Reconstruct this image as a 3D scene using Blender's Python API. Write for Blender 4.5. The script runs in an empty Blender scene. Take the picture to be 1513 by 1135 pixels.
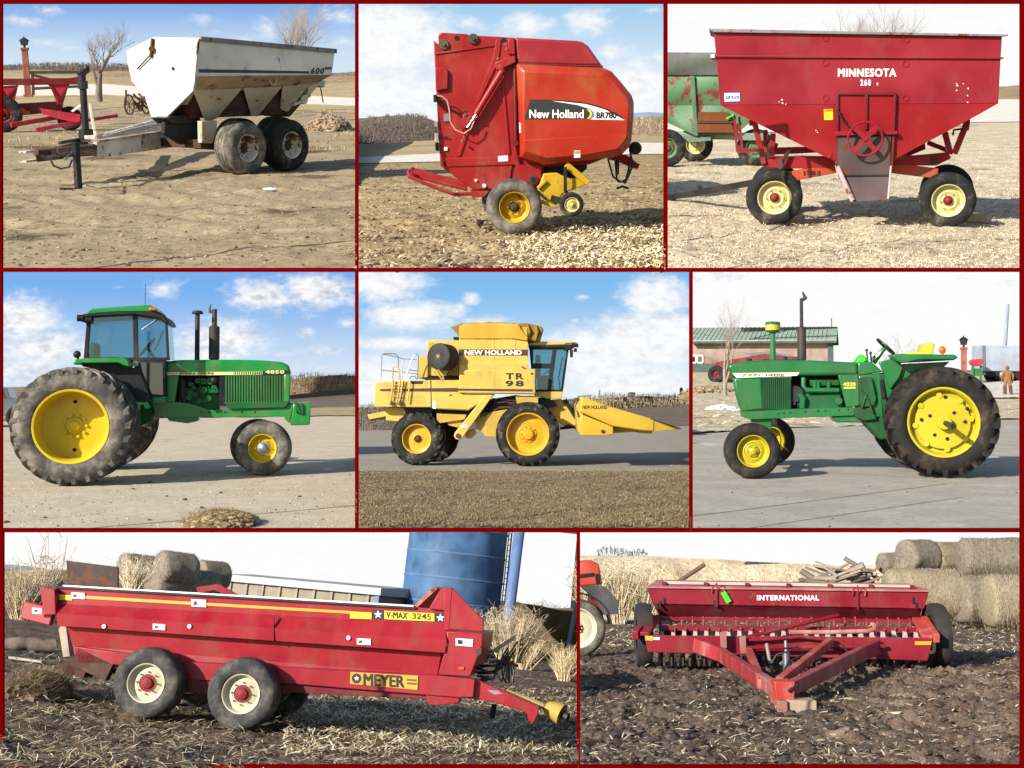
import bpy, math, random
from math import radians as RAD, sin, cos, tan, atan, atan2, pi, sqrt, hypot
from mathutils import Vector as V, Matrix as Mx, noise as NZ

C = bpy.context.scene.collection
PW, PH = 1513.0, 1135.0          # size of the photograph
F, CX, CY = 1900.0, 756.5, 480.0 # lens and optical centre of the camera
EXPO = 0.88
random.seed(7)

# ------------------------------------------------------------------ materials
def lin(h):
    if isinstance(h, str):
        h = h.lstrip('#'); c = [int(h[i:i+2], 16)/255 for i in (0, 2, 4)]
    else: c = h; return tuple(c)
    return tuple(x/12.92 if x <= .04045 else ((x+.055)/1.055)**2.4 for x in c)

class NT:
    def __init__(s, name):
        s.m = bpy.data.materials.new(name); s.m.use_nodes = True
        s.t = s.m.node_tree; s.t.nodes.clear()
        s.out = s.t.nodes.new('ShaderNodeOutputMaterial')
    def n(s, typ, **kw):
        o = s.t.nodes.new('ShaderNode'+typ)
        for k, v in kw.items():
            if k[0] == 'i' and k[1:].isdigit(): s.set(o.inputs[int(k[1:])], v)
            elif hasattr(o, k): setattr(o, k, v)
            else: s.set(o.inputs[k.replace('_', ' ')], v)
        return o
    def set(s, inp, v):
        if isinstance(v, bpy.types.NodeSocket): s.t.links.new(v, inp)
        elif isinstance(v, bpy.types.Node): s.t.links.new(v.outputs[0], inp)
        else:
            if hasattr(inp, 'default_value'):
                dv = inp.default_value
                if hasattr(dv, '__len__') and len(dv) == 4 and hasattr(v, '__len__') and len(v) == 3: v = (*v, 1)
                inp.default_value = v
    def coord(s, scale=(1, 1, 1), loc=(0, 0, 0)):
        tc = s.n('TexCoord')
        mp = s.n('Mapping'); mp.inputs['Scale'].default_value = scale; mp.inputs['Location'].default_value = loc
        s.set(mp.inputs[0], tc.outputs['Object']); return mp.outputs[0]
    def noise(s, co, scale, detail=4, rough=.55, dist=0):
        o = s.n('TexNoise'); s.set(o.inputs['Vector'], co)
        o.inputs['Scale'].default_value = scale; o.inputs['Detail'].default_value = detail
        o.inputs['Roughness'].default_value = rough; o.inputs['Distortion'].default_value = dist
        return o.outputs['Fac']
    def ramp(s, fac, a, b, smooth=True):
        o = s.n('MapRange'); o.interpolation_type = 'SMOOTHSTEP' if smooth else 'LINEAR'
        s.set(o.inputs[0], fac); o.inputs[1].default_value = a; o.inputs[2].default_value = b
        return o.outputs[0]
    def mix(s, fac, a, b, mode='MIX'):
        o = s.n('Mix'); o.data_type = 'RGBA'; o.blend_type = mode
        s.set(o.inputs[0], fac); s.set(o.inputs[6], a); s.set(o.inputs[7], b); return o.outputs[2]
    def math(s, op, a, b=0.0):
        o = s.n('Math'); o.operation = op; s.set(o.inputs[0], a); s.set(o.inputs[1], b); return o.outputs[0]
    def bump(s, h, strength=.3, dist=.02):
        o = s.n('Bump'); o.inputs['Strength'].default_value = strength; o.inputs['Distance'].default_value = dist
        s.set(o.inputs['Height'], h); return o.outputs[0]
    def bsdf(s, col, rough=.5, metal=0, normal=None, spec=None, coat=0):
        b = s.n('BsdfPrincipled'); s.set(b.inputs['Base Color'], col); s.set(b.inputs['Roughness'], rough)
        b.inputs['Metallic'].default_value = metal
        if spec is not None: b.inputs['Specular IOR Level'].default_value = spec
        if coat: b.inputs['Coat Weight'].default_value = coat; b.inputs['Coat Roughness'].default_value = .15
        if normal is not None: s.set(b.inputs['Normal'], normal)
        s.set(s.out.inputs[0], b); return b

def paint(name, col, rough=.42, dirt='#6b5a45', dirtamt=.25, rust=0.0, rustcol='#5a2f1c', var=.12, fade=None, metal=0, bump=.06, dscale=2.2, coat=0, spec=.22):
    """a weathered painted or bare surface: tone varies, dust and rust lie in patches of their own"""
    t = NT(name); co = t.coord(); c = lin(col)
    big = t.noise(co, 1.3, 3); fine = t.noise(co, 38, 3)
    c2 = tuple(min(1, x*(1+var)+.01) for x in c); c1 = tuple(x*(1-var) for x in c)
    col_ = t.mix(t.ramp(big, .3, .7), c1, c2)
    if fade: col_ = t.mix(t.ramp(t.noise(co, .9, 4), .42, .68), col_, lin(fade))
    if dirtamt:
        d = t.ramp(t.noise(t.coord((1, 1, .45), (3.1, 1.7, 5)), dscale, 7, .68), .5-dirtamt*.12, .86)
        d = t.math('MULTIPLY', d, min(1, dirtamt*2.2)); col_ = t.mix(d, col_, lin(dirt))
    rr = t.ramp(fine, .25, .75, False); rough_ = t.math('ADD', t.math('MULTIPLY', rr, .16), rough-.08)
    if rust:
        r = t.ramp(t.noise(t.coord((1, 1, .8), (7, 2, 1)), 4.5, 8, .7), .62-rust*.3, .70-rust*.3)
        col_ = t.mix(r, col_, t.mix(fine, lin(rustcol), tuple(x*1.7 for x in lin(rustcol))))
        rough_ = t.math('MAXIMUM', rough_, t.math('MULTIPLY', r, .85))
    nb = t.bump(t.noise(co, 5, 5, .6), bump, .03)
    t.bsdf(col_, rough_, metal, nb, spec, coat); return t.m

def plain(name, col, rough=.5, metal=0, spec=None):
    t = NT(name); t.bsdf(lin(col), rough, metal, None, spec); return t.m

def rubber(name, col='#24241f', dust='#8a7d68', amt=.5):
    t = NT(name); co = t.coord(); f = t.noise(co, 3.2, 7, .7); g = t.noise(co, 55, 3)
    col_ = t.mix(t.ramp(f, .62-amt*.35, .85), lin(col), lin(dust))
    col_ = t.mix(t.math('MULTIPLY', g, .25), col_, tuple(x*.5 for x in lin(col)))
    t.bsdf(col_, .8, 0, t.bump(g, .25, .01), .25); return t.m

def earth(name, cols, s=1.0, bump=.5, bdist=.04, patch=None, stripes=None, rough=.95, pscale=.35, fine=26):
    """soil, gravel, turf: three tones mixed by noise at three sizes; patch = (colour, low, high); stripes = direction of tracks"""
    t = NT(name); co = t.coord(); c = [lin(x) for x in cols]
    a = t.noise(co, .8*s, 5, .6); b = t.noise(co, 6*s, 6, .68); d = t.noise(co, fine*s, 5, .7)
    k = t.mix(t.ramp(a, .36, .64), c[0], c[1]); k = t.mix(t.ramp(b, .45, .72), k, c[2])
    k = t.mix(t.ramp(d, .5, .8), k, tuple(min(1, x*1.5+.02) for x in c[1]))
    k = t.mix(t.ramp(d, .5, .22), k, tuple(x*.55 for x in c[0]))
    if patch:
        for (pc, lo, hi, sc) in patch:
            k = t.mix(t.ramp(t.noise(t.coord((1, 1, 1), (sc*7, 3, 0)), sc*s, 5, .6), lo, hi), k, lin(pc))
    if stripes:
        sc = t.coord(stripes); w = t.noise(sc, 1.0, 4, .5); k = t.mix(t.math('MULTIPLY', t.ramp(w, .4, .65), .6), k, tuple(x*.6 for x in c[0]))
    hgt = t.math('ADD', t.math('MULTIPLY', b, .6), t.math('MULTIPLY', d, .5))
    t.bsdf(k, rough, 0, t.bump(hgt, bump, bdist), .15); return t.m

def glass(name, tint='#cfe4e4', refl=.16, clear=.9):
    t = NT(name); tr = t.n('BsdfTransparent'); t.set(tr.inputs[0], tuple(x*clear for x in lin(tint)))
    gl = t.n('BsdfGlossy'); gl.inputs['Roughness'].default_value = .03
    fr = t.n('LayerWeight'); fr.inputs[0].default_value = .25
    k = t.math('ADD', t.math('MULTIPLY', fr.outputs['Facing'], .35), refl)
    ms = t.n('MixShader'); t.set(ms.inputs[0], k); t.set(ms.inputs[1], tr.outputs[0]); t.set(ms.inputs[2], gl.outputs[0])
    t.set(t.out.inputs[0], ms.outputs[0]); return t.m

# ------------------------------------------------------------------ mesh builder
class MB:
    def __init__(s): s.v = []; s.f = []; s.mi = []; s.k = 0
    def mat(s, k): s.k = k; return s
    def add(s, vs, fs):
        b = len(s.v); s.v += [tuple(p) for p in vs]
        for f in fs: s.f.append(tuple(b+i for i in f)); s.mi.append(s.k)
        return s
    def box(s, x0, x1, y0, y1, z0, z1):
        return s.add([(x0,y0,z0),(x1,y0,z0),(x1,y1,z0),(x0,y1,z0),(x0,y0,z1),(x1,y0,z1),(x1,y1,z1),(x0,y1,z1)],
                     [(0,3,2,1),(4,5,6,7),(0,1,5,4),(1,2,6,5),(2,3,7,6),(3,0,4,7)])
    def loft(s, rings, cap=True, close=False):
        n = len(rings[0]); vs = [p for r in rings for p in r]; fs = []
        m = len(rings)
        for i in range(m if close else m-1):
            a, b = i*n, ((i+1) % m)*n
            for j in range(n): fs.append((a+j, a+(j+1) % n, b+(j+1) % n, b+j))
        if cap and not close: fs.append(tuple(range(n-1, -1, -1))); fs.append(tuple((m-1)*n+j for j in range(n)))
        return s.add(vs, fs)
    def prism(s, poly, d0, d1, axis='y', inset=None):
        """polygon in the other two axes, run from d0 to d1 along the axis; inset = offset (du, dv) of the far end"""
        du, dv = inset or (0, 0)
        f = {'y': lambda a, b, d: (a, d, b), 'x': lambda a, b, d: (d, a, b), 'z': lambda a, b, d: (a, b, d)}[axis]
        return s.loft([[f(a, b, d0) for a, b in poly], [f(a+du, b+dv, d1) for a, b in poly]])
    def bar(s, p, q, w, h=None, up=(0, 0, 1), w2=None, h2=None):
        p, q = V(p), V(q); h = h or w; w2 = w2 or w; h2 = h2 or h; d = (q-p).normalized(); u = V(up)
        if abs(d.dot(u)) > .98: u = V((1, 0, 0))
        sd = d.cross(u).normalized(); u = sd.cross(d)
        r = lambda c, w, h: [c+sd*w/2*a+u*h/2*b for a, b in ((-1,-1),(1,-1),(1,1),(-1,1))]
        return s.loft([r(p, w, h), r(q, w2, h2)])
    def tube(s, pts, r, n=8, cap=True, close=False):
        pts = [V(p) for p in pts]; m = len(pts); rings = []; ref = None
        for i, p in enumerate(pts):
            a = pts[(i-1) % m] if (i or close) else p; b = pts[(i+1) % m] if (i < m-1 or close) else p
            d = (b-a).normalized()
            if ref is None: ref = d.orthogonal().normalized()
            ref = (ref-d*ref.dot(d)); ref = ref.normalized() if ref.length > 1e-6 else d.orthogonal().normalized()
            k = d.cross(ref); rr = r[i] if hasattr(r, '__len__') else r
            rings.append([p+(ref*cos(2*pi*j/n)+k*sin(2*pi*j/n))*rr for j in range(n)])
        return s.loft(rings, cap, close)
    def lathe(s, prof, c=(0, 0, 0), axis=(0, 1, 0), n=32, closed=False, cap=False):
        """profile of (radius, distance along axis) about the axis through c"""
        ax = V(axis).normalized(); a = ax.orthogonal().normalized()
        if abs(ax.y) > .99: a = V((1, 0, 0))
        b = ax.cross(a); c = V(c); m = len(prof)
        vs = [c+ax*t+(a*cos(2*pi*j/n)+b*sin(2*pi*j/n))*r for r, t in prof for j in range(n)]
        fs = []
        for i in range(m if closed else m-1):
            for j in range(n):
                p, q = i*n, ((i+1) % m)*n; fs.append((p+j, q+j, q+(j+1) % n, p+(j+1) % n))
        if cap: fs.append(tuple(range(n))); fs.append(tuple((m-1)*n+j for j in range(n-1, -1, -1)))
        return s.add(vs, fs)
    def cyl(s, p, q, r, n=20, r2=None):
        return s.tube([p, q], [r, r2 if r2 is not None else r], n)
    def ball(s, c, r, n=12, sx=1, sy=1, sz=1):
        c = V(c); m = n//2; vs = []; fs = []
        for i in range(m+1):
            for j in range(n):
                a, b = pi*i/m, 2*pi*j/n; vs.append(c+V((sin(a)*cos(b)*sx, sin(a)*sin(b)*sy, cos(a)*sz))*r)
        for i in range(m):
            for j in range(n): fs.append((i*n+j, (i+1)*n+j, (i+1)*n+(j+1) % n, i*n+(j+1) % n))
        return s.add(vs, fs)
    def build(s, name, mats, parent=None, smooth=30, bevel=0, mw=None, seg=2):
        me = bpy.data.meshes.new(name); me.from_pydata(s.v, [], s.f)
        for m in (mats if isinstance(mats, (list, tuple)) else [mats]): me.materials.append(m)
        if any(s.mi): me.polygons.foreach_set('material_index', s.mi)
        me.validate(); me.update()
        if smooth: me.shade_smooth(); me.set_sharp_from_angle(angle=RAD(smooth))
        o = bpy.data.objects.new(name, me); C.objects.link(o)
        if parent is not None: o.parent = parent
        if mw is not None: o.matrix_world = mw
        if bevel:
            b = o.modifiers.new('edge', 'BEVEL'); b.width = bevel; b.segments = seg; b.limit_method = 'ANGLE'; b.angle_limit = RAD(35)
        return o

def tag(o, label, cat, group=None, kind=None):
    if label: o['label'] = label
    if cat: o['category'] = cat
    if group: o['group'] = group
    if kind: o['kind'] = kind
    return o

def interp(pts, x):
    if x <= pts[0][0]: return pts[0][1]
    for (a, b), (c, d) in zip(pts, pts[1:]):
        if x <= c: return b+(d-b)*(x-a)/(c-a)
    return pts[-1][1]

# ------------------------------------------------------------------ one display plot (set) of the exhibition
class Set:
    """A plot of ground with its own slope: local x right, y away, z up, seen from eye height h."""
    def __init__(s, ox, oy, sc, x0, x1, y0, y1, hor, h, near, roll=0):
        s.ox, s.oy, s.sc, s.x0, s.x1, s.y0, s.y1, s.h, s.near = ox, oy, sc, x0, x1, y0, y1, h, near
        t = atan((CY-hor)/F); xc = (x0+x1)/2; a = atan((xc-CX)/F*cos(t))
        s.R = Mx.Rotation(t, 3, 'X') @ Mx.Rotation(-a, 3, 'Z') @ Mx.Rotation(RAD(roll), 3, 'Y')
        s.s = 1.0; p = s.R @ (s.pgp(xc, y1)-V((0, 0, h)))
        s.s = near/p.y
        s.M = Mx.Translation(s.R @ V((0, 0, -h))*s.s) @ s.R.to_4x4() @ Mx.Scale(s.s, 4)
    def pray(s, X, Y): return s.R.transposed() @ V(((X-CX)/F, 1, (CY-Y)/F))
    def ray(s, x, y): return s.pray(s.ox+x/s.sc, s.oy+y/s.sc)
    def pgp(s, X, Y):
        d = s.pray(X, Y); return V((0, 0, s.h))+d*(s.h/max(1e-6, -d.z))
    def gp(s, x, y): return s.pgp(s.ox+x/s.sc, s.oy+y/s.sc)
    def at(s, x, y, dep):
        d = s.ray(x, y); return V((0, 0, s.h))+d*(dep/d.y)
    def k(s, dep): return F/dep*s.sc      # picture units per metre at that distance

class Thing:
    def __init__(s, st, name, label, cat, loc=(0, 0, 0), rot=0, group=None, tilt=None):
        s.st = st; s.L = Mx.Translation(V(loc)) @ Mx.Rotation(RAD(rot), 4, 'Z')
        if tilt: s.L = s.L @ tilt
        s.e = bpy.data.objects.new(name, None); s.e.empty_display_size = .2; C.objects.link(s.e)
        s.e.matrix_world = st.M @ s.L; tag(s.e, label, cat, group)
        s.Li = s.L.inverted()
    def p(s, sx, sy, **kw):
        """the point of this thing seen at (x, y) of its plot's survey, on the plane x=, y= or z= of the thing"""
        o = s.Li @ V((0, 0, s.st.h)); d = s.Li.to_3x3() @ s.st.ray(sx, sy)
        (ax, c), = kw.items(); i = 'xyz'.index(ax)
        return o+d*((c-o[i])/d[i])
    def xz(s, pts, y): return [(q.x, q.z) for q in (s.p(a, b, y=y) for a, b in pts)]
    def yz(s, pts, x): return [(q.y, q.z) for q in (s.p(a, b, x=x) for a, b in pts)]
    def slab(s, name, pts, y0, y1, mats, bevel=.012, parent=None, smooth=30):
        return MB().prism(s.xz(pts, y0), y0, y1).build(name, mats, parent or s.e, smooth, bevel)
    def text(s, txt, x0, y0, x1, y1, y, mats, name='lettering', bold=.02, depth=.004, parent=None, shear=0, font_space=1.0):
        """raised lettering between two corners on the plane y of the thing, facing -y"""
        a, b, c = s.p(x0, y1, y=y), s.p(x1, y1, y=y), s.p(x0, y0, y=y)
        return letter(txt, a, b-a, c-a, V((0, -1, 0)), mats, name, bold, depth, parent or s.e, shear, font_space)

def trim(roots, X, keep, Y=None):
    """cut set pieces flush with the side of their plot, where its boundary runs; keep = +1 right part, -1 left part"""
    import bmesh
    bpy.context.view_layer.update()
    n = V((1, -(X-CX)/F, 0)) if Y is None else V((0, -(CY-Y)/F, 1)); todo = list(roots)
    while todo:
        o = todo.pop(); todo += list(o.children)
        if o.type != 'MESH': continue
        mi = o.matrix_world.inverted(); co = mi @ V((0, 0, 0)); no = (o.matrix_world.to_3x3().transposed() @ n).normalized()
        bm = bmesh.new(); bm.from_mesh(o.data)
        r = bmesh.ops.bisect_plane(bm, geom=bm.verts[:]+bm.edges[:]+bm.faces[:], plane_co=co, plane_no=no, clear_inner=keep > 0, clear_outer=keep < 0)
        ed = [e for e in r['geom_cut'] if isinstance(e, bmesh.types.BMEdge)]
        if ed:
            try: bmesh.ops.holes_fill(bm, edges=ed, sides=0)
            except Exception: pass
        if len(bm.faces) == 0: bm.free(); bpy.data.objects.remove(o); continue
        bm.to_mesh(o.data); bm.free()

def letter(txt, org, ux, uy, nrm, mats, name, bold, depth, parent, shear=0, space=1.0):
    cu = bpy.data.curves.new('t', 'FONT'); cu.body = txt; fake = bold if 'M' in txt else 0; cu.offset = 0 if fake else bold; cu.resolution_u = 3; cu.shear = shear; cu.space_character = space
    ob = bpy.data.objects.new('t', cu); me = bpy.data.meshes.new_from_object(ob)
    xs = [v.co.x for v in me.vertices]; ys = [v.co.y for v in me.vertices]
    x0, w, y0, h = min(xs), max(xs)-min(xs), min(ys), max(ys)-min(ys)
    ux, uy, nrm, org = V(ux), V(uy), V(nrm).normalized(), V(org)
    vs = [tuple(org+ux*((v.co.x-x0)/w)+uy*((v.co.y-y0)/h)) for v in me.vertices]
    fs = [tuple(p.vertices) for p in me.polygons]
    bpy.data.objects.remove(ob); bpy.data.meshes.remove(me); bpy.data.curves.remove(cu)
    m = MB(); n = len(vs); m.add([V(v)+nrm*depth for v in vs], fs)
    if fake:      # heavier strokes for glyphs that do not take an outline offset
        sx, sy = ux*(fake*.8/w), uy*(fake*.6/h)
        for q, (a, b) in enumerate(((1, 1), (-1, 1), (1, -1), (-1, -1))): m.add([V(v)+nrm*(depth+.0006*(q+1))+sx*a+sy*b for v in vs], fs)
    ed = {}
    for f in fs:
        for i in range(len(f)): e = (f[i], f[(i+1) % len(f)]); ed[e] = 1
    bd = [e for e in ed if (e[1], e[0]) not in ed]
    m.add([V(v)+nrm*depth for v in vs]+[V(v) for v in vs], [(a, b, n+b, n+a) for a, b in bd])
    return m.build(name, mats, parent, 0)

# ------------------------------------------------------------------ wheels
def tyre_mb(R, rr, w, lugs=0, lw=.06, lh=.035, n=56, ribs=0, bulge=1.0):
    """carcass about the y axis, y from 0 to w; ribs = grooves round the tread; lugs = chevron bars"""
    Rt = R-(lh if lugs else 0); hgt = Rt-rr
    side = [(rr, .12), (rr+hgt*.12, .03), (rr+hgt*.38, -.015*bulge), (rr+hgt*.62, -.01), (rr+hgt*.84, .05), (rr+hgt*.96, .13)]
    prof = [(r, t*w) for r, t in side]
    if ribs:
        for i in range(ribs):
            a, b = .17+.66*i/ribs, .17+.66*(i+.75)/ribs
            crown = lambda t: Rt-(t-.5)**2*hgt*.28
            prof += [(crown(a), a*w), (crown(b), b*w)]
            if i < ribs-1: prof += [(crown(b)-.012, (b+.02)*w), (crown(a+.66/ribs)-.012, (a+.66/ribs-.02)*w)]
    else: prof += [(Rt*.997, .26*w), (Rt, .4*w), (Rt, .6*w), (Rt*.997, .74*w)]
    prof += [(r, (1-t)*w) for r, t in reversed(side)]
    m = MB(); m.lathe(prof, n=n)
    for i in range(lugs):
        for sd in (0, 1):
            a0 = 2*pi*(i+.5*sd)/lugs; rings = []
            for j in range(5):
                u = j/4; t = (.015+.515*u)*w if not sd else (.985-.515*u)*w
                a = a0+(u*.85*2*pi/lugs*1.35)
                base = Rt-.03-(.14*hgt if j == 0 else .01*hgt if j == 1 else 0); top = R-(.11*hgt if j == 0 else .012 if j == 1 else .004)
                da = lw/R*(.5 if j else .62); dt = w*.02*(1 if not sd else -1)
                rings.append([(r*cos(a+q), t+dt*q0, r*sin(a+q)) for r, q, q0 in ((base, -da*1.2, 0), (base, da*1.2, 0), (top, da*.75, 0), (top, -da*.75, 0))])
            m.loft(rings)
    return m

def rim_mb(rr, w, dish, hub, hubout=.0, bolts=8, boltr=None, holes=0, lip=.03):
    """steel wheel: lip, barrel, disc set back by dish from the near edge, hub with nuts"""
    m = MB(); d = dish
    m.lathe([(rr*1.0, .10*w), (rr*1.045, .055*w), (rr*1.03, .04*w), (rr*.985, .05*w), (rr*.955, .10*w), (rr*.93, max(.14*w, d*.5)), (rr*.90, d), (rr*.80, d+.015), (rr*.55, d-.015), (hub*1.9, d), (hub*1.55, d-.012), (hub*1.5, d-.03)], n=48)
    m.lathe([(rr*.955, w*.9), (rr*1.04, w*.94), (rr*.99, w*.95), (rr*.90, d+.02)], n=32)
    m.mat(1).lathe([(hub*1.52, d-.02), (hub*1.05, d-.025), (hub, d-.03), (hub*.92, d-.06-hubout), (hub*.5, d-.075-hubout), (0.001, d-.078-hubout)], n=20)
    br = boltr or hub*1.28
    for i in range(bolts):
        a = 2*pi*i/bolts; c = V((br*cos(a), d-.02, br*sin(a)))
        m.mat(2).cyl(c, c+V((0, -.028, 0)), rr*.045, 6)
    for i in range(holes):
        a = 2*pi*(i+.5)/holes; c = V((rr*.68*cos(a), d-.004, rr*.68*sin(a)))
        m.mat(3).cyl(c, c+V((0, -.006, 0)), rr*.055, 10)
    return m

def wheel(th, x, z, y, R, rr, w, mt, mr, dish=.12, hub=.07, lugs=0, ribs=0, steer=0, far=False, bolts=8, boltr=None, holes=0, hubout=0, lw=.06, lh=.035, hubmat=None, boltmat=None, name='wheel', phase=0):
    rim = rim_mb(rr, w, dish, hub, hubout, bolts, boltr, holes).build(name, [mr, hubmat or mr, boltmat or mr, DARK], th.e if hasattr(th, 'e') else th, 40)
    ty = tyre_mb(R, rr, w, lugs, lw, lh, ribs=ribs).build('tyre', mt, rim, 38)
    rim.matrix_local = Mx.Translation((x, y, z)) @ Mx.Rotation(RAD(steer+(180 if far else 0)), 4, 'Z') @ Mx.Rotation(RAD(phase), 4, 'Y')
    return rim

DARK = plain('shadowed_black', '#0d0d0c', .9)
# ------------------------------------------------------------------ the eight plots, three terraces one above and behind the other
# last numbers: horizon in the survey, eye height, distance of the plot's front edge
S1 = Set(0, 0, 2.8377, 5, 525, 6, 396, 103, 1.9, 560)
S2 = Set(525, 0, 2.8369, 530, 980, 6, 396, 175, 1.8, 440)
S3 = Set(983, 0, 2.8377, 986, 1506, 6, 396, 130, 1.75, 360)
S4 = Set(0, 398, 2.8547, 5, 525, 402, 780, 563, 1.6, 70)
S5 = Set(526, 398, 2.9337, 530, 1018, 402, 780, 588, 1.9, 50)
S6 = Set(1018, 398, 2.9333, 1023, 1506, 402, 780, 547, 1.53, 44)
S7 = Set(0, 783, 1.7675, 7, 852, 786, 1129, 850, 2.6, 14, roll=6)
S8 = Set(850, 783, 2.282, 857, 1506, 786, 1129, 830, 1.7, 12)
for st, (pl, pr) in ((S1, (90, 2.5)), (S2, (2.5, 3)), (S3, (3, 90)), (S4, (90, 2.5)), (S5, (2.5, 2.5)), (S6, (2.5, 90)), (S7, (90, 2.5)), (S8, (2.5, 90))):
    st.xa, st.xb = (st.x0-pl-st.ox)*st.sc, (st.x1+pr-st.ox)*st.sc
    st.yb = (st.y1+2.5-st.oy)*st.sc; st.yt = (st.y0-16-st.oy)*st.sc

def hit(st, x, y, zf, d0=12.0):
    """where the line of sight meets rising ground of height zf(distance)"""
    d = d0
    while d < 400:
        p = st.at(x, y, d)
        if p.z <= zf(d): return p
        d *= 1.01
    return p
def struct(o): o['kind'] = 'structure'; return o

def fbm(x, y, sc, oct=3, seed=0):
    return NZ.fractal(V((x*sc+seed*13.7, y*sc-seed*5.1, seed*2.3)), 1.0, 2.0, oct)

def band(st, name, mat, top, bot, nx=90, ny=60, hf=None, x0=None, x1=None, z=0.0, ragged=0, lip=0):
    """a piece of ground between two lines surveyed across the plot"""
    xa, xb = st.xa if x0 is None else x0, st.xb if x1 is None else x1
    vs = []; fs = []
    for i in range(nx+1):
        x = xa+(xb-xa)*i/nx
        a = st.gp(x, interp(bot, x)); b = st.gp(x, interp(top, x))
        if ragged:
            r = fbm(a.x, a.y, .8, 4, 3)*ragged; a.y += r*a.y*.05; b.y += fbm(b.x, b.y, .8, 4, 9)*ragged*b.y*.05
        la, lb = math.log(a.y), math.log(b.y)
        for j in range(ny+1):
            t = j/ny; y = math.exp(la+(lb-la)*t); u = (y-a.y)/(b.y-a.y) if abs(b.y-a.y) > 1e-6 else 0
            px = a.x+(b.x-a.x)*u
            h = (hf(px, y) if hf else 0)*(min(1, j/6) if lip else 1)
            vs.append((px, y, z+h))
    m = ny+1
    for i in range(nx):
        for j in range(ny): fs.append((i*m+j, (i+1)*m+j, (i+1)*m+j+1, i*m+j+1))
    mb = MB().add(vs, fs)
    if lip:     # the cut front edge of the plot
        fr = [vs[i*m] for i in range(nx+1)]; n = len(fr)
        mb.add(fr+[(x, y+.01, z_-lip) for x, y, z_ in fr], [(i, n+i, n+i+1, i+1) for i in range(n-1)])
    return struct(mb.build(name, mat, None, 60, mw=st.M))

def hill(st, name, mat, base, d2, ridge, nx=110, ny=10, x0=None, x1=None, rough=0.0, drop=4, seed=0, d1=None):
    xa, xb = st.xa if x0 is None else x0, st.xb if x1 is None else x1
    vs = []; fs = []
    for i in range(nx+1):
        x = xa+(xb-xa)*i/nx
        r = st.at(x, interp(ridge, x), d2); 
        a = st.gp(x, interp(base, x)) if d1 is None else V((st.ray(x, 0).x/st.ray(x, 0).y*d1, d1, -.012*d1))
        for j in range(ny+1):
            t = j/ny; e = t*t*(3-2*t)*.5+t*.5
            p = V((a.x+(r.x-a.x)*t, a.y+(r.y-a.y)*t, a.z+(r.z-a.z)*e))
            p.z += rough*fbm(p.x, p.y, .12, 4, seed)*t
            vs.append(p)
        vs.append(V((r.x*1.06, r.y*1.06, r.z-drop)))
    m = ny+2
    for i in range(nx):
        for j in range(ny+1): fs.append((i*m+j, (i+1)*m+j, (i+1)*m+j+1, i*m+j+1))
    return struct(MB().add(vs, fs).build(name, mat, None, 60, mw=st.M))

def sky(st, dep, zen, hzn, cloud, clouds, cs=1.0, amp=.9, lo=.3, hi=.62, shade='#c9d2de', base=0.0, strength=1.0):
    """luminous sky behind a plot: clear blue paling to the horizon, cumulus where it stands in the survey"""
    xa, xb = st.xa, st.xb
    pts = [st.at(xa, st.yt, dep), st.at(xb, st.yt, dep)]; zt = pts[0].z
    zt *= 1.35 if st in (S1, S2, S3) else 3.2 if st is S7 else 1
    x0, x1 = pts[0].x, pts[1].x; z0 = -.6*st.h-dep*.02
    t = NT('sky_light'); tc = t.n('TexCoord'); co = tc.outputs['Object']
    sp = t.n('SeparateXYZ'); t.set(sp.inputs[0], co)
    g = t.ramp(sp.outputs[2], st.h, zt*.9); col = t.mix(g, lin(hzn), lin(zen))
    u = dep/(F*st.sc)
    nz = t.noise(t.coord((1, 1, 1.9)), .0105*cs/u, 9, .62, .25); nf = t.noise(t.coord((1, 1, 1.5), (40, 0, 9)), .03*cs/u, 6, .6)
    acc = None
    for (cx, cy, rx, ry, k) in clouds:
        c = st.at(cx, cy, dep); a = t.n('VectorMath'); a.operation = 'SUBTRACT'; t.set(a.inputs[0], co); a.inputs[1].default_value = (c.x, 0, c.z)
        b = t.n('VectorMath'); b.operation = 'MULTIPLY'; t.set(b.inputs[0], a.outputs[0]); b.inputs[1].default_value = (1/(rx*u), 0, 1/(ry*u))
        l = t.n('VectorMath'); l.operation = 'LENGTH'; t.set(l.inputs[0], b.outputs[0])
        r = t.n('MapRange'); t.set(r.inputs[0], l.outputs['Value']); r.inputs[1].default_value = 0; r.inputs[2].default_value = 1.5; r.inputs[3].default_value = k; r.inputs[4].default_value = 0
        acc = r.outputs[0] if acc is None else t.math('MAXIMUM', acc, r.outputs[0])
    dens = t.math('ADD', t.math('MULTIPLY', t.math('SUBTRACT', nz, .5), amp), base)
    dens = t.math('ADD', dens, t.math('MULTIPLY', t.math('SUBTRACT', nf, .5), amp*.35))
    if acc is not None: dens = t.math('ADD', dens, acc)
    f = t.ramp(dens, lo, hi)
    cc = t.mix(t.ramp(t.noise(t.coord((1, 1, 2), (5, 3, 1)), .016*cs/u, 6, .6), .38, .78), lin(cloud), lin(shade))
    col = t.mix(f, col, cc)
    em = t.n('Emission'); t.set(em.inputs[0], col); em.inputs[1].default_value = strength*2**-EXPO
    t.set(t.out.inputs[0], em.outputs[0])
    nx = 24; vs = []; fs = []
    for i in range(nx+1):
        x = x0+(x1-x0)*i/nx; vs += [(x, 0, z0), (x, 0, zt)]
    for i in range(nx): fs.append((2*i, 2*i+2, 2*i+3, 2*i+1))
    o = MB().add(vs, fs).build('sky', t.m, None, 0)
    # keep object axes = plot axes (clouds are laid out in them)
    o.matrix_world = st.M @ Mx.Translation((0, dep, 0))
    return struct(o)

def rnd(a, b): return random.uniform(a, b)

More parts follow.
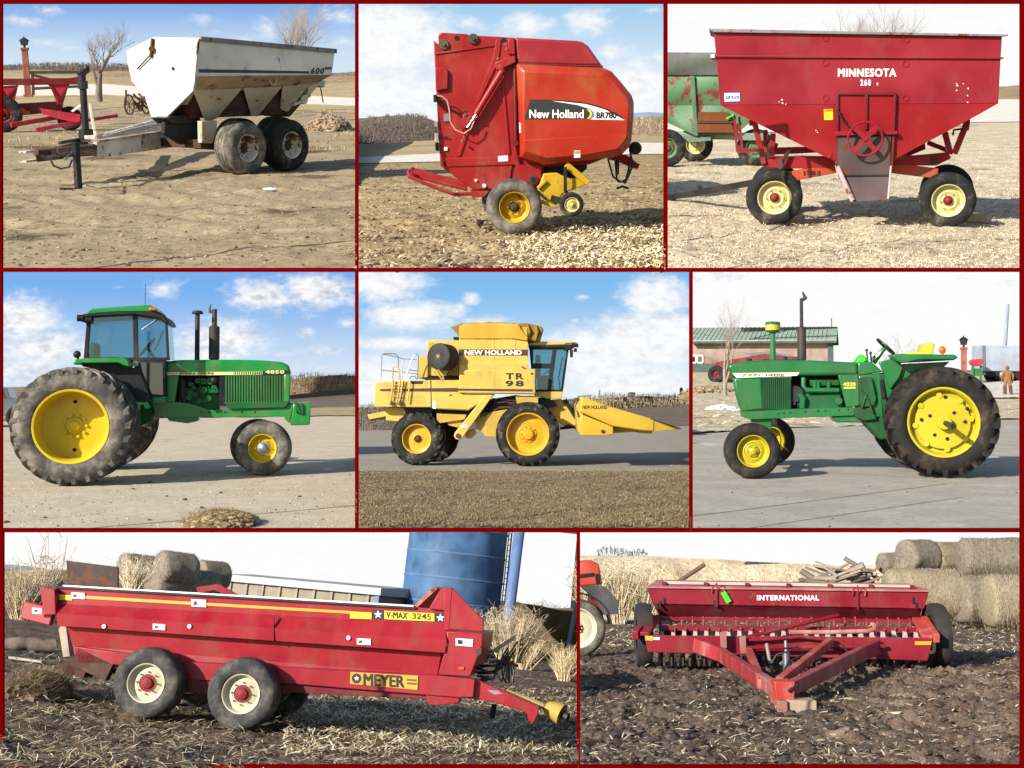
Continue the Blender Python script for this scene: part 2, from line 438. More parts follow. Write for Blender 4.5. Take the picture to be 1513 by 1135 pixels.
def woods(st, name, mats, top, bot, dep, n, size, label, spread=.06, x0=None, x1=None, seed=1, upright=.5):
    """a far wood of bare trees that reads as one mass"""
    R = random.Random(seed); mb = MB(); xa, xb = st.xa if x0 is None else x0, st.xb if x1 is None else x1
    u = dep/(F*st.sc)
    for i in range(n):
        x = R.uniform(xa, xb); yt, yb = interp(top, x), interp(bot, x)
        wob = (fbm(x, 0, .02, 4, seed)*.5+fbm(x, 5, .09, 3, seed)*.35)*(yb-yt)*.5
        y = yt+max(-2, wob)+(yb-yt)*R.random()**1.15
        d = dep*(1+R.uniform(-spread, spread)); c = st.at(x, y, d); s = size*u*R.uniform(.5, 1.5); mb.mat(R.randrange(len(mats)))
        if R.random() < upright:
            a = R.uniform(-.35, .35); l = s*R.uniform(1.2, 2.6); w = s*.16
            mb.add([c+V((-w, 0, -l)), c+V((w, R.uniform(-w, w), -l)), c+V((l*a, 0, l))], [(0, 1, 2)])
        else:
            q = [c+V((R.uniform(-s, s), R.uniform(-s, s)*.6, R.uniform(-s, s)*.8)) for _ in range(3)]; mb.add(q, [(0, 1, 2)])
    return tag(mb.build(name, mats, None, 0, mw=st.M), label, name.replace('_', ' '), kind='stuff')

def straw(st, name, mats, n, rect, ln, wd, label, seed=1, zmax=.03, hf=None, up=.25, excl=None, cat='straw'):
    R = random.Random(seed); mb = MB(); xa, xb, ya, yb = rect
    for i in range(n):
        x, y = R.uniform(xa, xb), R.uniform(ya, yb); g = st.gp(x, y)
        if excl and excl(x, y): continue
        z = (hf(g.x, g.y) if hf else 0)+R.random()*zmax+.004; a = R.uniform(0, 2*pi); l = ln*R.uniform(.4, 1.4)/2; w = wd*R.uniform(.5, 1.3)/2
        d = V((cos(a), sin(a), R.uniform(-up, up)))*l; s_ = V((-sin(a), cos(a), R.uniform(-.5, .5)))*w; c = V((g.x, g.y, z+abs(d.z)))
        mb.mat(R.randrange(len(mats))).add([c-d-s_, c-d+s_, c+d*.2+s_+V((0, 0, w)), c+d, c+d*.2-s_+V((0, 0, w))], [(0, 1, 2, 4), (4, 2, 3)])
    return tag(mb.build(name, mats, None, 0, mw=st.M), label, cat, kind='stuff')

ICO = None
def clod(mb, c, r, R, flat=.6):
    global ICO
    if ICO is None:
        p = (1+5**.5)/2; vv = [V(q).normalized() for q in ((-1,p,0),(1,p,0),(-1,-p,0),(1,-p,0),(0,-1,p),(0,1,p),(0,-1,-p),(0,1,-p),(p,0,-1),(p,0,1),(-p,0,-1),(-p,0,1))]
        ICO = (vv, [(0,11,5),(0,5,1),(0,1,7),(0,7,10),(0,10,11),(1,5,9),(5,11,4),(11,10,2),(10,7,6),(7,1,8),(3,9,4),(3,4,2),(3,2,6),(3,6,8),(3,8,9),(4,9,5),(2,4,11),(6,2,10),(8,6,7),(9,8,1)])
    vv, ff = ICO; rz = Mx.Rotation(R.uniform(0, 6.3), 3, 'Z'); sx, sy = R.uniform(.7, 1.3), R.uniform(.7, 1.3)
    mb.add([V(c)+rz @ V((v.x*sx, v.y*sy, v.z*flat))*r*R.uniform(.75, 1.2) for v in vv], ff)

def clods(st, name, mats, n, rect, r, label, seed=1, hf=None, cat='stones', flat=.6, excl=None):
    R = random.Random(seed); mb = MB(); xa, xb, ya, yb = rect
    for i in range(n):
        x, y = R.uniform(xa, xb), R.uniform(ya, yb)
        if excl and excl(x, y): continue
        g = st.gp(x, y); q = r*R.uniform(.3, 1)**1.5*1.6
        mb.mat(R.randrange(len(mats))); clod(mb, (g.x, g.y, (hf(g.x, g.y) if hf else 0)+q*.15), q, R, flat)
    return tag(mb.build(name, mats, None, 0, mw=st.M), label, cat, kind='stuff')

def bare_tree(st, x, y, ytop, label, mat, seed, spread=.55, levels=5, trunk=.035, name='bare_tree', group=None, forks=3, lowfork=.25, dep=None, tr0=None, stems=1, thin=.62):
    """leafless tree: a tapered trunk and a crown of forking limbs down to the twigs"""
    R = random.Random(seed); g = st.gp(x, y) if dep is None else V((st.ray(x, 0).x/st.ray(x, 0).y*dep, dep, 0))
    H = st.at(x, ytop, g.y).z
    e = Thing(st, name, label, 'tree', g, 0, group)
    tm, cm = MB(), MB()
    def grow(mb, p, d, ln, r, lv):
        pts = [p]; rr = [r]; n = 4 if lv < 2 else 3
        for i in range(n):
            d = (d+V((R.uniform(-1, 1), R.uniform(-1, 1), R.uniform(-.4, .7)))*(.05 if lv == 0 else .13)).normalized(); p = p+d*ln/n
            pts.append(p); rr.append(r*(1-.42*(i+1)/n))
        mb.tube(pts, rr, 7 if lv < 2 else 4 if lv < 4 else 3, cap=False)
        if lv >= levels: return
        for k in range(forks if lv < levels-1 else forks+1):
            i = R.randrange(max(1, n-2), n+1) if k else n
            a = R.uniform(0, 2*pi); sp = spread*R.uniform(.6, 1.4)*(.6 if k == 0 else 1)
            o = d.orthogonal().normalized(); o = Mx.Rotation(a, 3, d) @ o
            nd = (d+o*sp+V((0, 0, .18))).normalized()
            grow(cm, pts[i], nd, ln*R.uniform(.62, .86), rr[i]*thin, lv+1)
    tr = tr0 or H*trunk
    for q in range(stems):
        base = V((0, 0, -.05)) if stems == 1 else V((R.uniform(-.3, .3), R.uniform(-.3, .3), -.05))
        d0 = V((R.uniform(-.1, .1), R.uniform(-.1, .1), 1)) if stems == 1 else V((R.uniform(-.5, .5), R.uniform(-.5, .5), 1))
        grow(tm, base, d0.normalized(), H*lowfork, tr, 0)
    # fit the height surveyed
    top = max(v[2] for v in cm.v); f = H/top
    for m in (tm, cm): m.v = [(a*f, b*f, c*f) for a, b, c in m.v]
    tm.build('trunk', mat, e.e, 60); cm.build('crown', mat, e.e, 0)
    return e

def tufts(st, name, mats, n, rect, hgt, label, seed=1, blades=9, hf=None, cat='dry grass', w=.006, excl=None, lean=.5):
    R = random.Random(seed); mb = MB(); xa, xb, ya, yb = rect
    for i in range(n):
        x, y = R.uniform(xa, xb), R.uniform(ya, yb)
        if excl and excl(x, y): continue
        g = st.gp(x, y); z = hf(g.x, g.y) if hf else 0; mb.mat(R.randrange(len(mats)))
        for b in range(blades):
            a = R.uniform(0, 6.3); h = hgt*R.uniform(.35, 1.2); r = h*R.uniform(.1, lean*1.6); c = V((g.x+R.uniform(-1, 1)*hgt*.5, g.y+R.uniform(-1, 1)*hgt*.5, z-.01))
            d = V((cos(a), sin(a), 0)); s_ = V((-sin(a), cos(a), 0))*w*R.uniform(.6, 1.5)
            mb.add([c-s_, c+s_, c+d*r*.4+V((0, 0, h*.65))+s_*.7, c+d*r+V((0, 0, h)), c+d*r*.4+V((0, 0, h*.65))-s_*.7], [(0, 1, 2, 4), (4, 2, 3)])
    return tag(mb.build(name, mats, None, 0, mw=st.M), label, cat, kind='stuff')

def mound(st, name, label, cat, x0, x1, yb, ytop, mats, seed, n=160, depth=1.2, r=.16, group=None, blades=0, flat=.7):
    """a heap: a rough core with lumps all over it"""
    R = random.Random(seed); a, b = st.gp(x0, yb), st.gp(x1, yb); c = (a+b)/2; c.y += depth*.5; w = (b.x-a.x)/2; H = st.at((x0+x1)/2, ytop, c.y).z
    mb = MB(); nu, nv = 64, 22; vs = []; fs = []
    prof = lambda u: (.55+.45*sin(u*3+seed))  # uneven along its length
    for i in range(nu):
        for j in range(nv):
            an = 2*pi*i/nu; t = j/(nv-1); rr = sin(t*pi/2); z = H*.8*cos(t*pi/2)
            x, y = w*rr*cos(an), depth*rr*sin(an); q = 1+.3*fbm(x, y, 2.5/max(w, .3), 5, seed)
            vs.append((x*q, y*q, max(-.02, z*(1+(.25 if blades else .55)*fbm(x, y, 3.5/max(w, .3), 6, seed+2)) if j < nv-1 else -.02)))
    for i in range(nu):
        for j in range(nv-1): fs.append((i*nv+j, i*nv+j+1, ((i+1) % nu)*nv+j+1, ((i+1) % nu)*nv+j))
    mb.add(vs, fs)
    for i in range(n):
        an = R.uniform(0, 2*pi); t = R.random(); rr = sin(t*pi/2); z = H*.8*cos(t*pi/2)
        mb.mat(R.randrange(len(mats))); p = V((w*rr*cos(an), depth*rr*sin(an), z))
        if i < blades:
            aa = R.uniform(0, 6.3); l = r*R.uniform(1, 3); d = V((cos(aa), sin(aa), R.uniform(-.2, .6)))*l; s_ = V((-sin(aa), cos(aa), 0))*r*.06
            mb.add([p-s_, p+s_, p+d], [(0, 1, 2)])
        else: clod(mb, p, r*R.uniform(.3, 1.1), R, flat)
    o = mb.build(name, mats, None, 0, mw=st.M @ Mx.Translation(c)); return tag(o, label, cat, group)
# ------------------------------------------------------------------ ground, roads, fields, skies of each plot
K = lambda *p: list(p)
def flat(y): return [(-400, y), (2000, y)]

m_dirt1 = earth('bare_yard_dirt', ['#83735a', '#98876a', '#66563f'], 1.0, .9, .05, patch=[('#4f4231', .54, .66, .42), ('#a89877', .56, .75, .3)])
m_road_pale = earth('pale_gravel', ['#b9b3a6', '#c9c3b5', '#a59d8d'], 1.2, .3, .02)
m_field_brown = earth('fallow_field', ['#7d6a52', '#8f7b5f', '#6d5b47'], .12, .2, .1, fine=8)
m_field_tan = earth('stubble_field', ['#8f7e5e', '#a08f6d', '#7d6d4f'], .2, .3, .1, fine=8)
m_stubble = earth('corn_stubble_soil', ['#806e50', '#9e8b67', '#594a34'], 1.1, .9, .06, patch=[('#b3a27d', .58, .74, .6), ('#4a3c2a', .55, .68, .9)])
m_deadgrass = earth('dead_lawn', ['#a5967d', '#c0b296', '#857760'], 1.3, .9, .05, patch=[('#6f5d45', .55, .70, .55), ('#cfc3ab', .58, .75, .9)])
m_gravel4 = earth('packed_sandy_gravel', ['#ad9f88', '#b9ac95', '#988b76'], 1.6, .35, .015, patch=[('#8f8068', .60, .74, .5)], fine=45)
m_grass5 = earth('short_dry_turf', ['#6e5f48', '#827154', '#544734'], 1.2, .9, .05, patch=[('#5a4c36', .54, .7, .4), ('#90835f', .6, .75, .9)])
m_road5 = earth('grey_chip_road', ['#857d70', '#928a7c', '#766e62'], 1.4, .3, .012, fine=40)
m_asphalt6 = earth('worn_pale_asphalt', ['#918a7d', '#a0988b', '#807a6e'], 1.5, .3, .01, patch=[('#b3b0a8', .58, .72, .35)], fine=50)
m_mud = earth('churned_mud', ['#5b4c3e', '#786655', '#3a3028'], 1.3, .9, .05, patch=[('#8e7c64', .55, .72, .7), ('#2b241e', .56, .7, 1.1)])
m_mud8 = earth('rutted_mud', ['#54453a', '#746253', '#33291f'], 1.6, 1.0, .06, patch=[('#8c7b68', .56, .70, .8), ('#2b231e', .55, .66, 1.2), ('#a89880', .64, .76, 2.2)])
m_hill_grey = earth('bare_brush_hillside', ['#7a6a58', '#8c7a62', '#665848'], .25, .5, .3, fine=6)
m_dark_field = earth('ploughed_field', ['#5f544a', '#6b6055', '#50463d'], .15, .2, .1, fine=8)
m_twig = [plain('grey_twigs', '#5d554d', .9), plain('brown_twigs', '#6e5f4f', .9), plain('dark_twigs', '#433c36', .9)]
m_twig_l = [plain('pale_brush', '#a08c70', .9), plain('tan_brush', '#8a765c', .9), plain('grey_brush', '#7c7064', .9)]
m_bark = paint('grey_bark', '#6f6458', .9, dirt='#4a4038', dirtamt=.4, bump=.4)
m_bark_l = paint('pale_bark', '#8a7d6e', .9, dirt='#5a4f45', dirtamt=.4, bump=.4)
m_straw = [plain('bright_straw', '#cdbb8f', .8), plain('dull_straw', '#a6926a', .85), plain('dark_straw', '#6c5a42', .9)]
m_husk = [plain('pale_husk', '#ded2b4', .8), plain('cream_husk', '#c9b994', .8), plain('tan_stalk', '#a48f68', .85)]
m_clod = [plain('dry_clod', '#7d6b52', .95), plain('dark_clod', '#4c3f31', .95), plain('light_clod', '#9a876a', .95)]
m_mudclod = [plain('mud_lump', '#4a3f36', .9), plain('wet_mud_lump', '#332b25', .8), plain('dry_mud_lump', '#75665a', .95)]
m_blade = [plain('dead_blade', '#b3a078', .85), plain('brown_blade', '#8b7752', .9), plain('olive_blade', '#7e7346', .9)]
m_weed = [plain('grey_weed', '#a39682', .9), plain('tan_weed', '#b8a582', .9), plain('brown_weed', '#8a7660', .9)]

# plot 1: farm yard
def hf1(x, y):
    f = max(0, min(1, (34-y)/8)); r = .035*fbm(x, y, .9, 4, 1)+.02*fbm(x, y, 4, 3, 2)
    tr = sin((x*.83+y*.55)*9)*.5*max(0, 1-abs(y-17.8-.35*x)/1.1)+sin((x*.9+y*.4)*11)*.5*max(0, 1-abs(y-20.5-.2*x)/.8)
    return f*(r*.9+tr*.07)
band(S1, 'ground', m_dirt1, [(-300, 470), (0, 450), (620, 420), (1290, 452), (1900, 470)], flat(S1.yb), 190, 170, hf1, lip=.02)
band(S1, 'road', m_road_pale, K((-300, 362), (0, 358), (430, 352), (620, 366), (1290, 402), (1900, 430)), K((-300, 480), (0, 455), (430, 400), (620, 424), (1290, 455), (1900, 473)), 60, 8, z=.008, ragged=.3)
band(S1, 'grass', m_field_tan, K((-300, 412), (0, 405), (430, 398), (620, 408), (1290, 438), (1900, 460)), K((-300, 520), (0, 500), (620, 440), (1290, 470), (1900, 490)), 60, 10, z=.016, ragged=.5)
hill(S1, 'field', m_field_tan, flat(420), 232, K((-300, 306), (0, 302), (620, 330), (1290, 350), (1900, 352)), d1=160, rough=.2)
hill(S1, 'field', m_field_brown, flat(420), 290, K((-300, 296), (0, 294), (620, 300), (1290, 322), (1420, 318), (1900, 322)), d1=235, rough=.3, seed=3)
m_woodmass = earth('bare_wood_mass', ['#5d544b', '#6b6056', '#4a433c'], .5, .9, .6, fine=9)
hill(S1, 'hills', m_woodmass, flat(420), 330, K((-300, 272), (0, 276), (200, 272), (420, 276), (620, 280), (900, 298), (1290, 312), (1420, 306), (1900, 300)), d1=295, rough=.5, seed=4)
woods(S1, 'woods', m_twig, K((-300, 262), (20, 272), (120, 262), (300, 266), (420, 264), (540, 270), (700, 290), (800, 298)), K((-300, 300), (560, 302), (800, 303)), 320, 7000, 4, 'bare grey wood along the skyline behind the white spreader', x1=800, seed=4)
woods(S1, 'brush', m_twig_l, K((1280, 318), (1400, 312), (1460, 300), (1500, 305), (1800, 305)), K((1280, 335), (1800, 335)), 300, 500, 4, 'low brown brush on the field edge right of the white spreader', x0=1280, seed=5)
sky(S1, 420, '#5f9fe6', '#d3e6f7', '#ffffff', [(205, 42, 75, 26, .55), (95, 88, 95, 32, .55), (200, 178, 170, 26, .42), (830, 85, 80, 32, .5), (900, 130, 40, 30, .35), (1110, 120, 90, 50, .5), (1430, 60, 120, 60, .5), (1450, 175, 100, 34, .45), (1020, 165, 50, 24, .45), (320, 200, 120, 20, .35)], 1.2, .85, .16, .75, shade='#d5dde8')
straw(S1, 'straw', m_straw[1:], 1500, (S1.xa, S1.xb, 560, 1120), .12, .008, 'loose straw trodden into the yard dirt around the white spreader', 11, hf=hf1)
clods(S1, 'dirt_clods', m_clod, 1300, (S1.xa, S1.xb, 560, 1120), .017, 'crumbs of dry dirt scattered over the yard below the white spreader', 12, hf1, 'dirt')
tufts(S1, 'dry_grass', m_blade, 700, (S1.xa, S1.xb, 455, 640), .10, 'short dead grass growing at the edge of the yard behind the white spreader', 13, 7, hf=hf1)

# plot 2: harvested corn field
def hf2(x, y):
    f = max(0, min(1, (46-y)/10)); rows = sin((x*.35+y*1.1)*4.2)*.035*(.5+fbm(x, y, .5, 2, 4))
    return f*(.05*fbm(x, y, 1.2, 4, 5)+.03*fbm(x, y, 5, 3, 6)+rows)
band(S2, 'ground', m_stubble, K((-300, 682), (15, 680), (350, 672), (1180, 640), (1500, 640)), flat(S2.yb), 200, 170, hf2, lip=.02)
band(S2, 'road', m_road_pale, K((-300, 668), (15, 662), (350, 646), (1180, 600), (1500, 600)), K((-300, 690), (15, 687), (350, 680), (1180, 648), (1500, 648)), 40, 4, z=.03)
hill(S2, 'field', m_field_tan, K((-300, 672), (15, 666), (350, 650), (1180, 605), (1500, 605)), 150, K((-300, 590), (15, 606), (340, 586), (800, 570), (1160, 560), (1500, 560)), rough=.2)
hill(S2, 'hills', m_woodmass, flat(0), 190, K((-300, 498), (15, 496), (60, 494), (120, 487), (200, 483), (280, 490), (345, 512), (420, 540), (700, 560)), d1=152, seed=2, x1=700)
hill(S2, 'hills', m_hill_grey, flat(0), 300, K((-300, 540), (700, 530), (1100, 500), (1170, 492), (1300, 488), (1500, 488)), d1=195, seed=2)
woods(S2, 'woods', m_twig, K((-100, 492), (15, 490), (60, 488), (120, 480), (200, 477), (280, 484), (345, 505), (420, 520)), K((-100, 600), (15, 606), (340, 586), (420, 584)), 158, 6000, 5, 'bare grey wood on the rise behind the bale platform of the round baler', x1=420, seed=7, spread=.02)
woods(S2, 'brush', m_twig_l, K((1100, 505), (1165, 500), (1220, 490), (1300, 495)), K((1100, 582), (1300, 582)), 140, 1400, 6, 'tan brush lining the far road right of the round baler', x0=1100, seed=8)
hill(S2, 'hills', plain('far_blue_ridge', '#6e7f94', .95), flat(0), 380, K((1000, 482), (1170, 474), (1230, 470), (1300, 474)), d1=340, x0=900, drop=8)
sky(S2, 450, '#8fc6ef', '#eaf4fc', '#ffffff', [(120, 160, 330, 190, 1.0), (60, 420, 420, 150, 1.0), (480, 100, 120, 50, .6), (720, 110, 170, 80, .7), (980, 90, 140, 80, .7), (1080, 210, 120, 60, .6), (1180, 380, 200, 150, .85), (1250, 40, 100, 24, .5), (740, 35, 60, 24, .35), (1280, 240, 60, 50, .6)], 1.0, .65, .24, .72, shade='#e9eef4')
straw(S2, 'corn_stubble', m_husk[1:]+m_straw[1:2], 4200, (S2.xa, S2.xb, 690, 1125), .10, .011, 'pale corn husks and stalks littering the field around the round baler', 21, hf=hf2, up=.5)
straw(S2, 'corn_husks', m_husk, 8500, (600, S2.xb, 925, 1130), .085, .022, 'thick drift of cream husks in the near right corner of the corn field', 22, .05, hf2, .6, lambda x, y: (x-590)/300+(y-930)/500-.15 < random.random())
clods(S2, 'dirt_clods', m_clod, 3600, (S2.xa, S2.xb, 690, 1125), .03, 'clods of soil lying between the corn stubble by the round baler', 23, hf2, 'dirt')

# plot 3: dead lawn
def hf3(x, y): return max(0, min(1, (40-y)/10))*(.03*fbm(x, y, 1.3, 4, 7)+.02*fbm(x, y, 5, 3, 8))
band(S3, 'ground', m_deadgrass, K((-100, 560), (800, 545), (1290, 508), (2000, 500)), flat(S3.yb), 200, 170, hf3, lip=.02)
band(S3, 'road', m_road_pale, K((-100, 440), (800, 430), (1290, 408), (2000, 398)), K((-100, 566), (800, 552), (1290, 515), (2000, 506)), 40, 5, z=.03)
hill(S3, 'field', m_field_brown, flat(0), 280, K((-100, 385), (1300, 368), (1480, 358), (2000, 350)), d1=150, rough=.4)
sky(S3, 400, '#dfe9f2', '#f6f7f6', '#ffffff', [(750, 200, 900, 300, 1.0)], 1.0, .5, .2, .6, shade='#fafafa', base=.3)
tufts(S3, 'dead_grass', [plain('grey_straw_blade', '#b5a88e', .9), plain('bleached_blade', '#cbbfa6', .9), plain('dull_dead_blade', '#958769', .9)], 11000, (S3.xa, S3.xb, 590, 1125), .032, 'flattened dead grass covering the ground under the red gravity wagon', 31, 6, hf=hf3, lean=1.3, w=.0045)
straw(S3, 'straw', m_husk, 4500, (S3.xa, S3.xb, 560, 1125), .09, .009, 'bleached straw lying on the dead lawn by the red gravity wagon', 32, hf=hf3)

# plot 4: gravel road, big green tractor
def hf4(x, y): return .006*fbm(x, y, 1.0, 4, 9)+.003*fbm(x, y, 7, 3, 3)
band(S4, 'road', m_gravel4, K((-400, 640), (0, 628), (700, 618), (1230, 614), (1600, 612)), flat(S4.yb), 200, 150, hf4, lip=.02)
band(S4, 'grass', m_field_tan, K((-400, 600), (700, 596), (1230, 588), (1600, 582)), K((-400, 650), (0, 638), (700, 628), (1230, 622), (1600, 620)), 80, 6, z=.04, ragged=.4)
hill(S4, 'field', m_dark_field, K((-400, 610), (700, 604), (1230, 594), (1600, 588)), 190, K((-400, 545), (600, 545), (1225, 530), (1350, 515), (1500, 500), (1600, 490)), rough=.1)
hill(S4, 'hills', m_hill_grey, flat(0), 300, K((-400, 490), (0, 495), (600, 480), (1225, 462), (1320, 448), (1500, 450), (1600, 450)), d1=185, rough=.4, seed=5)
woods(S4, 'brush', m_twig_l+m_twig[1:2], K((1150, 470), (1230, 462), (1300, 450), (1420, 455), (1600, 448)), K((1150, 540), (1225, 532), (1350, 518), (1600, 494)), 230, 1300, 5, 'brown brush covering the hillside beyond the large green tractor', x0=1150, seed=9, spread=.1)
woods(S4, 'woods', m_twig, K((1220, 452), (1250, 446), (1290, 438), (1340, 436), (1360, 442), (1440, 446), (1465, 438), (1500, 442), (1600, 440)), K((1220, 458), (1600, 456)), 320, 420, 5, 'dark tree clumps on the skyline beyond the large green tractor', x0=1220, seed=10)
sky(S4, 420, '#79b1f0', '#d3e4f6', '#ffffff', [(90, 210, 200, 120, .95), (190, 330, 250, 100, .85), (60, 430, 260, 90, .75), (690, 80, 110, 62, .7), (500, 78, 60, 22, .45), (1120, 110, 200, 85, .95), (1330, 90, 220, 100, .95), (940, 290, 240, 110, .9), (880, 370, 220, 60, .7), (1290, 270, 90, 32, .6), (1200, 360, 90, 26, .5), (1350, 345, 160, 40, .62), (1320, 195, 80, 25, .45), (1460, 230, 80, 40, .6), (1350, 410, 240, 40, .5)], 1.0, .8, .27, .8, shade='#b9c3d4')
clods(S4, 'gravel', [m_clod[0], m_clod[2], plain('pale_stone', '#b8ad9a', .9)], 2600, (S4.xa, S4.xb, 640, 1095), .010, 'small loose stones lying on the pale gravel road under the large green tractor', 41, hf4, 'gravel')
clods(S4, 'dirt_clods', m_clod[1:2], 40, (S4.xa, S4.xb, 860, 1085), .028, 'dark crumbs of dirt dropped on the pale gravel road in front of the large tractor', 42, hf4, 'dirt')

# plot 5: combine on the road, turf in front
def hf5(x, y): return max(0, min(1, (34.0-y)/4))*(.03*fbm(x, y, .8, 4, 4)+.02*fbm(x, y, 4, 3, 5)+.05)
band(S5, 'grass', m_grass5, K((-100, 868), (300, 858), (600, 872), (1000, 866), (1445, 856), (1600, 856)), flat(S5.yb), 220, 150, hf5, lip=.02)
band(S5, 'road', m_road5, K((-100, 702), (15, 698), (700, 690), (1000, 684), (1445, 672), (1600, 670)), K((-100, 880), (1600, 880)), 60, 30, z=.004)
hill(S5, 'field', m_dark_field, K((-100, 708), (700, 698), (1000, 690), (1600, 676)), 170, K((-100, 645), (180, 640), (600, 640), (950, 622), (1150, 606), (1445, 588), (1600, 580)), rough=.1)
hill(S5, 'hills', m_field_tan, flat(0), 300, K((-100, 600), (180, 596), (700, 580), (950, 562), (1100, 556), (1300, 552), (1600, 552)), d1=165, rough=.3, seed=6)
woods(S5, 'woods', m_twig, K((-100, 592), (15, 596), (60, 590), (120, 596), (200, 606), (260, 620)), K((-100, 694), (15, 694), (200, 692), (260, 690)), 78, 2200, 7, 'dark bare brush behind the rear wheels of the yellow combine', x1=260, seed=11)
woods(S5, 'brush', m_twig_l, K((900, 556), (1000, 552), (1100, 548), (1250, 552), (1445, 556), (1600, 556)), K((900, 625), (1000, 618), (1150, 604), (1445, 586), (1600, 580)), 190, 2200, 5, 'tan brush and weeds along the field behind the corn head', x0=900, seed=12)
woods(S5, 'treeline', m_twig, K((960, 552), (1010, 545), (1060, 545), (1080, 538), (1140, 536), (1170, 545), (1260, 540), (1290, 536), (1330, 545), (1360, 540), (1420, 535), (1600, 538)), K((960, 556), (1600, 556)), 290, 800, 4, 'far line of dark trees on the skyline beyond the corn head', x0=960, seed=13)
sky(S5, 430, '#7fbdf0', '#e8f2fb', '#ffffff', [(110, 60, 260, 110, .9), (230, 200, 250, 90, .9), (420, 180, 100, 60, .7), (500, 130, 60, 40, .7), (150, 320, 300, 40, .8), (60, 480, 300, 130, .9), (560, 240, 160, 60, .7), (980, 120, 60, 22, .55), (945, 220, 45, 20, .5), (1300, 120, 190, 120, .95), (1280, 300, 330, 160, 1.0), (1000, 360, 260, 130, .95), (1180, 480, 330, 110, .9)], 1.0, .65, .26, .74, shade='#e3e8f0')
tufts(S5, 'dry_grass', [plain('tan_turf_blade', '#8c7a58', .9), plain('brown_turf_blade', '#6e6044', .9), plain('dull_turf_blade', '#75684a', .9)], 13000, (S5.xa, S5.xb, 878, 1128), .042, 'short dry turf on the verge in front of the yellow combine', 51, 5, hf=hf5, lean=1.2, w=.006)
clods(S5, 'dirt_clods', m_clod, 700, (S5.xa, S5.xb, 850, 900), .018, 'crumbs of soil along the road edge in front of the yellow combine', 52, hf5, 'dirt')

# plot 6: asphalt lane, older green tractor
def hf6(x, y): return .004*fbm(x, y, 1.0, 4, 2)
def zf6(d): return 1.34*max(0, min(1, (d-58)/47))
def hf6b(x, y): return .05*fbm(x, y, .7, 4, 3)+.03*fbm(x, y, 3, 3, 4)+.02+zf6(y)
band(S6, 'road', m_asphalt6, K((-100, 712), (20, 706), (300, 686), (620, 676), (1320, 646), (1430, 644), (1800, 640)), flat(S6.yb), 160, 130, hf6, lip=.02)
band(S6, 'grass', m_deadgrass, flat(490), K((-100, 722), (20, 716), (300, 694), (620, 684), (1320, 652), (1800, 648)), 150, 90, hf6b, ragged=.15)
band(S6, 'driveway', m_road_pale, K((1180, 545), (1800, 543)), K((1180, 575), (1430, 580), (1800, 585)), 40, 10, hf=lambda x, y: hf6b(x, y)+.06, x0=1180)
hill(S6, 'field', m_field_tan, flat(0), 300, K((-100, 440), (1800, 437)), d1=250)
sky(S6, 420, '#cfe2f2', '#f5f7f8', '#ffffff', [(750, 250, 1000, 300, .9)], 1.0, .9, .22, .5, shade='#fbfcfd', base=.1)
straw(S6, 'straw', m_straw[:2]+m_husk[:1], 2600, (S6.xa, S6.xb, 520, 690), .3, .03, 'dead grass and leaves on the verge behind the older green tractor', 61, hf=hf6b, excl=lambda x, y: y > interp([(0, 704), (620, 672), (1430, 640)], x))
clods(S6, 'dirt_clods', m_clod[:2], 60, (S6.xa, S6.xb, 720, 1120), .011, 'crumbs of dirt fallen on the asphalt by the older green tractor', 62, hf6, 'dirt')

# plot 7: muddy corn stalk yard
def hf7(x, y): return max(0, min(1, (50-y)/12))*(.07*fbm(x, y, .6, 4, 5)+.06*fbm(x, y, 2.2, 4, 6)+.03*fbm(x, y, 6, 3, 7))
band(S7, 'ground', m_mud, K((-200, 180), (600, 205), (1100, 240), (1600, 260)), K((-400, S7.yb-2), (700, S7.yb+2), (2000, S7.yb+60)), 260, 190, hf7, lip=.02)
hill(S7, 'field', m_field_tan, K((-200, 190), (600, 215), (1100, 250), (1600, 270)), 64, K((-200, 95), (170, 100), (600, 140), (1500, 205), (1700, 215)), rough=.4)
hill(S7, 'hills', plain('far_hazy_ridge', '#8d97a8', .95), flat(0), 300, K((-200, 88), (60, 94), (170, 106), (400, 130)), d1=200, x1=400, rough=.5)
sky(S7, 380, '#e6edf5', '#f8f9fb', '#ffffff', [(500, 60, 900, 200, 1.0)], 1.0, .5, .2, .6, shade='#fcfcfd', base=.4)
straw(S7, 'corn_stalks', m_husk+m_straw, 11000, (S7.xa, S7.xb, 300, 640), .2, .010, 'broken corn stalks and husks strewn over the mud around the manure spreader', 71, .07, hf7, .45)
straw(S7, 'corn_husks', m_husk, 8000, (740, S7.xb, 420, 590), .15, .02, 'bleached husks heaped on the ground below the spreader tongue', 72, .08, hf7, .6)
clods(S7, 'mud_clods', m_mudclod, 4500, (S7.xa, S7.xb, 300, 640), .028, 'lumps of mud churned up around the manure spreader', 73, hf7, 'mud')

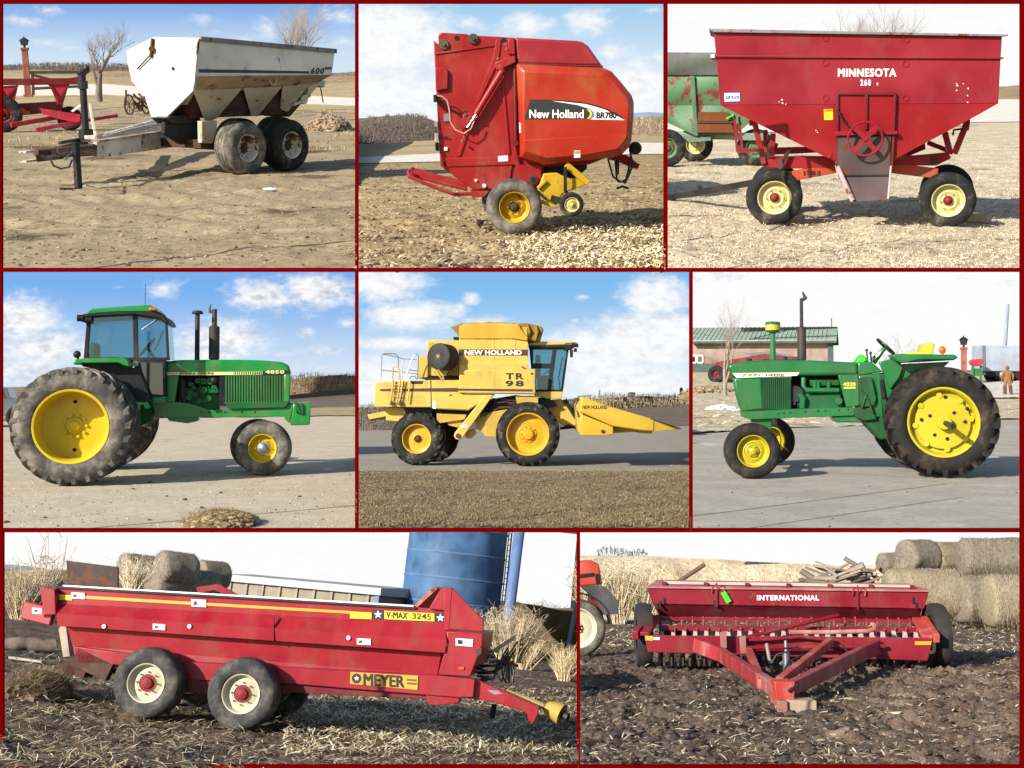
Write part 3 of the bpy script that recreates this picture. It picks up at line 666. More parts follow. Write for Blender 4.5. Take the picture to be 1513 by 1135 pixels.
# plot 8: rutted mud, grain drill
def hf8(x, y):
    f = max(0, min(1, (34-y)/6)); r = .05*fbm(x, y, 1.1, 4, 8)+.06*fbm(x, y, 3.2, 4, 9)+.04*fbm(x, y, 8, 4, 2)
    rut = 0
    for (a, b, w) in ((12.6, .3, .5), (13.8, .25, .55), (15.2, .18, .6), (16.6, .12, .55), (18.2, .10, .6), (19.8, .07, .55), (21.6, .05, .7), (24, .02, .8)):
        q = (y-a-b*(x-1.5))/w
        if abs(q) < 1 and x > .1: rut += (abs(sin((x*1.0+y*.45)*9+2.2*q))-.72)*.3*(1-q*q)*min(1, (x-.1)); r *= .8
    return f*(r+rut)
band(S8, 'ground', m_mud8, K((-100, 290), (700, 270), (1100, 285), (2000, 290)), flat(S8.yb), 460, 340, hf8, lip=.04)
hill(S8, 'field', m_deadgrass, flat(304), 41.5, K((-100, 92), (80, 82), (260, 84), (420, 92), (640, 106), (900, 124), (2000, 124)), rough=.15)
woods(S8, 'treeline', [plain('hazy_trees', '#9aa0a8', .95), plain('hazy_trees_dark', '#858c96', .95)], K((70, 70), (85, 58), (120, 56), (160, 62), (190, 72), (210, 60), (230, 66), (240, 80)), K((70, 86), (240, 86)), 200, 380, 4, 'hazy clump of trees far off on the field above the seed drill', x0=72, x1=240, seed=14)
sky(S8, 360, '#e9eef5', '#f9fafb', '#ffffff', [(700, 40, 1200, 200, 1.0)], 1.0, .5, .2, .6, shade='#fdfdfd', base=.5)
straw(S8, 'corn_stalks', m_husk+m_straw, 5200, (S8.xa, S8.xb, 290, 795), .085, .009, 'bits of straw and broken stalk lying in the mud around the seed drill', 81, .05, hf8, .4)
straw(S8, 'corn_husks', m_husk, 4500, (S8.xa, S8.xb, 288, 420), .14, .014, 'bleached stalks spread on the ground behind the seed drill', 82, .06, hf8, .5)
clods(S8, 'mud_lumps', m_mudclod[:2], 700, (S8.xa, S8.xb, 400, 800), .05, 'large wet lumps of turned mud lying among the ruts before the seed drill', 84, hf8, 'mud', .5)
clods(S8, 'mud_clods', m_mudclod, 5000, (S8.xa, S8.xb, 380, 800), .019, 'lumps of dark mud turned up in the ruts before the seed drill', 83, hf8, 'mud')
# ------------------------------------------------------------------ paints and rubbers of the machines
m_white = paint('weathered_white_paint', '#c9c8c2', .45, '#7d6a50', .2, rust=.04)
m_white_dirty = paint('stained_white_paint', '#b5ab98', .55, '#6b573d', .55, rust=.08)
m_rust_white = paint('rust_flaked_white', '#bdb6aa', .55, '#6b573d', .4, rust=.42, rustcol='#48291c')
m_grey_rail = paint('dull_zinc_rail', '#77777a', .5, '#5a4c40', .4, rust=.35)
m_rusty = paint('rusty_steel', '#3f2e25', .85, '#6e5a44', .4, rust=.4, rustcol='#40281c', bump=.2)
m_black = paint('chalky_black_paint', '#16171a', .5, '#5a5146', .25)
m_navy = plain('navy_decal', '#14172a', .45)
m_red_bale = paint('baler_red', '#88191c', .40, '#8a5a48', .36, var=.10)
m_red_shield = paint('glossy_orange_red', '#962414', .28, '#8f5a34', .42, var=.08, coat=.4)
m_red_hood = paint('faded_pinkish_red', '#842028', .35, '#a35a50', .2)
m_red_dark = paint('dark_red_paint', '#5e1216', .5, '#6b4a36', .4)
m_red_wagon = paint('wagon_red', '#7b1622', .42, '#7d5248', .18, var=.12, fade='#7f1b28')
m_red_wagon_lo = paint('wagon_red_clean', '#7d0f17', .40, '#7d4a3c', .12, var=.08)
m_red_pink = paint('sun_faded_red', '#a01c34', .45, '#8a6a58', .25)
m_red_spread = paint('spreader_red', '#861420', .36, '#6e4a3a', .42, var=.10)
m_red_drill = paint('drill_red', '#761020', .40, '#7d5a4c', .25, rust=.05)
m_red_worn_lit = paint('worn_and_lit_red', '#a3342c', .5, '#b09080', .5, rust=.25)
m_orange_axle = paint('orange_red_axle', '#a03a22', .5, '#6e5a44', .4, rust=.15)
m_green_jd = paint('tractor_green', '#0e742c', .30, '#6a7350', .38, var=.10, coat=.35)
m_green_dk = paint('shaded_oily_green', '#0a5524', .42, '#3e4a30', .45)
m_green_old = paint('older_tractor_green', '#0b5a2a', .32, '#565f44', .36, var=.08, coat=.35)
m_green_grime = paint('engine_grime_green', '#0d4a22', .55, '#2a2a20', .6)
m_yellow_jd = paint('wheel_yellow', '#b8a01a', .33, '#8a6a1a', .30, var=.06)
m_yellow_rim2 = paint('chrome_yellow_wheel', '#a3961e', .36, '#7d7a2a', .15, var=.06)
m_yellow_strip = plain('pale_yellow_decal', '#d9cf86', .4)
m_yellow_nh = paint('harvester_yellow', '#b09846', .42, '#8a7444', .46, var=.06, fade='#b59b4a')
m_yellow_nh2 = paint('deep_harvester_yellow', '#a58a3c', .42, '#86703a', .42, var=.08)
m_yellow_head = paint('corn_head_yellow', '#ad8c2a', .36, '#a08a4a', .25, var=.06)
m_tarp = paint('yellow_tarpaulin', '#ab8528', .6, '#8a6a20', .25, var=.10, bump=.3)
m_tarp_dk = paint('brown_tarp_fold', '#7d6220', .7, '#55441c', .4)
m_yellow_rim5 = paint('orange_yellow_wheel', '#b58a1c', .36, '#94742e', .2)
m_yellow_pick = paint('pickup_yellow', '#b08e1c', .40, '#6e5a2a', .35, rust=.12)
m_cream_rim = paint('cream_wheel', '#b8b07c', .45, '#7a6c48', .5)
m_cream_rim2 = paint('ivory_wheel', '#b5ae94', .45, '#786a56', .42)
m_redhub = paint('red_hub', '#741a1f', .6, '#6b4a3a', .3)
m_brown_band = plain('brown_decal_band', '#3d2523', .45)
m_ink = plain('black_lettering', '#101010', .5)
m_letter_w = plain('white_lettering', '#e6e4df', .45)
m_letter_y = plain('yellow_lettering', '#d8c53a', .5)
m_sticker_w = plain('white_sticker', '#dcdad4', .45)
m_sticker_y = plain('yellow_sticker', '#d8b81c', .45)
m_lime = plain('lime_green_tag', '#3fd424', .5)
m_rub = rubber('dusty_black_rubber', '#1c1c1a', '#8a8170', .35)
m_rub_grey = rubber('weathered_grey_rubber', '#3b3935', '#9c9382', .72)
m_rub_mud = rubber('muddy_black_rubber', '#1b1a18', '#5c4a3a', .5)
m_rub_worn = rubber('worn_pale_rubber', '#34322e', '#a39a8a', .8)
m_glass_cab = glass('cab_glass', '#b5e0ea', .08, .97)
m_glass_dk = glass('smoked_glass', '#55605e', .14, .8)
m_steel = paint('bare_steel', '#8f9092', .35, '#5a5550', .3, metal=.8)
m_chrome = paint('polished_rod', '#c9c9c9', .2, '#777777', .1, metal=1)
m_hose = plain('black_hose', '#151515', .5)
m_wood = paint('grey_weathered_wood', '#9c8f7e', .85, '#5e5244', .4, bump=.4)
m_amber = plain('amber_lens', '#d2500c', .25)
m_galv = paint('dull_chute', '#4d4443', .5, '#6b4a44', .5, rust=.12, metal=.3)
def lamp_post(st, x, yb, yt, yl, wd, label, dep=None):
    g = st.gp(x, yb) if dep is None else st.at(x, yb, dep); e = Thing(st, 'lamp_post', label, 'lamp post', g); k = st.k(g.y); w = wd/k; H = e.p(x, yl, y=0).z; Ht = e.p(x, yt, y=0).z
    m = MB(); m.box(-w*.75, w*.75, -w*.75, w*.75, -.1, H*.06); m.box(-w*.5, w*.5, -w*.5, w*.5, H*.06, H*.95); m.box(-w*.65, w*.65, -w*.65, w*.65, H*.95, H); m.build('post', paint('brick_red_post', '#7a4034', .8, '#9a8070', .4), e.e, bevel=.02)
    L = Ht-H; r = w*.75; m = MB(); m.cyl((0, 0, H), (0, 0, H+L*.2), w*.2, 8)
    for a, b in ((-1, -1), (1, -1), (1, 1), (-1, 1)): m.bar((a*r*.55, b*r*.55, H+L*.2), (a*r*.8, b*r*.8, H+L*.62), w*.12)
    m.lathe([(r*1.25, L*.6), (r*.5, L*.82), (r*.18, L*.86), (r*.1, L)], (0, 0, H), (0, 0, 1), 8); m.lathe([(r*.7, L*.2), (r*.8, L*.2)], (0, 0, H), (0, 0, 1), 8); m.build('lantern', m_black, e.e, 0)
    m = MB(); m.lathe([(r*.7, L*.2), (r*1.05, L*.6)], (0, 0, H), (0, 0, 1), 4); m.build('lantern_glass', m_glass_dk, e.e, 0)
    return e
# ------------------------------------------------------------------ plot 1: white spreader in the farm yard
T = Thing(S1, 'spreader_trailer', 'white two axle spreader trailer with sloping hopper and stained lower sides', 'trailer', S1.gp(1008, 737), 41)
P = T.p
c = P(1045, 620, y=0); R1 = c.z*.99; c2 = P(1229, 598, y=0)
for x, lab in ((c.x, 0), (c2.x, 1)):
    wheel(T, x, R1, 0, R1, R1*.50, .46, m_rub_worn if not lab else m_rub, m_rust_white, dish=.16, hub=.06, ribs=4, bolts=8, boltr=.10, hubmat=m_rusty, boltmat=m_rusty)
    wheel(T, min((P((1040, 1200)[lab], py, y=1.12) for py in range(480, 625, 3)), key=lambda p: abs(p.z-R1)).x, R1, 1.62, R1, R1*.50, .46, m_rub, m_rust_white, dish=.16, hub=.06, ribs=4, far=True)
ax = MB(); ax.bar((c.x, .5, R1), (c.x, 1.4, R1), .12); ax.bar((c2.x, .5, R1), (c2.x, 1.4, R1), .12); ax.bar((c.x-.3, .6, R1+.08), (c2.x+.4, .6, R1+.08), .12, .2); ax.bar((c.x-.3, 1.2, R1+.08), (c2.x+.4, 1.2, R1+.08), .12, .2); ax.build('axle', m_rusty, T.e)
ya, yb_, yc = .06, .10, .42
A0, A1, B1, B0 = (P(*q, y=yb_) for q in ((835, 165), (1400, 217), (1388, 314), (821, 320)))
C0, C1 = P(808, 378, y=yc), P(1322, 350, y=yc)
xf = A0.x; W = P(530, 212, x=xf); ymax = W.y; ymid = (yb_+ymax)/2
nr = [A0, B0, C0]; z_low = P(690, 497, x=xf+.1).z
G0 = V((C0.x+.25, ymid-.35, z_low)); G1 = V((C1.x-.35, ymid-.35, z_low+.05))
mir = lambda p, dz=0: V((p.x, ymax+yb_-p.y, p.z+dz))
fA, fB, fC = P(536, 218, x=xf+.04), P(552, 330, x=xf+.04), P(606, 385, x=xf+.04)
body = MB()
r0 = [A0+V((.03, 0, 0)), B0+V((.03, 0, 0)), C0+V((.03, 0, 0)), V((C0.x+.1, ymid-.3, z_low+.25)), mir(V((C0.x+.1, ymid-.3, z_low+.25))), fC, fB, fA]
r1 = [A1, B1, C1, V((C1.x-.1, ymid-.3, z_low+.4)), mir(V((C1.x-.1, ymid-.3, z_low+.4))), mir(C1), mir(B1, fB.z-B0.z), mir(A1, fA.z-A0.z)]
body.loft([r0, r1]); body.build('hopper', m_white_dirty, T.e, 20)
up = MB(); o = V((0, -.02, 0)); up.loft([[A0+o, B0+o, B0-o, A0-o], [A1+o, B1+o, B1-o, A1-o]]); up.build('side_panel', m_white, T.e, 0)
fp = MB(); pr = T.yz([(530, 212), (640, 156), (835, 160), (824, 320), (806, 384), (692, 497), (636, 497), (602, 390), (552, 342), (534, 260)], xf-.02); fp.prism(pr, xf-.02, xf+.03, 'x'); fp.build('front_panel', m_white, T.e, 0, .01)
bd = MB(); o2 = V((0, -.03, 0)); bd.add([B0+o2, B1+o2, C1+o2, C0+o2], [(0, 3, 2, 1)]); bd.add([B0+o2*.5, B1+o2*.5, C1+o2*.5, C0+o2*.5], [(0, 1, 2, 3)]); bd.build('lower_side', paint('mud_streaked_white', '#a3967f', .6, '#6b5b40', .85, rust=.25), T.e, 0)
for pts in ([(808, 378), (1015, 372), (908, 498), (861, 513)], [(1020, 370), (1181, 365), (1078, 490), (1052, 482)], [(1185, 362), (1300, 352), (1206, 470), (1174, 458)]):
    a, b = P(*pts[0], y=yc-.03), P(*pts[1], y=yc-.03); c_, d = P(*pts[2], y=yc+.35), P(*pts[3], y=yc+.35); n = V((.02, .03, .02))
    m = MB().loft([[a, b, c_, d], [a+n, b+n, c_+n, d+n]]); m.build('hopper_flap', m_white_dirty, T.e, 0)
m = MB(); m.loft([[V((C0.x+.1, yc+.1, C0.z-.05)), V((C0.x+.3, ymid-.25, z_low)), V((C0.x+.3, ymid+.25, z_low)), V((C0.x+.1, ymax-.4, C0.z-.05))], [V((C1.x-.1, yc+.1, C1.z-.02)), V((C1.x-.5, ymid-.25, z_low)), V((C1.x-.5, ymid+.25, z_low)), V((C1.x-.1, ymax-.4, C1.z-.02))]]); m.build('conveyor_trough', m_rusty, T.e, 0)
m = MB(); m.bar(A0+V((-.01, -.01, .01)), A1+V((.03, -.01, .01)), .10, .085); m.bar(fA, mir(A1, fA.z-A0.z), .1, .085); m.build('top_rail', m_grey_rail, T.e, bevel=.01)
st_ = MB(); yy = yb_-.024; st_.prism(T.xz([(833, 290), (1297, 299), (1297, 309), (833, 305)], yy), yy, yy+.01, 'y'); st_.prism(T.xz([(1362, 282), (1391, 281), (1390, 291), (1362, 292)], yy), yy, yy+.01, 'y'); st_.build('stripe', m_navy, T.e, 0)
T.text('600', 1303, 284, 1360, 311, yy, m_navy, bold=.04, shear=.25, font_space=1.2)
m = MB(); q = P(838, 300, y=yb_-.03); m.bar(P(832, 163, y=yb_-.02), P(812, 372, y=yb_-.02), .035, .03); m.build('corner_post', m_rust_white, T.e)
m = MB(); m.bar(P(640, 162, x=xf-.05), P(632, 240, x=xf-.05), .05, .04); m.tube([P(575, 290, x=xf-.05), P(632, 228, x=xf-.06)], .015, 6); m.cyl(P(634, 205, x=xf-.1), P(634, 205, x=xf-.02), .05, 10); m.build('tarp_bracket', m_rusty, T.e)
m = MB(); q = P(727, 288, x=xf-.025); m.cyl(q, q+V((-.02, 0, 0)), .03, 8); m.build('bolt_hole', DARK, T.e)
m = MB(); q = P(1145, 332, y=.22); m.tube([q+V((.09*cos(t), 0, .09*sin(t)*1.2)) for t in [2*pi*i/14 for i in range(14)]], .018, 6, close=True); m.build('tie_ring', m_white_dirty, T.e)
# rear spinner guard and rods
m = MB(); m.prism(T.xz([(1296, 352), (1366, 338), (1360, 368), (1336, 358), (1304, 396), (1288, 400)], .5), .5, 1.6, 'y'); m.build('spinner_hood', m_white_dirty, T.e, bevel=.01)
m = MB(); q = P(1278, 418, y=.6); m.cyl(q, q+V((0, .06, 0)), .09, 18); m.tube([P(1232, 440, y=.6), P(1265, 425, y=.62), P(1300, 400, y=.6)], .03, 6); m.build('spinner_drive', m_white, T.e)
m = MB(); m.tube([P(1344, 368, y=.5), P(1355, 430, y=.5)], .012, 5); m.build('hanging_rod', m_black, T.e)
m = MB(); m.prism(T.xz([(1190, 470), (1270, 400), (1290, 405), (1215, 490)], .8), .8, 1.5, 'y'); m.build('rear_trough', m_rusty, T.e)
# drawbar
m_beam_white = paint('chipped_white_beam', '#c3beb6', .5, '#6b573d', .3, rust=.24, rustcol='#48291c')
N1a, N1b = P(862, 560, z=.62), P(400, 628, z=.58); F1a, F1b = P(690, 515, z=.70), P(398, 596, z=.62); Hh = P(128, 655, z=.50)
m = MB(); m.bar(N1a, N1b, .08, .36, h2=.27); m.build('drawbar_beam', m_beam_white, T.e, bevel=.012)
m = MB(); up_ = V((0, 0, .17)); m.bar(N1a+up_, N1b+up_*.82, .15, .03); m.build('beam_flange', paint('rusted_edge', '#a08a7d', .6, '#5a3424', .4, rust=.42), T.e)
m = MB(); m.bar(F1a, F1b, .08, .26, h2=.22); m.build('drawbar_beam', m_beam_white, T.e, bevel=.012)
m = MB(); m.bar(N1b, P(240, 640, z=.55), .1, .2, h2=.16); m.bar(F1b, P(240, 634, z=.56), .1, .18, h2=.14); m.bar(P(262, 640, z=.54), P(150, 653, z=.5), .2, .2); m.build('drawbar_nose', m_rusty, T.e, bevel=.012)
m = MB(); e_ = (Hh-P(200, 648, z=.5)).normalized()
for dz in (.075, -.075): m.bar(P(160, 650, z=.5)+V((0, 0, dz)), Hh+V((0, 0, dz))+e_*.2, .12, .03)
m.build('hitch_clevis', m_rust_white, T.e)
m = MB(); m.prism([(0, 0), (.42, 0), (.34, .12), (.06, .12)], 0, .05, 'x'); 
m = MB(); q = P(205, 640, z=.6); m.bar(q, P(150, 640, z=.62), .1, .08); m.build('hitch_latch', m_rusty, T.e, bevel=.008); m = MB(); m.tube([P(250, 600, z=.7), P(330, 585, z=.7), P(385, 592, z=.7)], .03, 6); m.build('control_rod', m_rusty, T.e); m = MB(); m.bar(P(272, 670, z=.5), P(310, 632, z=.62), .025); m.build('jack_crank', m_steel, T.e)
m = MB(); m.tube([P(215, 676, z=.45), P(225, 695, z=.35), P(255, 708, z=.28), P(290, 700, z=.32), P(302, 672, z=.42)], .016, 6); m.tube([P(200, 660, z=.6), P(240, 648, z=.66), P(290, 640, z=.6)], .016, 6); m.build('hydraulic_hose', m_hose, T.e)
gj = T.Li @ S1.gp(330, 796); zt = T.p(325, 598, y=gj.y).z
m = MB(); m.box(gj.x-.045, gj.x+.045, gj.y-.045, gj.y+.045, .02, zt); m.mat(1).box(gj.x-.035, gj.x+.035, gj.y-.036, gj.y+.035, 0, .12); m.mat(0).bar(V((gj.x-.28, gj.y+.1, .03)), V((gj.x+.03, gj.y-.05, .02)), .1, .03); m.bar((gj.x, gj.y, zt-.1), N1b+V((0, 0, .05)), .06, .06); m.build('jack_stand', [m_black, m_steel], T.e, bevel=.006)
q0 = P(360, 556, z=.78); zq = q0.z; top = T.p(365, 298, y=q0.y)
m = MB(); m.cyl(q0, q0+V((0, 0, (top.z-zq)*.93)), .062, 14); q = q0+V((0, 0, (top.z-zq)*.93)); m.bar(q+V((-.06, 0, 0)), q+V((.1, 0, .1)), .1, .1); m.ball(q+V((.1, 0, .12)), .06, 8); m.box(q0.x-.1, q0.x+.1, q0.y-.08, q0.y+.08, zq-.1, zq+.06); m.cyl(q0+V((0, 0, .78)), q0+V((0, 0, .92)), .09, 12); m.build('lift_cylinder', m_black, T.e)
m = MB(); a = P(378, 446, z=1.12); m.bar(a, P(403, 592, z=.66), .05, .14, h2=.2); m.bar(P(360, 555, z=.75), P(398, 600, z=.64), .2, .08); m.build('cylinder_bracket', m_white_dirty, T.e, bevel=.008)
m = MB(); m.tube([F1a+V((0, -.2, .02)), P(540, 548, z=.72), F1b+V((.1, -.05, .06))], .045, 8); m.build('pto_shaft', m_white_dirty, T.e)
m = MB(); m.prism(T.xz([(690, 495), (830, 470), (850, 520), (720, 520)], ymid-.2), ymid-.2, ymid+.2, 'y'); m.build('gearbox', m_black, T.e, bevel=.02)
m = MB(); m.prism(T.xz([(826, 520), (850, 516), (838, 598), (815, 598)], P(840, 560, z=.62).y-.08), P(840, 560, z=.62).y-.08, P(840, 560, z=.62).y, 'y'); m.build('rust_streak_plate', m_rusty, T.e)
T.slab('axle_mount_and_shade', [(846, 508), (912, 505), (908, 560), (892, 602), (848, 600)], .5, .62, m_white_dirty, .01)
T.slab('axle_mount_and_shade', [(690, 512), (850, 508), (850, 600), (760, 606), (690, 560)], .95, 1.05, m_black, .01)  # black slab added to stand in for the shade under the hopper
m = MB(); m.box(c.x-.62, c.x-.1, .6, 1.7, R1+.0, R1+.16); m.build('frame_crossmember', m_rusty, T.e, bevel=.01)

# ---- other things in the yard
I = Thing(S1, 'farm_implement', 'faded red implement frame with V posts standing behind the spreader drawbar', 'implement', S1.gp(150, 556))
m = MB(); m.bar(I.p(-60, 345, y=.5), I.p(345, 341, y=.5), .22, .2); m.build('top_beam', m_red_dark, I.e, bevel=.01)
for pts in ([(-10, 362), (75, 358), (52, 462), (14, 425)], [(208, 354), (288, 354), (262, 442), (240, 442)]):
    a = I.xz(pts, .45); m = MB(); m.prism(a, .45, .55, 'y'); m.mat(1); p0, p1 = I.p(*pts[0], y=.43), I.p(*pts[2], y=.43); m.bar(p0, p1, .05, .08); m.bar(I.p(*pts[1], y=.43), I.p(*pts[3], y=.43), .05, .06); m.build('v_post', [m_red_pink, m_red_dark], I.e)
m = MB(); m.prism(I.xz([(58, 436), (262, 424), (258, 468), (60, 488)], .9), .9, 1.3, 'y'); m.build('lower_box', m_red_dark, I.e, bevel=.01)
m = MB(); m.prism(I.xz([(165, 454), (336, 480), (334, 508), (318, 514), (252, 500), (180, 480)], .1), .1, .16, 'y'); m.build('side_plate', m_red_pink, I.e)
m = MB(); m.bar(I.p(46, 525, y=0), I.p(250, 490, y=.6), .14); m.bar(I.p(150, 545, y=-.1), I.p(340, 510, y=.3), .12); m.bar(I.p(340, 508, y=.35), I.p(492, 485, y=.9), .1); m.build('floor_beam', m_red_pink, I.e, bevel=.01)
m = MB(); m.prism(I.xz([(296, 466), (336, 436), (340, 446), (306, 470)], .05), .05, .1, 'y'); m.build('white_tag_plate', m_sticker_w, I.e)
q = I.p(288, 452, y=1.0); wheel(I, q.x, .38, 1.0, .38, .2, .28, m_rub, m_red_dark, dish=.06, hub=.05); q = I.p(14, 500, y=.2); wheel(I, q.x, .55, .2, .55, .25, .3, m_rub, m_red_dark, dish=.06, hub=.05)
m = MB()
for a, b in (((125, 304), (348, 303)), ((140, 315), (250, 345)), ((250, 345), (345, 322)), ((140, 372), (340, 362)), ((136, 300), (140, 400))): m.bar(I.p(*a, y=3), I.p(*b, y=3), .09)
m.build('rear_rack', m_rusty, I.e)
lamp_post(S1, 118, 408, 152, 200, 22, 'brick red lamp post with black lantern left of the white spreader')
bare_tree(S1, 414, 428, 58, 'leafless spreading tree at the yard edge left of the white hopper', m_bark, 33, .62, 6, .03, lowfork=.22, thin=.7)
bare_tree(S1, 1190, 480, -70, 'tall leafless tree rising behind the rear of the white hopper', m_bark_l, 38, .55, 6, .03, lowfork=.3, dep=62, thin=.72, stems=2)
W_ = Thing(S1, 'old_implement', 'rusty old implement with an iron wheel behind the white hopper front', 'implement', S1.gp(575, 482))
q = W_.p(542, 440, y=0); r = q.z; m = MB(); m.tube([V((q.x+r*.45*cos(t), 0, r+r*.98*sin(t))) for t in [2*pi*i/26 for i in range(26)]], .04, 6, close=True)
for i in range(8): a = 2*pi*i/8; m.tube([V((q.x, 0, r)), V((q.x+r*.44*cos(a), 0, r+r*.96*sin(a)))], .018, 5)
m.build('iron_wheel', m_rusty, W_.e)
q = W_.p(612, 450, y=.8); m = MB(); m.tube([V((q.x+r*.4*cos(t), .9, r*.9+r*.85*sin(t))) for t in [2*pi*i/26 for i in range(26)]], .04, 6, close=True); m.build('iron_wheel', m_rusty, W_.e)
m = MB(); R_ = random.Random(4)
for i in range(16): a = W_.p(545+R_.random()*80, 385+R_.random()*80, y=R_.random()); b = W_.p(545+R_.random()*80, 400+R_.random()*70, y=R_.random()); m.bar(a, b, .05)
m.bar(W_.p(528, 378, y=0), W_.p(530, 440, y=0), .08); m.build('tangled_frame', m_rusty, W_.e)
mound(S1, 'dirt_pile', 'rough heap of dug earth and sods right of the white spreader wheels', 'dirt pile', 1300, 1478, 548, 468, m_clod[:2]+m_clod, 3, 1500, 1.4, .09)
m = MB(); g = S1.gp(1132, 800); clod(m, (0, 0, .02), .1, random.Random(2), .35); tag(m.build('paper_scrap', m_sticker_w, None, 0, mw=S1.M @ Mx.Translation(g)), 'crumpled white scrap lying on the dirt below the spreader wheels', 'litter')
# ------------------------------------------------------------------ plot 2: round baler
T = Thing(S2, 'round_baler', 'red round baler with glossy orange red side shield standing on corn stubble', 'baler', S2.gp(660, 988), 3)
P = T.p
c = P(668, 876, y=0); R2 = P(668, 870, y=0).z
wheel(T, c.x, R2, 0, R2, R2*.53, .44, m_rub_worn, m_yellow_pick, dish=.14, hub=.055, ribs=5, bolts=6, boltr=.1, hubmat=m_rusty)
wheel(T, c.x, R2, 2.75, R2, R2*.53, .44, m_rub_worn, m_yellow_pick, dish=.14, hub=.055, ribs=5, far=True)
MB().bar((c.x, .45, R2), (c.x, 2.3, R2), .12).build('axle', m_red_dark, T.e)
y0, y1 = .38, 2.4
# tailgate half and front half of the chamber
tg = MB(); tg.prism(T.xz([(328, 168), (338, 178), (352, 190), (366, 190), (358, 176), (346, 150), (356, 139), (372, 137), (470, 143), (478, 150), (520, 150), (600, 154), (640, 157), (668, 158), (676, 268), (690, 640), (660, 700), (652, 745), (648, 790), (498, 797), (470, 780), (356, 695)], y0), y0, y1, 'y'); tg.build('tailgate', m_red_bale, T.e, bevel=.02)
fr = MB(); fr.prism(T.xz([(668, 158), (930, 172), (1035, 275), (1100, 400), (1110, 640), (980, 690), (790, 700), (785, 745), (745, 790), (648, 792), (655, 660), (672, 500)], y0+.03), y0+.03, y1-.03, 'y'); fr.build('front_frame', m_red_bale, T.e, bevel=.02)
# raised ribs and recess plates on the tailgate side
rb = MB(); yr = y0-.02
for pts in ([(333, 222), (595, 186), (596, 192), (334, 230)], [(590, 165), (612, 165), (600, 260), (500, 470), (486, 470), (578, 240)], [(372, 664), (640, 655), (690, 650), (690, 690), (384, 700)], [(612, 330), (622, 330), (650, 640), (640, 660)], [(425, 655), (442, 655), (478, 545), (462, 545)]):
    rb.prism(T.xz(pts, yr), yr, y0+.01, 'y')
rb.build('side_rib', m_red_bale, T.e, bevel=.008)
gp_ = MB(); gp_.prism(T.xz([(668, 600), (690, 690), (780, 692), (780, 758), (742, 790), (668, 790), (680, 720), (660, 660)], yr-.02), yr-.02, y0, 'y'); gp_.build('pivot_plate', m_red_bale, T.e, bevel=.012)
q = P(745, 752, y=yr-.02); m = MB(); m.cyl(q+V((0, .02, 0)), q+V((0, -.05, 0)), .07, 16); m.mat(1).cyl(q+V((0, -.04, 0)), q+V((0, -.06, 0)), .04, 12); m.build('roller_bearing', [m_rusty, DARK], T.e)
T.slab('side_pocket', [(334, 284), (378, 284), (390, 300), (388, 374), (338, 382)], y0-.06, y0+.02, m_red_bale, .015)
for x, y, r in ((370, 187, 19), (494, 163, 19)):
    q = P(x, y, y=y0-.04); k = r/S2.k(23); m = MB(); m.lathe([(.001, -.03), (k*.3, -.03), (k*.35, 0), (k*.9, .0), (k, .02), (k, .1)], q, (0, 1, 0), 18); m.build('belt_roller', paint('greasy_roller', '#4a4038', .5, '#7d6a50', .5), T.e)
for x, y, r in ((425, 160, 9), (622, 168, 9), (378, 685, 9)):
    q = P(x, y, y=y0-.002); k = r/S2.k(23); MB().cyl(q+V((0, .02, 0)), q+V((0, -.004, 0)), k, 14).build('access_hole', DARK, T.e)
# hydraulic cylinder, links, hoses
m = MB(); a, b, c_ = P(620, 290, y=y0-.1), P(505, 480, y=y0-.1), P(470, 535, y=y0-.1); m.cyl(a, b, .05, 14); m.build('gate_cylinder', m_red_bale, T.e)
m = MB(); m.cyl(b, c_, .022, 10); m.build('cylinder_rod', m_chrome, T.e)
m = MB(); m.prism(T.xz([(586, 262), (640, 240), (670, 232), (672, 262), (640, 276), (606, 300), (590, 290)], y0-.14), y0-.14, y0, 'y'); m.cyl(P(612, 282, y=y0-.16), P(612, 282, y=y0), .045, 14); m.prism(T.xz([(640, 162), (668, 160), (670, 230), (640, 226)], y0-.12), y0-.12, y0, 'y'); m.prism(T.xz([(452, 478), (500, 470), (512, 498), (470, 530), (455, 545), (445, 520)], y0-.12), y0-.12, y0-.02, 'y'); m.build('cylinder_bracket', m_red_bale, T.e, bevel=.012)
m = MB()
for x, y in ((628, 185), (632, 205), (597, 245), (445, 590), (508, 490), (460, 480)): q = P(x, y, y=y0-.13); m.cyl(q+V((0, .03, 0)), q+V((0, -.01, 0)), .02, 8)
m.build('pivot_bolt', m_steel, T.e)
m = MB(); ys = y0-.16; m.tube([P(330, 400, y=ys), P(362, 404, y=ys), P(385, 422, y=ys), P(394, 460, y=ys), P(398, 510, y=ys), P(420, 545, y=ys), P(455, 560, y=ys), P(485, 540, y=ys), P(498, 508, y=ys)], .011, 6); m.build('hydraulic_hose', paint('pale_pink_hose', '#b58a80', .5), T.e)
m = MB(); m.tube([P(332, 412, y=ys), P(360, 420, y=ys), P(385, 445, y=ys)], .012, 6); m.tube([P(398, 460, y=y0-.03), P(440, 476, y=y0-.04), P(470, 466, y=y0-.05)], .010, 6); m.tube([P(352, 574, y=y0-.03), P(392, 576, y=y0-.03)], .01, 6); m.build('hydraulic_hose', m_hose, T.e)
m = MB(); m.prism(T.xz([(326, 398), (340, 396), (342, 428), (328, 428)], y0-.18), y0-.18, y0+.1, 'y'); m.prism(T.xz([(334, 598), (350, 598), (352, 634), (336, 632)], y0-.05), y0-.05, y0+.1, 'y'); m.build('hose_block', m_black, T.e, bevel=.008)
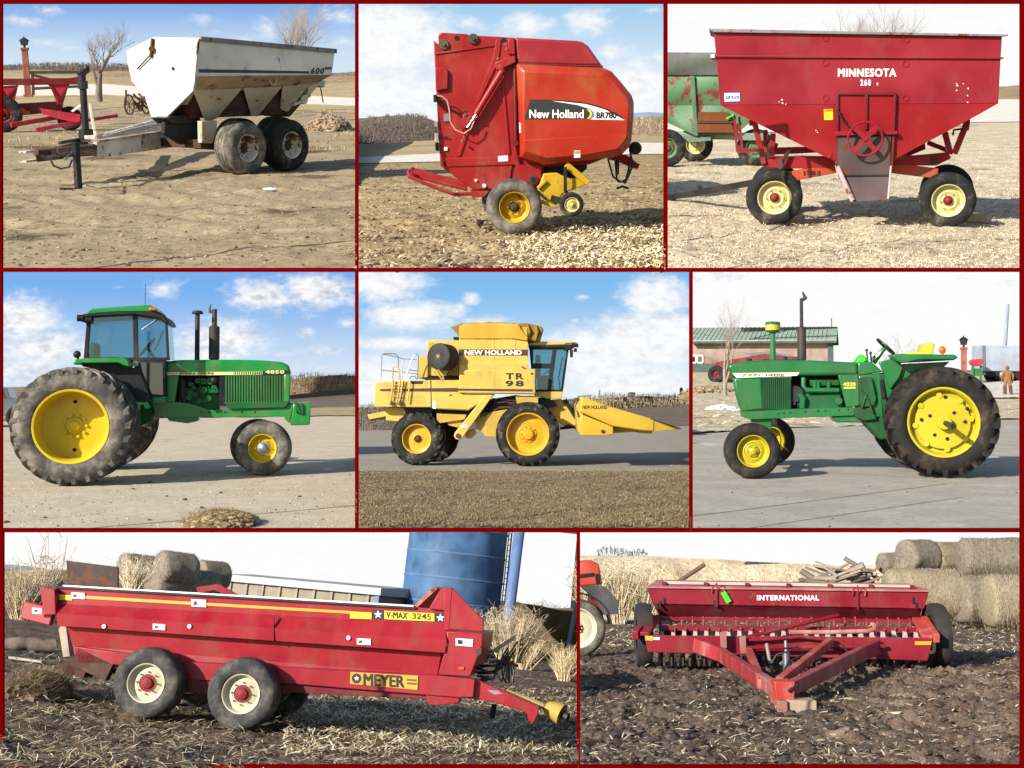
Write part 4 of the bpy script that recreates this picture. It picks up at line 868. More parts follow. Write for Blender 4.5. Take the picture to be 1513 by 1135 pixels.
m = MB(); m.prism(T.xz([(330, 510), (342, 510), (344, 530), (332, 530)], y0-.04), y0-.04, y0+.1, 'y'); m.prism(T.xz([(332, 560), (346, 560), (348, 590), (334, 590)], y0-.04), y0-.04, y0+.1, 'y'); m.build('reflector', m_sticker_w, T.e)
for pts, mt in (([(598, 655), (640, 652), (640, 675), (599, 678)], m_sticker_w), ([(370, 478), (392, 477), (393, 508), (371, 509)], plain('grey_label', '#6f7072', .5)), ([(372, 617), (386, 617), (386, 631), (372, 631)], m_sticker_w)):
    T.slab('sticker', pts, y0-.03, y0, mt, 0)
m = MB(); q = P(540, 778, y=y0-.01); m.cyl(q, q+V((0, -.02, 0)), .03, 10); q = P(505, 756, y=y0-.01); m.cyl(q, q+V((0, -.02, 0)), .02, 10); m.build('side_bolt', m_sticker_w, T.e)
# shields
hd = MB(); hd.prism(T.xz([(668, 157), (930, 171), (955, 177), (978, 194), (1036, 277), (680, 267)], y0-.10), y0-.10, y1+.1, 'y'); hd.build('top_hood', m_red_hood, T.e, 40, .04, seg=3)
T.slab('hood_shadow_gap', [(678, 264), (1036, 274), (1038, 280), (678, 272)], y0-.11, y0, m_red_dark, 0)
outl = [(676, 270), (1040, 284), (1075, 300), (1115, 345), (1160, 402), (1168, 430), (1168, 480), (1158, 590), (1150, 615), (1118, 648), (1080, 660), (970, 674), (790, 690), (740, 676), (692, 660), (690, 600), (686, 480)]
ysd = y0-.30; inn = [(708, 300), (1030, 312), (1062, 326), (1100, 366), (1138, 414), (1146, 436), (1146, 480), (1138, 575), (1128, 596), (1098, 622), (1066, 634), (965, 648), (800, 662), (752, 650), (712, 634), (708, 590), (704, 480)]
sh = MB(); A_, B_ = T.xz(outl, ysd+.1), T.xz(inn, ysd)
sh.loft([[(x, ysd+.42, z) for x, z in A_], [(x, ysd+.1, z) for x, z in A_], [(x, ysd, z) for x, z in B_]]); sh.build('side_shield', m_red_shield, T.e, 25, .015)
m = MB(); a = T.xz([(706, 588), (1140, 562), (1136, 580), (1100, 625), (965, 650), (800, 664), (712, 636)], ysd-.012); m.prism(a, ysd-.012, ysd+.02, 'y'); m.build('shield_lower_panel', m_red_shield, T.e, 25, .01)
yd = ysd-.004
T.slab('decal_black', [(733, 419), (790, 418), (880, 427), (960, 446), (1000, 466), (1005, 498), (708, 501)], yd, yd+.006, plain('decal_charcoal', '#2c2d2b', .4), 0)
T.slab('decal_white', [(800, 420), (880, 424), (960, 434), (1040, 456), (1100, 482), (1131, 504), (985, 501), (1003, 488), (1000, 470), (980, 456), (930, 440), (860, 429)], yd-.002, yd+.005, m_letter_w, 0)
def arc(x0, ya, yb, w, bow): return [(x0+bow*sin(pi*i/10), ya+(yb-ya)*i/10) for i in range(11)]+[(x0-w+bow*sin(pi*i/10), ya+(yb-ya)*i/10) for i in range(10, -1, -1)]
T.slab('decal_yellow', arc(978, 458, 499, 8, 14), yd-.004, yd+.004, m_letter_y, 0); T.slab('decal_blue', arc(988, 460, 499, 8, 14), yd-.0045, yd+.004, plain('decal_blue', '#3f7fa8', .4), 0)
T.slab('decal_edge', [(733, 418), (880, 421), (970, 431), (1050, 454), (1110, 484), (1133, 505), (1120, 499), (1046, 459), (968, 437), (880, 427), (790, 421)], yd-.003, yd+.002, m_ink, 0)
T.text('New Holland', 729, 460, 957, 496, yd-.001, m_letter_w, bold=.022); T.text('BR780', 1010, 470, 1094, 497, yd-.004, m_ink, bold=.03)
T.slab('sticker', [(917, 632), (943, 631), (943, 660), (917, 662)], ysd-.016, ysd, m_sticker_w, 0); T.slab('sticker', [(918, 634), (942, 633), (942, 644), (918, 645)], ysd-.018, ysd, paint('tan_label', '#a3805a', .5), 0)
T.slab('sticker', [(687, 514), (697, 514), (698, 556), (688, 557)], ysd+.075, ysd+.12, m_sticker_w, 0)
m = MB(); m.tube([P(668, 270, y=y0-.05), P(672, 590, y=y0-.05)], .03, 8); m.cyl(P(671, 600, y=y0-.08), P(671, 600, y=y0), .05, 12); m.build('shield_strut', m_red_dark, T.e)
# bale kicker rails
m = MB(); kk = .03; ya_, yb2 = y0+.1, y1-.1
m.tube([P(560, 800, y=ya_), P(490, 812, y=ya_), P(415, 815, y=ya_), P(300, 772, y=ya_), P(226, 740, y=ya_), P(222, 722, y=ya_+.1), P(240, 708, y=ya_+.5)], kk, 8); m.build('bale_ramp_rail', m_red_bale, T.e)
for k in range(4):
    yy = ya_+.35+k*.42; m = MB(); m.tube([P(236-k*0, 735-k*9, y=yy), P(340, 762-k*8, y=yy), P(470, 795-k*9, y=yy)], kk, 8); m.build('bale_ramp_rail', m_red_bale, T.e)
m = MB(); m.tube([P(226, 740, y=ya_), P(230, 738, y=ya_+.4), P(240, 706, y=yb2)], kk, 8); m.bar(P(490, 812, y=ya_), P(500, 812, y=yb2), .06); m.prism(T.xz([(484, 798), (560, 800), (540, 825), (490, 830)], y0), y0, y0+.3, 'y'); m.build('bale_ramp_beam', m_red_bale, T.e)
# pickup, gauge wheel
pk = MB(); pk.prism(T.xz([(790, 728), (845, 724), (880, 742), (935, 760), (905, 798), (868, 815), (842, 862), (800, 842), (762, 802)], .25), .25, 2.5, 'y'); pk.build('pickup', m_yellow_pick, T.e, 30, .02)
m = MB(); m.bar(P(882, 690, y=.2), P(978, 768, y=.2), .05, .1); m.prism(T.xz([(905, 745), (978, 765), (930, 790), (902, 800), (916, 770)], .22), .22, .27, 'y'); m.bar(P(780, 845, y=.2), P(838, 866, y=.2), .06); m.bar(P(764, 790, y=.22), P(800, 756, y=.22), .05); m.build('pickup_arm', m_yellow_pick, T.e, bevel=.01)
m = MB(); m.prism(T.xz([(802, 694), (972, 678), (972, 708), (912, 756), (860, 750), (785, 720)], .5), .5, 2.3, 'y'); m.build('wind_guard', m_black, T.e, bevel=.02)
m = MB(); 
for k in range(26):
    yy = .35+k*.08; m.tube([P(850, 800, y=yy), P(880, 830, y=yy), P(900, 836, y=yy)], .006, 4)
m.build('pickup_tooth', m_steel, T.e)
m = MB(); m.bar(P(880, 700, y=.12), P(880, 800, y=.12), .04, .05); m.bar(P(880, 795, y=.12), P(905, 850, y=.12), .05); m.bar(P(820, 830, y=.2), P(870, 845, y=.2), .05, .1); m.build('gauge_wheel_arm', m_black, T.e)
q = P(908, 858, y=-.02); wheel(T, q.x, q.z, -.02, 46/S2.k(22), 27/S2.k(22), .16, m_rub, paint('pale_yellow_hub', '#c9b87a', .5, '#6b5a40', .5), dish=.03, hub=.03, bolts=4, name='gauge_wheel')
# tongue, lamp, hoses
m = MB(); m.prism(T.xz([(1060, 668), (1120, 646), (1140, 652), (1192, 690), (1186, 708), (1160, 704), (1110, 680)], 1.25), 1.25, 1.55, 'y'); m.prism(T.xz([(1150, 690), (1195, 686), (1192, 694), (1152, 700)], 1.2), 1.2, 1.6, 'y'); m.build('tongue', m_red_bale, T.e, bevel=.015)
q = P(1176, 622, y=.7); m = MB(); m.lathe([(.001, -.02), (.07, -.01), (.1, .02), (.104, .09), (.06, .14), (.0, .15)], q, (0, 1, 0), 20); m.tube([q+V((0, .1, 0)), P(1150, 612, y=.8)], .03, 6); m.build('rear_lamp', m_black, T.e)
m = MB()
for k, pts in enumerate((((1060, 668), (1080, 740), (1105, 762), (1135, 765), (1150, 700), (1155, 640)), ((1090, 672), (1095, 750), (1130, 770), (1150, 690)), ((1150, 630), (1165, 690), (1140, 750), (1120, 760)), ((1098, 668), (1098, 735)))): m.tube([P(*p, y=1.0+k*.12) for p in pts], .016, 6)
m.tube([P(1100, 672, y=.95), P(1098, 730, y=.95)], .03, 8); m.tube([P(1095, 790, y=1.1), P(1120, 782, y=1.1), P(1145, 790, y=1.1)], .02, 6); m.build('hydraulic_hose', m_hose, T.e)
# ------------------------------------------------------------------ plot 3: red gravity wagon
d_ = S3.gp(1190, 914)-S3.gp(460, 948)
T = Thing(S3, 'gravity_wagon', 'red gravity grain wagon with grey discharge chute and cream wheels on dead grass', 'wagon', S3.gp(460, 948), 5)
P = T.p; k3 = S3.k(18.3)
c = P(458, 832, y=0); R3 = P(458, 830, y=0).z
wheel(T, c.x, R3, 0, R3, R3*.57, .27, m_rub, m_cream_rim, dish=.08, hub=.04, ribs=4, bolts=6, boltr=.11, hubmat=m_redhub, hubout=.0)
cr = P(1190, 808, y=.05); wheel(T, cr.x, R3*.97, .05, R3*.97, R3*.55, .27, m_rub, m_cream_rim, dish=.08, hub=.04, ribs=4, bolts=6, boltr=.10, hubmat=m_redhub, hubout=.0)
for x in (P(462, 820, y=1.9).x, P(1180, 800, y=1.9).x): wheel(T, x, R3*.97, 2.05, R3*.97, R3*.55, .27, m_rub, m_cream_rim, dish=.08, hub=.05, ribs=4, far=True)
yb, yB, ym = .12, 1.95, 1.03
# box: upright upper part, sloped lower part to the door
up = [(203, 134), (1412, 152), (1406, 250), (1396, 434), (231, 442), (214, 240)]
lo = [(231, 442), (1396, 434), (1268, 506), (962, 668), (716, 672), (676, 660)]
m = MB(); m.prism(T.xz(up, yb), yb, yB, 'y'); m.build('upper_box', m_red_wagon, T.e, bevel=.008)
a = T.xz(lo, yb); m = MB(); m.loft([[(x, yb+.004, z) for x, z in a], [(x, yB, z) for x, z in a]]); m.build('hopper', m_red_wagon_lo, T.e, 0)
m = MB(); pr = T.xz([(182, 120), (1440, 145), (1436, 151), (1412, 153), (203, 135), (184, 126)], yb-.05); m.prism(pr, yb-.05, yB+.05, 'y'); m.build('top_rim', m_grey_rail, T.e, bevel=.004)
m = MB(); pr = T.xz([(190, 231), (1420, 240), (1418, 248), (190, 241)], yb-.03); m.prism(pr, yb-.03, yB+.03, 'y'); m.build('box_flange', m_red_wagon, T.e, bevel=.006)
m = MB()
for x, y in ((672, 160), (672, 264), (1008, 268), (672, 412), (1008, 412), (1012, 165)): q = P(x, y, y=yb); m.lathe([(.042, 0), (.042, -.008), (.03, -.008), (.03, 0)], q, (0, 1, 0), 14)
m.build('rivet_ring', m_red_wagon_lo, T.e)
m = MB(); m.prism(T.xz([(190, 229), (206, 226), (206, 242), (190, 242)], yb-.04), yb-.04, yb, 'y'); m.build('corner_clip', m_sticker_w, T.e)
T.text('MINNESOTA', 725, 289, 967, 321, yb-.003, m_letter_w, bold=.045, font_space=1.12); T.text('260', 818, 333, 862, 360, yb-.003, m_letter_w, bold=.035, font_space=1.3)
T.slab('sticker', [(245, 388), (314, 387), (315, 427), (246, 429)], yb-.006, yb+.01, plain('blue_edge', '#2c4f7d', .5), 0); T.slab('sticker', [(248, 391), (311, 390), (312, 424), (249, 426)], yb-.008, yb+.01, m_sticker_w, 0); T.text('SLIP PLATE', 252, 401, 309, 415, yb-.009, plain('blue_print', '#234a85', .5), bold=.03)
T.slab('sticker', [(665, 458), (703, 457), (703, 503), (666, 504)], yb-.006, yb+.01, m_sticker_y, 0); T.slab('sticker', [(668, 459), (702, 458), (702, 468), (668, 469)], yb-.008, yb, paint('orange_print', '#a3651c', .5), 0)
sc_ = MB(); R_ = random.Random(8)
for (x, y) in ((478, 428), (490, 420), (505, 438), (492, 434), (632, 548), (638, 556), (1225, 360), (1250, 352), (1270, 372), (1222, 380), (1268, 402), (1268, 430), (1222, 352), (890, 352), (890, 358)):
    s_ = R_.uniform(3, 6); sc_.prism(T.xz([(x-s_, y), (x, y-s_), (x+s_*.6, y+s_*.4)], yb-.002), yb-.002, yb+.002, 'y')
sc_.build('paint_chip', m_letter_w, T.e, 0)
# discharge door
y2 = yb-.05; m = MB()
m.prism(T.xz([(724, 395), (962, 397), (964, 580), (722, 580)], yb-.02), yb-.02, yb+.02, 'y'); m.build('slide_gate', m_red_wagon_lo, T.e)
m = MB()
for pts in ([(718, 390), (728, 390), (726, 700), (716, 700)], [(960, 392), (970, 392), (956, 700), (946, 700)], [(718, 388), (970, 390), (970, 400), (718, 398)], [(838, 396), (850, 396), (848, 555), (838, 555)]): m.prism(T.xz(pts, y2), y2, yb+.02, 'y')
m.build('gate_frame', m_red_dark, T.e, bevel=.005)
T.slab('gate_bar', [(712, 553), (974, 549), (974, 564), (712, 570)], y2-.04, y2+.02, m_red_wagon, .006)
q = P(838, 582, y=y2-.12); r = 62/k3; m = MB(); m.tube([q+V((r*cos(t), 0, r*sin(t))) for t in [2*pi*i/30 for i in range(30)]], .014, 6, close=True); m.build('hand_wheel', m_red_wagon, T.e)
m = MB()
for a_ in (RAD(50), RAD(-48)): d = V((cos(a_), 0, sin(a_)))*r*1.05; m.bar(q-d, q+d, .012, .06, up=(-d.z, 0, d.x)); 
m.cyl(q+V((0, .1, 0)), q+V((0, -.02, 0)), .03, 10); m.build('hand_wheel_spoke', m_red_wagon, T.e)
m = MB(); m.tube([P(722, 460, y=y2-.03), P(745, 505, y=y2-.05), P(790, 555, y=y2-.06), P(830, 580, y=y2-.06)], .012, 6); m.build('gate_cable', m_black, T.e)
m = MB(); t0 = T.xz([(722, 572), (946, 568), (944, 738), (724, 742)], y2); m.prism(t0, y2, y2+.03, 'y')
lw_ = [P(724, 740, y=y2), P(944, 736, y=y2), P(932, 838, y=y2-.22), P(786, 846, y=y2-.22)]; o = V((0, .02, 0)); m.loft([[p for p in lw_], [p+o for p in lw_]])
m.build('discharge_chute', m_galv, T.e, 0, .006)
m = MB(); m.bar(P(722, 700, y=y2), P(786, 842, y=y2-.24), .02, .06); m.bar(P(946, 700, y=y2), P(934, 838, y=y2-.24), .02, .06); m.build('chute_flange', paint('pale_chute_edge', '#a58f92', .5, rust=.2), T.e)
m = MB(); m.bar(P(728, 738, y=y2-.01), P(944, 735, y=y2-.01), .02); m.build('chute_fold', m_black, T.e)
# running gear
yg = .45
m = MB(); m.prism(T.xz([(408, 662), (700, 655), (716, 690), (700, 708), (432, 706), (410, 694)], yg), yg, yg+.12, 'y'); m.prism(T.xz([(945, 662), (1188, 640), (1200, 664), (1138, 694), (945, 696)], yg), yg, yg+.12, 'y'); m.prism(T.xz([(445, 620), (640, 616), (640, 640), (450, 650)], 1.5), 1.5, 1.62, 'y'); m.prism(T.xz([(1000, 640), (1090, 600), (1092, 626), (1010, 660)], 1.5), 1.5, 1.62, 'y'); m.build('gear_rail', m_red_spread, T.e, bevel=.01)
m = MB()
for a, b in (((375, 515), (414, 688)), ((452, 560), (446, 660)), ((1266, 512), (1212, 645)), ((1172, 555), (1194, 642))): m.bar(P(*a, y=yg), P(*b, y=yg), .07, .07)
for a, b in (((420, 545), (420, 640)), ((1100, 598), (1205, 640)), ((465, 600), (452, 640))): m.bar(P(*a, y=yg+.3), P(*b, y=yg+.3), .06)
m.bar(P(365, 515, y=yg), P(365, 515, y=1.6), .08); m.bar(P(1264, 512, y=yg), P(1264, 512, y=1.6), .08); m.build('box_support', m_red_spread, T.e, bevel=.008)
m = MB(); m.bar(P(515, 742, y=.5), P(712, 704, y=.5), .1, .13); m.bar(P(946, 704, y=.5), P(1140, 728, y=.5), .1, .13); m.bar((c.x, .25, R3), (c.x, 1.9, R3), .1); m.bar((cr.x, .3, R3), (cr.x, 1.9, R3), .1); m.build('axle_reach', m_orange_axle, T.e, bevel=.008)
T.text('8 T 500 10', 580, 716, 650, 736, .445, m_ink, bold=.01, depth=.003)
m = MB(); m.bar(P(478, 700, y=.35), P(525, 620, y=.4), .04); m.tube([P(485, 670, y=.35), P(490, 700, y=.33), P(478, 710, y=.33)], .03, 8); m.prism(T.xz([(1118, 656), (1138, 656), (1138, 690), (1118, 690)], .4), .4, .5, 'y'); m.build('gear_chain', m_rusty, T.e)
m = MB(); m.bar(P(690, 650, y=yb), P(760, 690, y=yb+.1), .03, .08); m.bar(P(950, 665, y=yb), P(1010, 650, y=yb+.2), .03, .06); m.build('door_brace', m_red_spread, T.e)
m = MB()
for a, b in (((290, 484), (300, 636)), ((310, 490), (322, 628)), ((300, 636), (372, 634)), ((322, 628), (372, 626)), ((296, 552), (318, 546))): m.bar(P(*a, y=1.0), P(*b, y=1.0), .03)
m.build('ladder', m_red_spread, T.e)
tg = T.Li @ S3.gp(10, 838); m = MB(); m.bar((c.x+.1, .6, R3+.22), tg+V((0, 0, .03)), .09, .08); m.bar(P(150, 795, y=.6), P(138, 778, y=.6), .05, .05); m.build('tongue', m_black, T.e, bevel=.006)
m = MB(); m.tube([P(1205, 568, y=.8), P(1210, 545, y=.8), P(1250, 540, y=.8), P(1270, 545, y=.8), P(1272, 525, y=.8)], .014, 6); m.build('brake_hose', m_hose, T.e)
g = S3.gp(1300, 930); b_ = Thing(S3, 'wood_block', 'short pale wood block chocking the rear wheel of the red wagon', 'block', g, -35); m = MB(); m.loft([[(-.22, y, z) for y, z in ((-.07, 0), (.07, 0), (.07, .11), (-.07, .11))], [(.2, y, z) for y, z in ((-.06, 0), (.06, 0), (.06, .12), (-.06, .12))]]); m.build('block', m_wood, b_.e, bevel=.01)
# green wagon behind
G = Thing(S3, 'gravity_wagon', 'rust streaked green gravity wagon partly hidden behind the red wagon', 'wagon', S3.gp(20, 700), 10)
m_gw = paint('faded_wagon_green', '#486b4c', .55, '#5b5a48', .45, rust=.34, rustcol='#5a2420'); m_gw2 = paint('dirty_top_green', '#4d5650', .6, '#4a3a3e', .8, rust=.28, rustcol='#4a2c30')
q = G.p
m = MB(); m.prism(G.xz([(-420, 216), (330, 222), (330, 315), (-420, 315)], .1), .1, 2.4, 'y'); m.build('top_board', m_gw2, G.e)
m = MB(); m.prism(G.xz([(-420, 315), (330, 318), (320, 440), (-420, 440)], .14), .14, 2.36, 'y'); m.build('upper_box', m_gw, G.e)
m = MB(); m.prism(G.xz([(-60, 440), (330, 440), (368, 505), (300, 560), (130, 570), (20, 520)], .15), .15, 2.3, 'y'); m.build('hopper', m_gw, G.e)
for x in (112,): G.slab('side_stake', [(x-10, 318), (x+10, 318), (x+26, 570), (x+12, 570)], .08, .14, paint('dark_stake_green', '#4a6b4c', .5, rust=.2), .005)
m = MB(); m.prism(G.xz([(138, 470), (262, 470), (290, 556), (134, 556)], .02), .02, .14, 'y'); m.mat(1).bar(G.p(134, 512, y=.01), G.p(286, 512, y=.01), .03, .05); m.build('rusty_door', [paint('orange_rust', '#6b3d1e', .8, '#5a2f18', .7, bump=.2), m_rusty], G.e)
m = MB(); m.bar(G.p(-200, 560, y=.3), G.p(430, 575, y=.3), .1, .16); m.bar(G.p(60, 590, y=.2), G.p(190, 580, y=.2), .12, .1); m.build('gear_frame', paint('grey_green_frame', '#66786a', .5, rust=.1), G.e)
for x, y, yy in ((8, 650, -.1), (128, 598, 1.9), (380, 640, .3)):
    p_ = G.p(x, y, y=yy); wheel(G, p_.x, .42, yy, .42, .22, .26, m_rub, m_cream_rim if yy > 1 else m_gw, dish=.06, hub=.05, ribs=3)
m = MB(); m.bar(G.p(255, 498, y=-.05), G.p(285, 482, y=-.05), .03); m.build('lime_tag', m_lime, G.e)
m = MB(); m.tube([G.p(40, 605, y=0), G.p(60, 625, y=0), G.p(75, 605, y=0)], .02, 6); m.build('gear_hook', m_rusty, G.e)
trim([G.e], 983.4, 1)
bare_tree(S3, 840, 480, -60, 'leafless tree showing above the rim of the red wagon', m_bark, 44, .6, 6, .03, lowfork=.22, dep=60, thin=.7, stems=3)
# ------------------------------------------------------------------ plot 4: large green tractor on dual wheels
T = Thing(S4, 'tractor', 'large green tractor with a glazed cab and dual rear wheels on the gravel road', 'tractor', S4.gp(318, 918), -4)
P = T.p
c = P(297, 664, y=0); R4 = c.z
wheel(T, c.x, R4, 0, R4, R4*.60, .52, m_rub_grey, m_yellow_jd, dish=.45, hub=.085, lugs=25, lw=.06, lh=.042, boltr=.17, bolts=10, holes=2)
wheel(T, c.x+.02, R4, .74, R4, R4*.60, .52, m_rub_grey, m_yellow_jd, dish=.2, hub=.1, lugs=25, lw=.06, lh=.042, phase=5)
ym = 2.45
for yy in (2*ym-.74, 2*ym): wheel(T, c.x, R4, yy, R4, R4*.60, .52, m_rub_grey, m_yellow_jd, dish=.2, hub=.1, lugs=25, lw=.06, lh=.042, far=True, phase=3)
ax = MB(); ax.cyl((c.x, .5, R4), (c.x, 2*ym-.5, R4), .09, 16); ax.cyl((c.x, ym-.75, R4), (c.x, ym+.75, R4), .24, 20); ax.build('rear_axle', m_green_dk, T.e)
f = T.Li @ S4.gp(1105, 858); fy = min(f.y, 1.75); fc = P(1106, 748, y=fy); fc.z *= .94
wheel(T, fc.x, fc.z, fy, fc.z, fc.z*.50, .36, m_rub_worn, m_yellow_jd, dish=.13, hub=.075, ribs=4, steer=-9, bolts=6, boltr=.13, hubmat=m_steel)
xf = P(1092, 740, y=2*ym-fy).x
wheel(T, xf, fc.z, 2*ym-fy, fc.z, fc.z*.50, .36, m_rub_worn, m_yellow_jd, dish=.1, hub=.075, ribs=4, steer=-9, far=True, bolts=6)
ax = MB(); ax.bar((fc.x, fy+.32, fc.z+.05), (xf, 2*ym-fy-.32, fc.z+.05), .14, .16); ax.bar((fc.x, ym-.2, fc.z), (fc.x, ym-.2, fc.z+.45), .3, .2); ax.build('front_axle', m_green_dk, T.e, bevel=.01)
yh = ym-.38      # near side of the hood
hood = MB()
prof = T.xz([(697, 389), (760, 382), (1000, 381), (1110, 384), (1190, 391), (1218, 404), (1227, 432), (1226, 450), (697, 450)], yh)
hood.loft([[(x, yh, z) for x, z in prof]]+[[(x, ym+.38, z) for x, z in prof]])
hood.build('hood', m_green_jd, T.e, 40, .05, seg=4)
T.slab('decal_stripe', [(697, 434), (1108, 432), (1108, 445), (697, 447)], yh-.004, yh+.01, m_yellow_strip, 0)
T.slab('number_panel', [(1108, 430), (1225, 426), (1226, 440), (1108, 443)], yh-.006, yh+.01, m_ink, 0)
mb = MB()
for i in range(17): x = 985+i*7.6; mb.prism(T.xz([(x, 433), (x+3.2+i*.12, 433), (x+3.2+i*.12, 444), (x, 444)], yh-.007), yh-.007, yh, 'y')
mb.build('decal_bars', m_ink, T.e, 0)
T.text('4850', 1119, 426, 1199, 440, yh-.007, m_yellow_strip, bold=.03, font_space=1.1)
T.text('JOHN  DEERE', 757, 434, 902, 446, yh-.005, m_ink, bold=.02)
# grille side: upright louvres
gb = MB(); gb.prism(T.xz([(948, 447), (1212, 443), (1212, 562), (948, 566)], yh+.05), yh+.05, ym+.33, 'y')
gb.build('grille_core', m_green_dk, T.e)
gb = MB()
for i in range(23):
    x = 950+i*11.4; a, b, c_, d = [P(*q, y=yh+.0) for q in ((x, 448), (x+6.5, 448), (x+6.5, 562), (x, 562))]
    gb.add([a, b, c_, d, a+V((.0, .05, 0)), b+V((0, .05, 0)), c_+V((0, .05, 0)), d+V((0, .05, 0))], [(0, 1, 2, 3), (0, 4, 5, 1), (1, 5, 6, 2), (3, 2, 6, 7), (0, 3, 7, 4)])
gb.build('side_grille', paint('louvre_green', '#2f6a35', .45, '#3c3a28', .4), T.e, 0)
T.slab('nose_column', [(1198, 442), (1226, 440), (1222, 560), (1210, 572), (1198, 572)], yh-.01, ym+.39, m_green_jd, .02)
T.slab('grille_shelf', [(945, 560), (1222, 556), (1205, 584), (968, 592)], yh-.03, ym+.4, m_green_dk, .015)
T.slab('engine_cowl', [(697, 448), (754, 448), (738, 560), (697, 562)], yh-.002, ym+.38, m_green_jd, .012)
# engine in its bay
eb = MB(); R_ = random.Random(3)
eb.prism(T.xz([(760, 500), (925, 495), (925, 590), (752, 590)], yh+.18), yh+.18, ym+.2, 'y')
for (x, y, r, l) in ((862, 508, .06, .12), (835, 470, .05, .1), (890, 470, .07, .1), (800, 540, .05, .12), (880, 545, .06, .1), (845, 555, .05, .14), (905, 500, .05, .1), (820, 500, .04, .14)):
    q = P(x, y, y=yh+.2); eb.cyl(q, q+V((0, -l-.04, 0)), r, 14)
for i in range(9):
    q = P(770+R_.random()*140, 462+R_.random()*110, y=yh+.1); eb.box(q.x-.05, q.x+.05, yh+.06, yh+.2, q.z-.03, q.z+.04)
for k in range(5):
    a = P(765+k*35, 455+k*6, y=yh+.1); b = P(775+k*32, 575-k*10, y=yh+.12); eb.tube([a, (a+b)/2+V((.06, -.05, 0)), b], .013, 6)
eb.build('engine', paint('oily_engine_green', '#14602a', .4, '#191812', .75), T.e, 40, .008)
tb = MB(); q = P(905, 470, y=yh+.1); tb.ball(q, .085, 14); tb.tube([P(905, 465, y=yh+.1), P(880, 452, y=yh+.12)], .04, 10)
tb.tube([P(772, 470, y=yh+.05), P(768, 520, y=yh+.05), P(778, 575, y=yh+.08)], .05, 10)
tb.build('turbocharger', m_black, T.e)
mb = MB(); mb.prism(T.xz([(924, 450), (950, 450), (950, 578), (924, 575)], yh+.03), yh+.03, ym+.3, 'y'); mb.prism(T.xz([(752, 450), (925, 450), (925, 590), (740, 590)], ym+.1), ym+.1, ym+.3, 'y')
mb.build('radiator_shroud', m_black, T.e)
fr = MB(); yf = yh+.02
fr.prism(T.xz([(640, 566), (745, 560), (800, 566), (880, 592), (1200, 588), (1200, 622), (840, 624), (660, 628)], yf), yf, ym+.36, 'y')
fr.prism(T.xz([(700, 622), (838, 622), (836, 640), (790, 650), (715, 640)], yf+.05), yf+.05, ym+.3, 'y')
for x in (850, 882, 915, 950, 1020, 1075): q = P(x, 603, y=yf); fr.mat(1).cyl(q+V((0, .002, 0)), q+V((0, -.004, 0)), .018, 8)
fr.mat(0).build('side_frame', [m_green_jd, DARK], T.e, bevel=.012)
wb = MB(); wb.prism(T.xz([(1196, 588), (1222, 560), (1240, 568), (1222, 650), (1200, 632)], yf), yf, ym+.36, 'y'); wb.prism(T.xz([(1238, 566), (1312, 559), (1307, 656), (1226, 659)], yf-.04), yf-.04, ym+.42, 'y')
wb.build('front_weight_bracket', m_green_jd, T.e, bevel=.015)
wd = MB(); wd.prism(T.xz([(1244, 562), (1276, 566), (1278, 610), (1250, 606)], yf-.08), yf-.08, yf, 'y'); wd.tube([P(1240, 556, y=yf-.07), P(1255, 575, y=yf-.09), P(1270, 612, y=yf-.07), P(1250, 600, y=yf-.09)], .014, 6); wd.build('front_hitch_latch', m_green_dk, T.e)
# stacks
q = P(903, 382, y=ym); z1 = P(903, 240, y=ym).z; z2 = P(903, 168, y=ym).z
mb = MB(); mb.lathe([(.07, 0), (.092, .02), (.092, z1-q.z-.02), (.07, z1-q.z), (.044, z1-q.z+.01), (.044, z2-q.z), (.038, z2-q.z)], q, (0, 0, 1), 24)
mb.tube([P(888, 185, y=ym), P(884, 168, y=ym), P(890, 146, y=ym)], [.03, .02, .008], 6)
mb.build('exhaust_stack', paint('sooty_muffler', '#2a2a2b', .5, '#5a5048', .4, rust=.1), T.e)
q = P(831, 384, y=ym-.12); z1 = P(831, 190, y=ym-.12).z
mb = MB(); mb.lathe([(.042, 0), (.040, z1-q.z), (.09, z1-q.z+.005), (.098, z1-q.z+.025), (.08, z1-q.z+.06), (0.001, z1-q.z+.07)], q, (0, 0, 1), 20); mb.build('air_intake_stack', m_black, T.e)
# cab
yc0, yc1 = ym-.78, ym+.78
def hexa(mb, pts_near, y0, y1, dx=0): mb.prism(T.xz(pts_near, y0), y0, y1, 'y')
cl = MB(); hexa(cl, [(548, 380), (560, 370), (698, 384), (698, 535), (640, 560), (598, 500), (575, 430)], yc0, yc1); cl.build('cab_base', m_black, T.e, bevel=.015)
T.slab('lower_door_glass', [(592, 392), (686, 396), (688, 530), (640, 526), (612, 480)], yc0-.006, yc0, m_glass_dk, 0)
T.slab('step_panel', [(640, 540), (698, 536), (698, 562), (640, 566)], yc0-.01, yc0+.3, m_green_jd, .01)
pl = MB()
for y0 in (yc0, yc1-.07):
    for pts in ([(366, 205), (384, 205), (370, 378), (352, 380)], [(558, 195), (580, 195), (584, 376), (563, 374)], [(694, 215), (706, 215), (715, 384), (704, 384)]): hexa(pl, pts, y0, y0+.07)
hexa(pl, [(352, 372), (716, 372), (716, 384), (352, 386)], yc0-.005, yc0+.05); hexa(pl, [(352, 372), (716, 372), (716, 384), (352, 386)], yc1-.07, yc1+.002)
pl.build('cab_pillar', m_black, T.e, bevel=.008)
gl = MB(); hexa(gl, [(380, 202), (560, 197), (564, 373), (366, 376)], yc0+.03, yc0+.034); hexa(gl, [(579, 200), (697, 218), (706, 380), (583, 376)], yc0+.03, yc0+.034)
gl.build('side_window', m_glass_cab, T.e, 0)
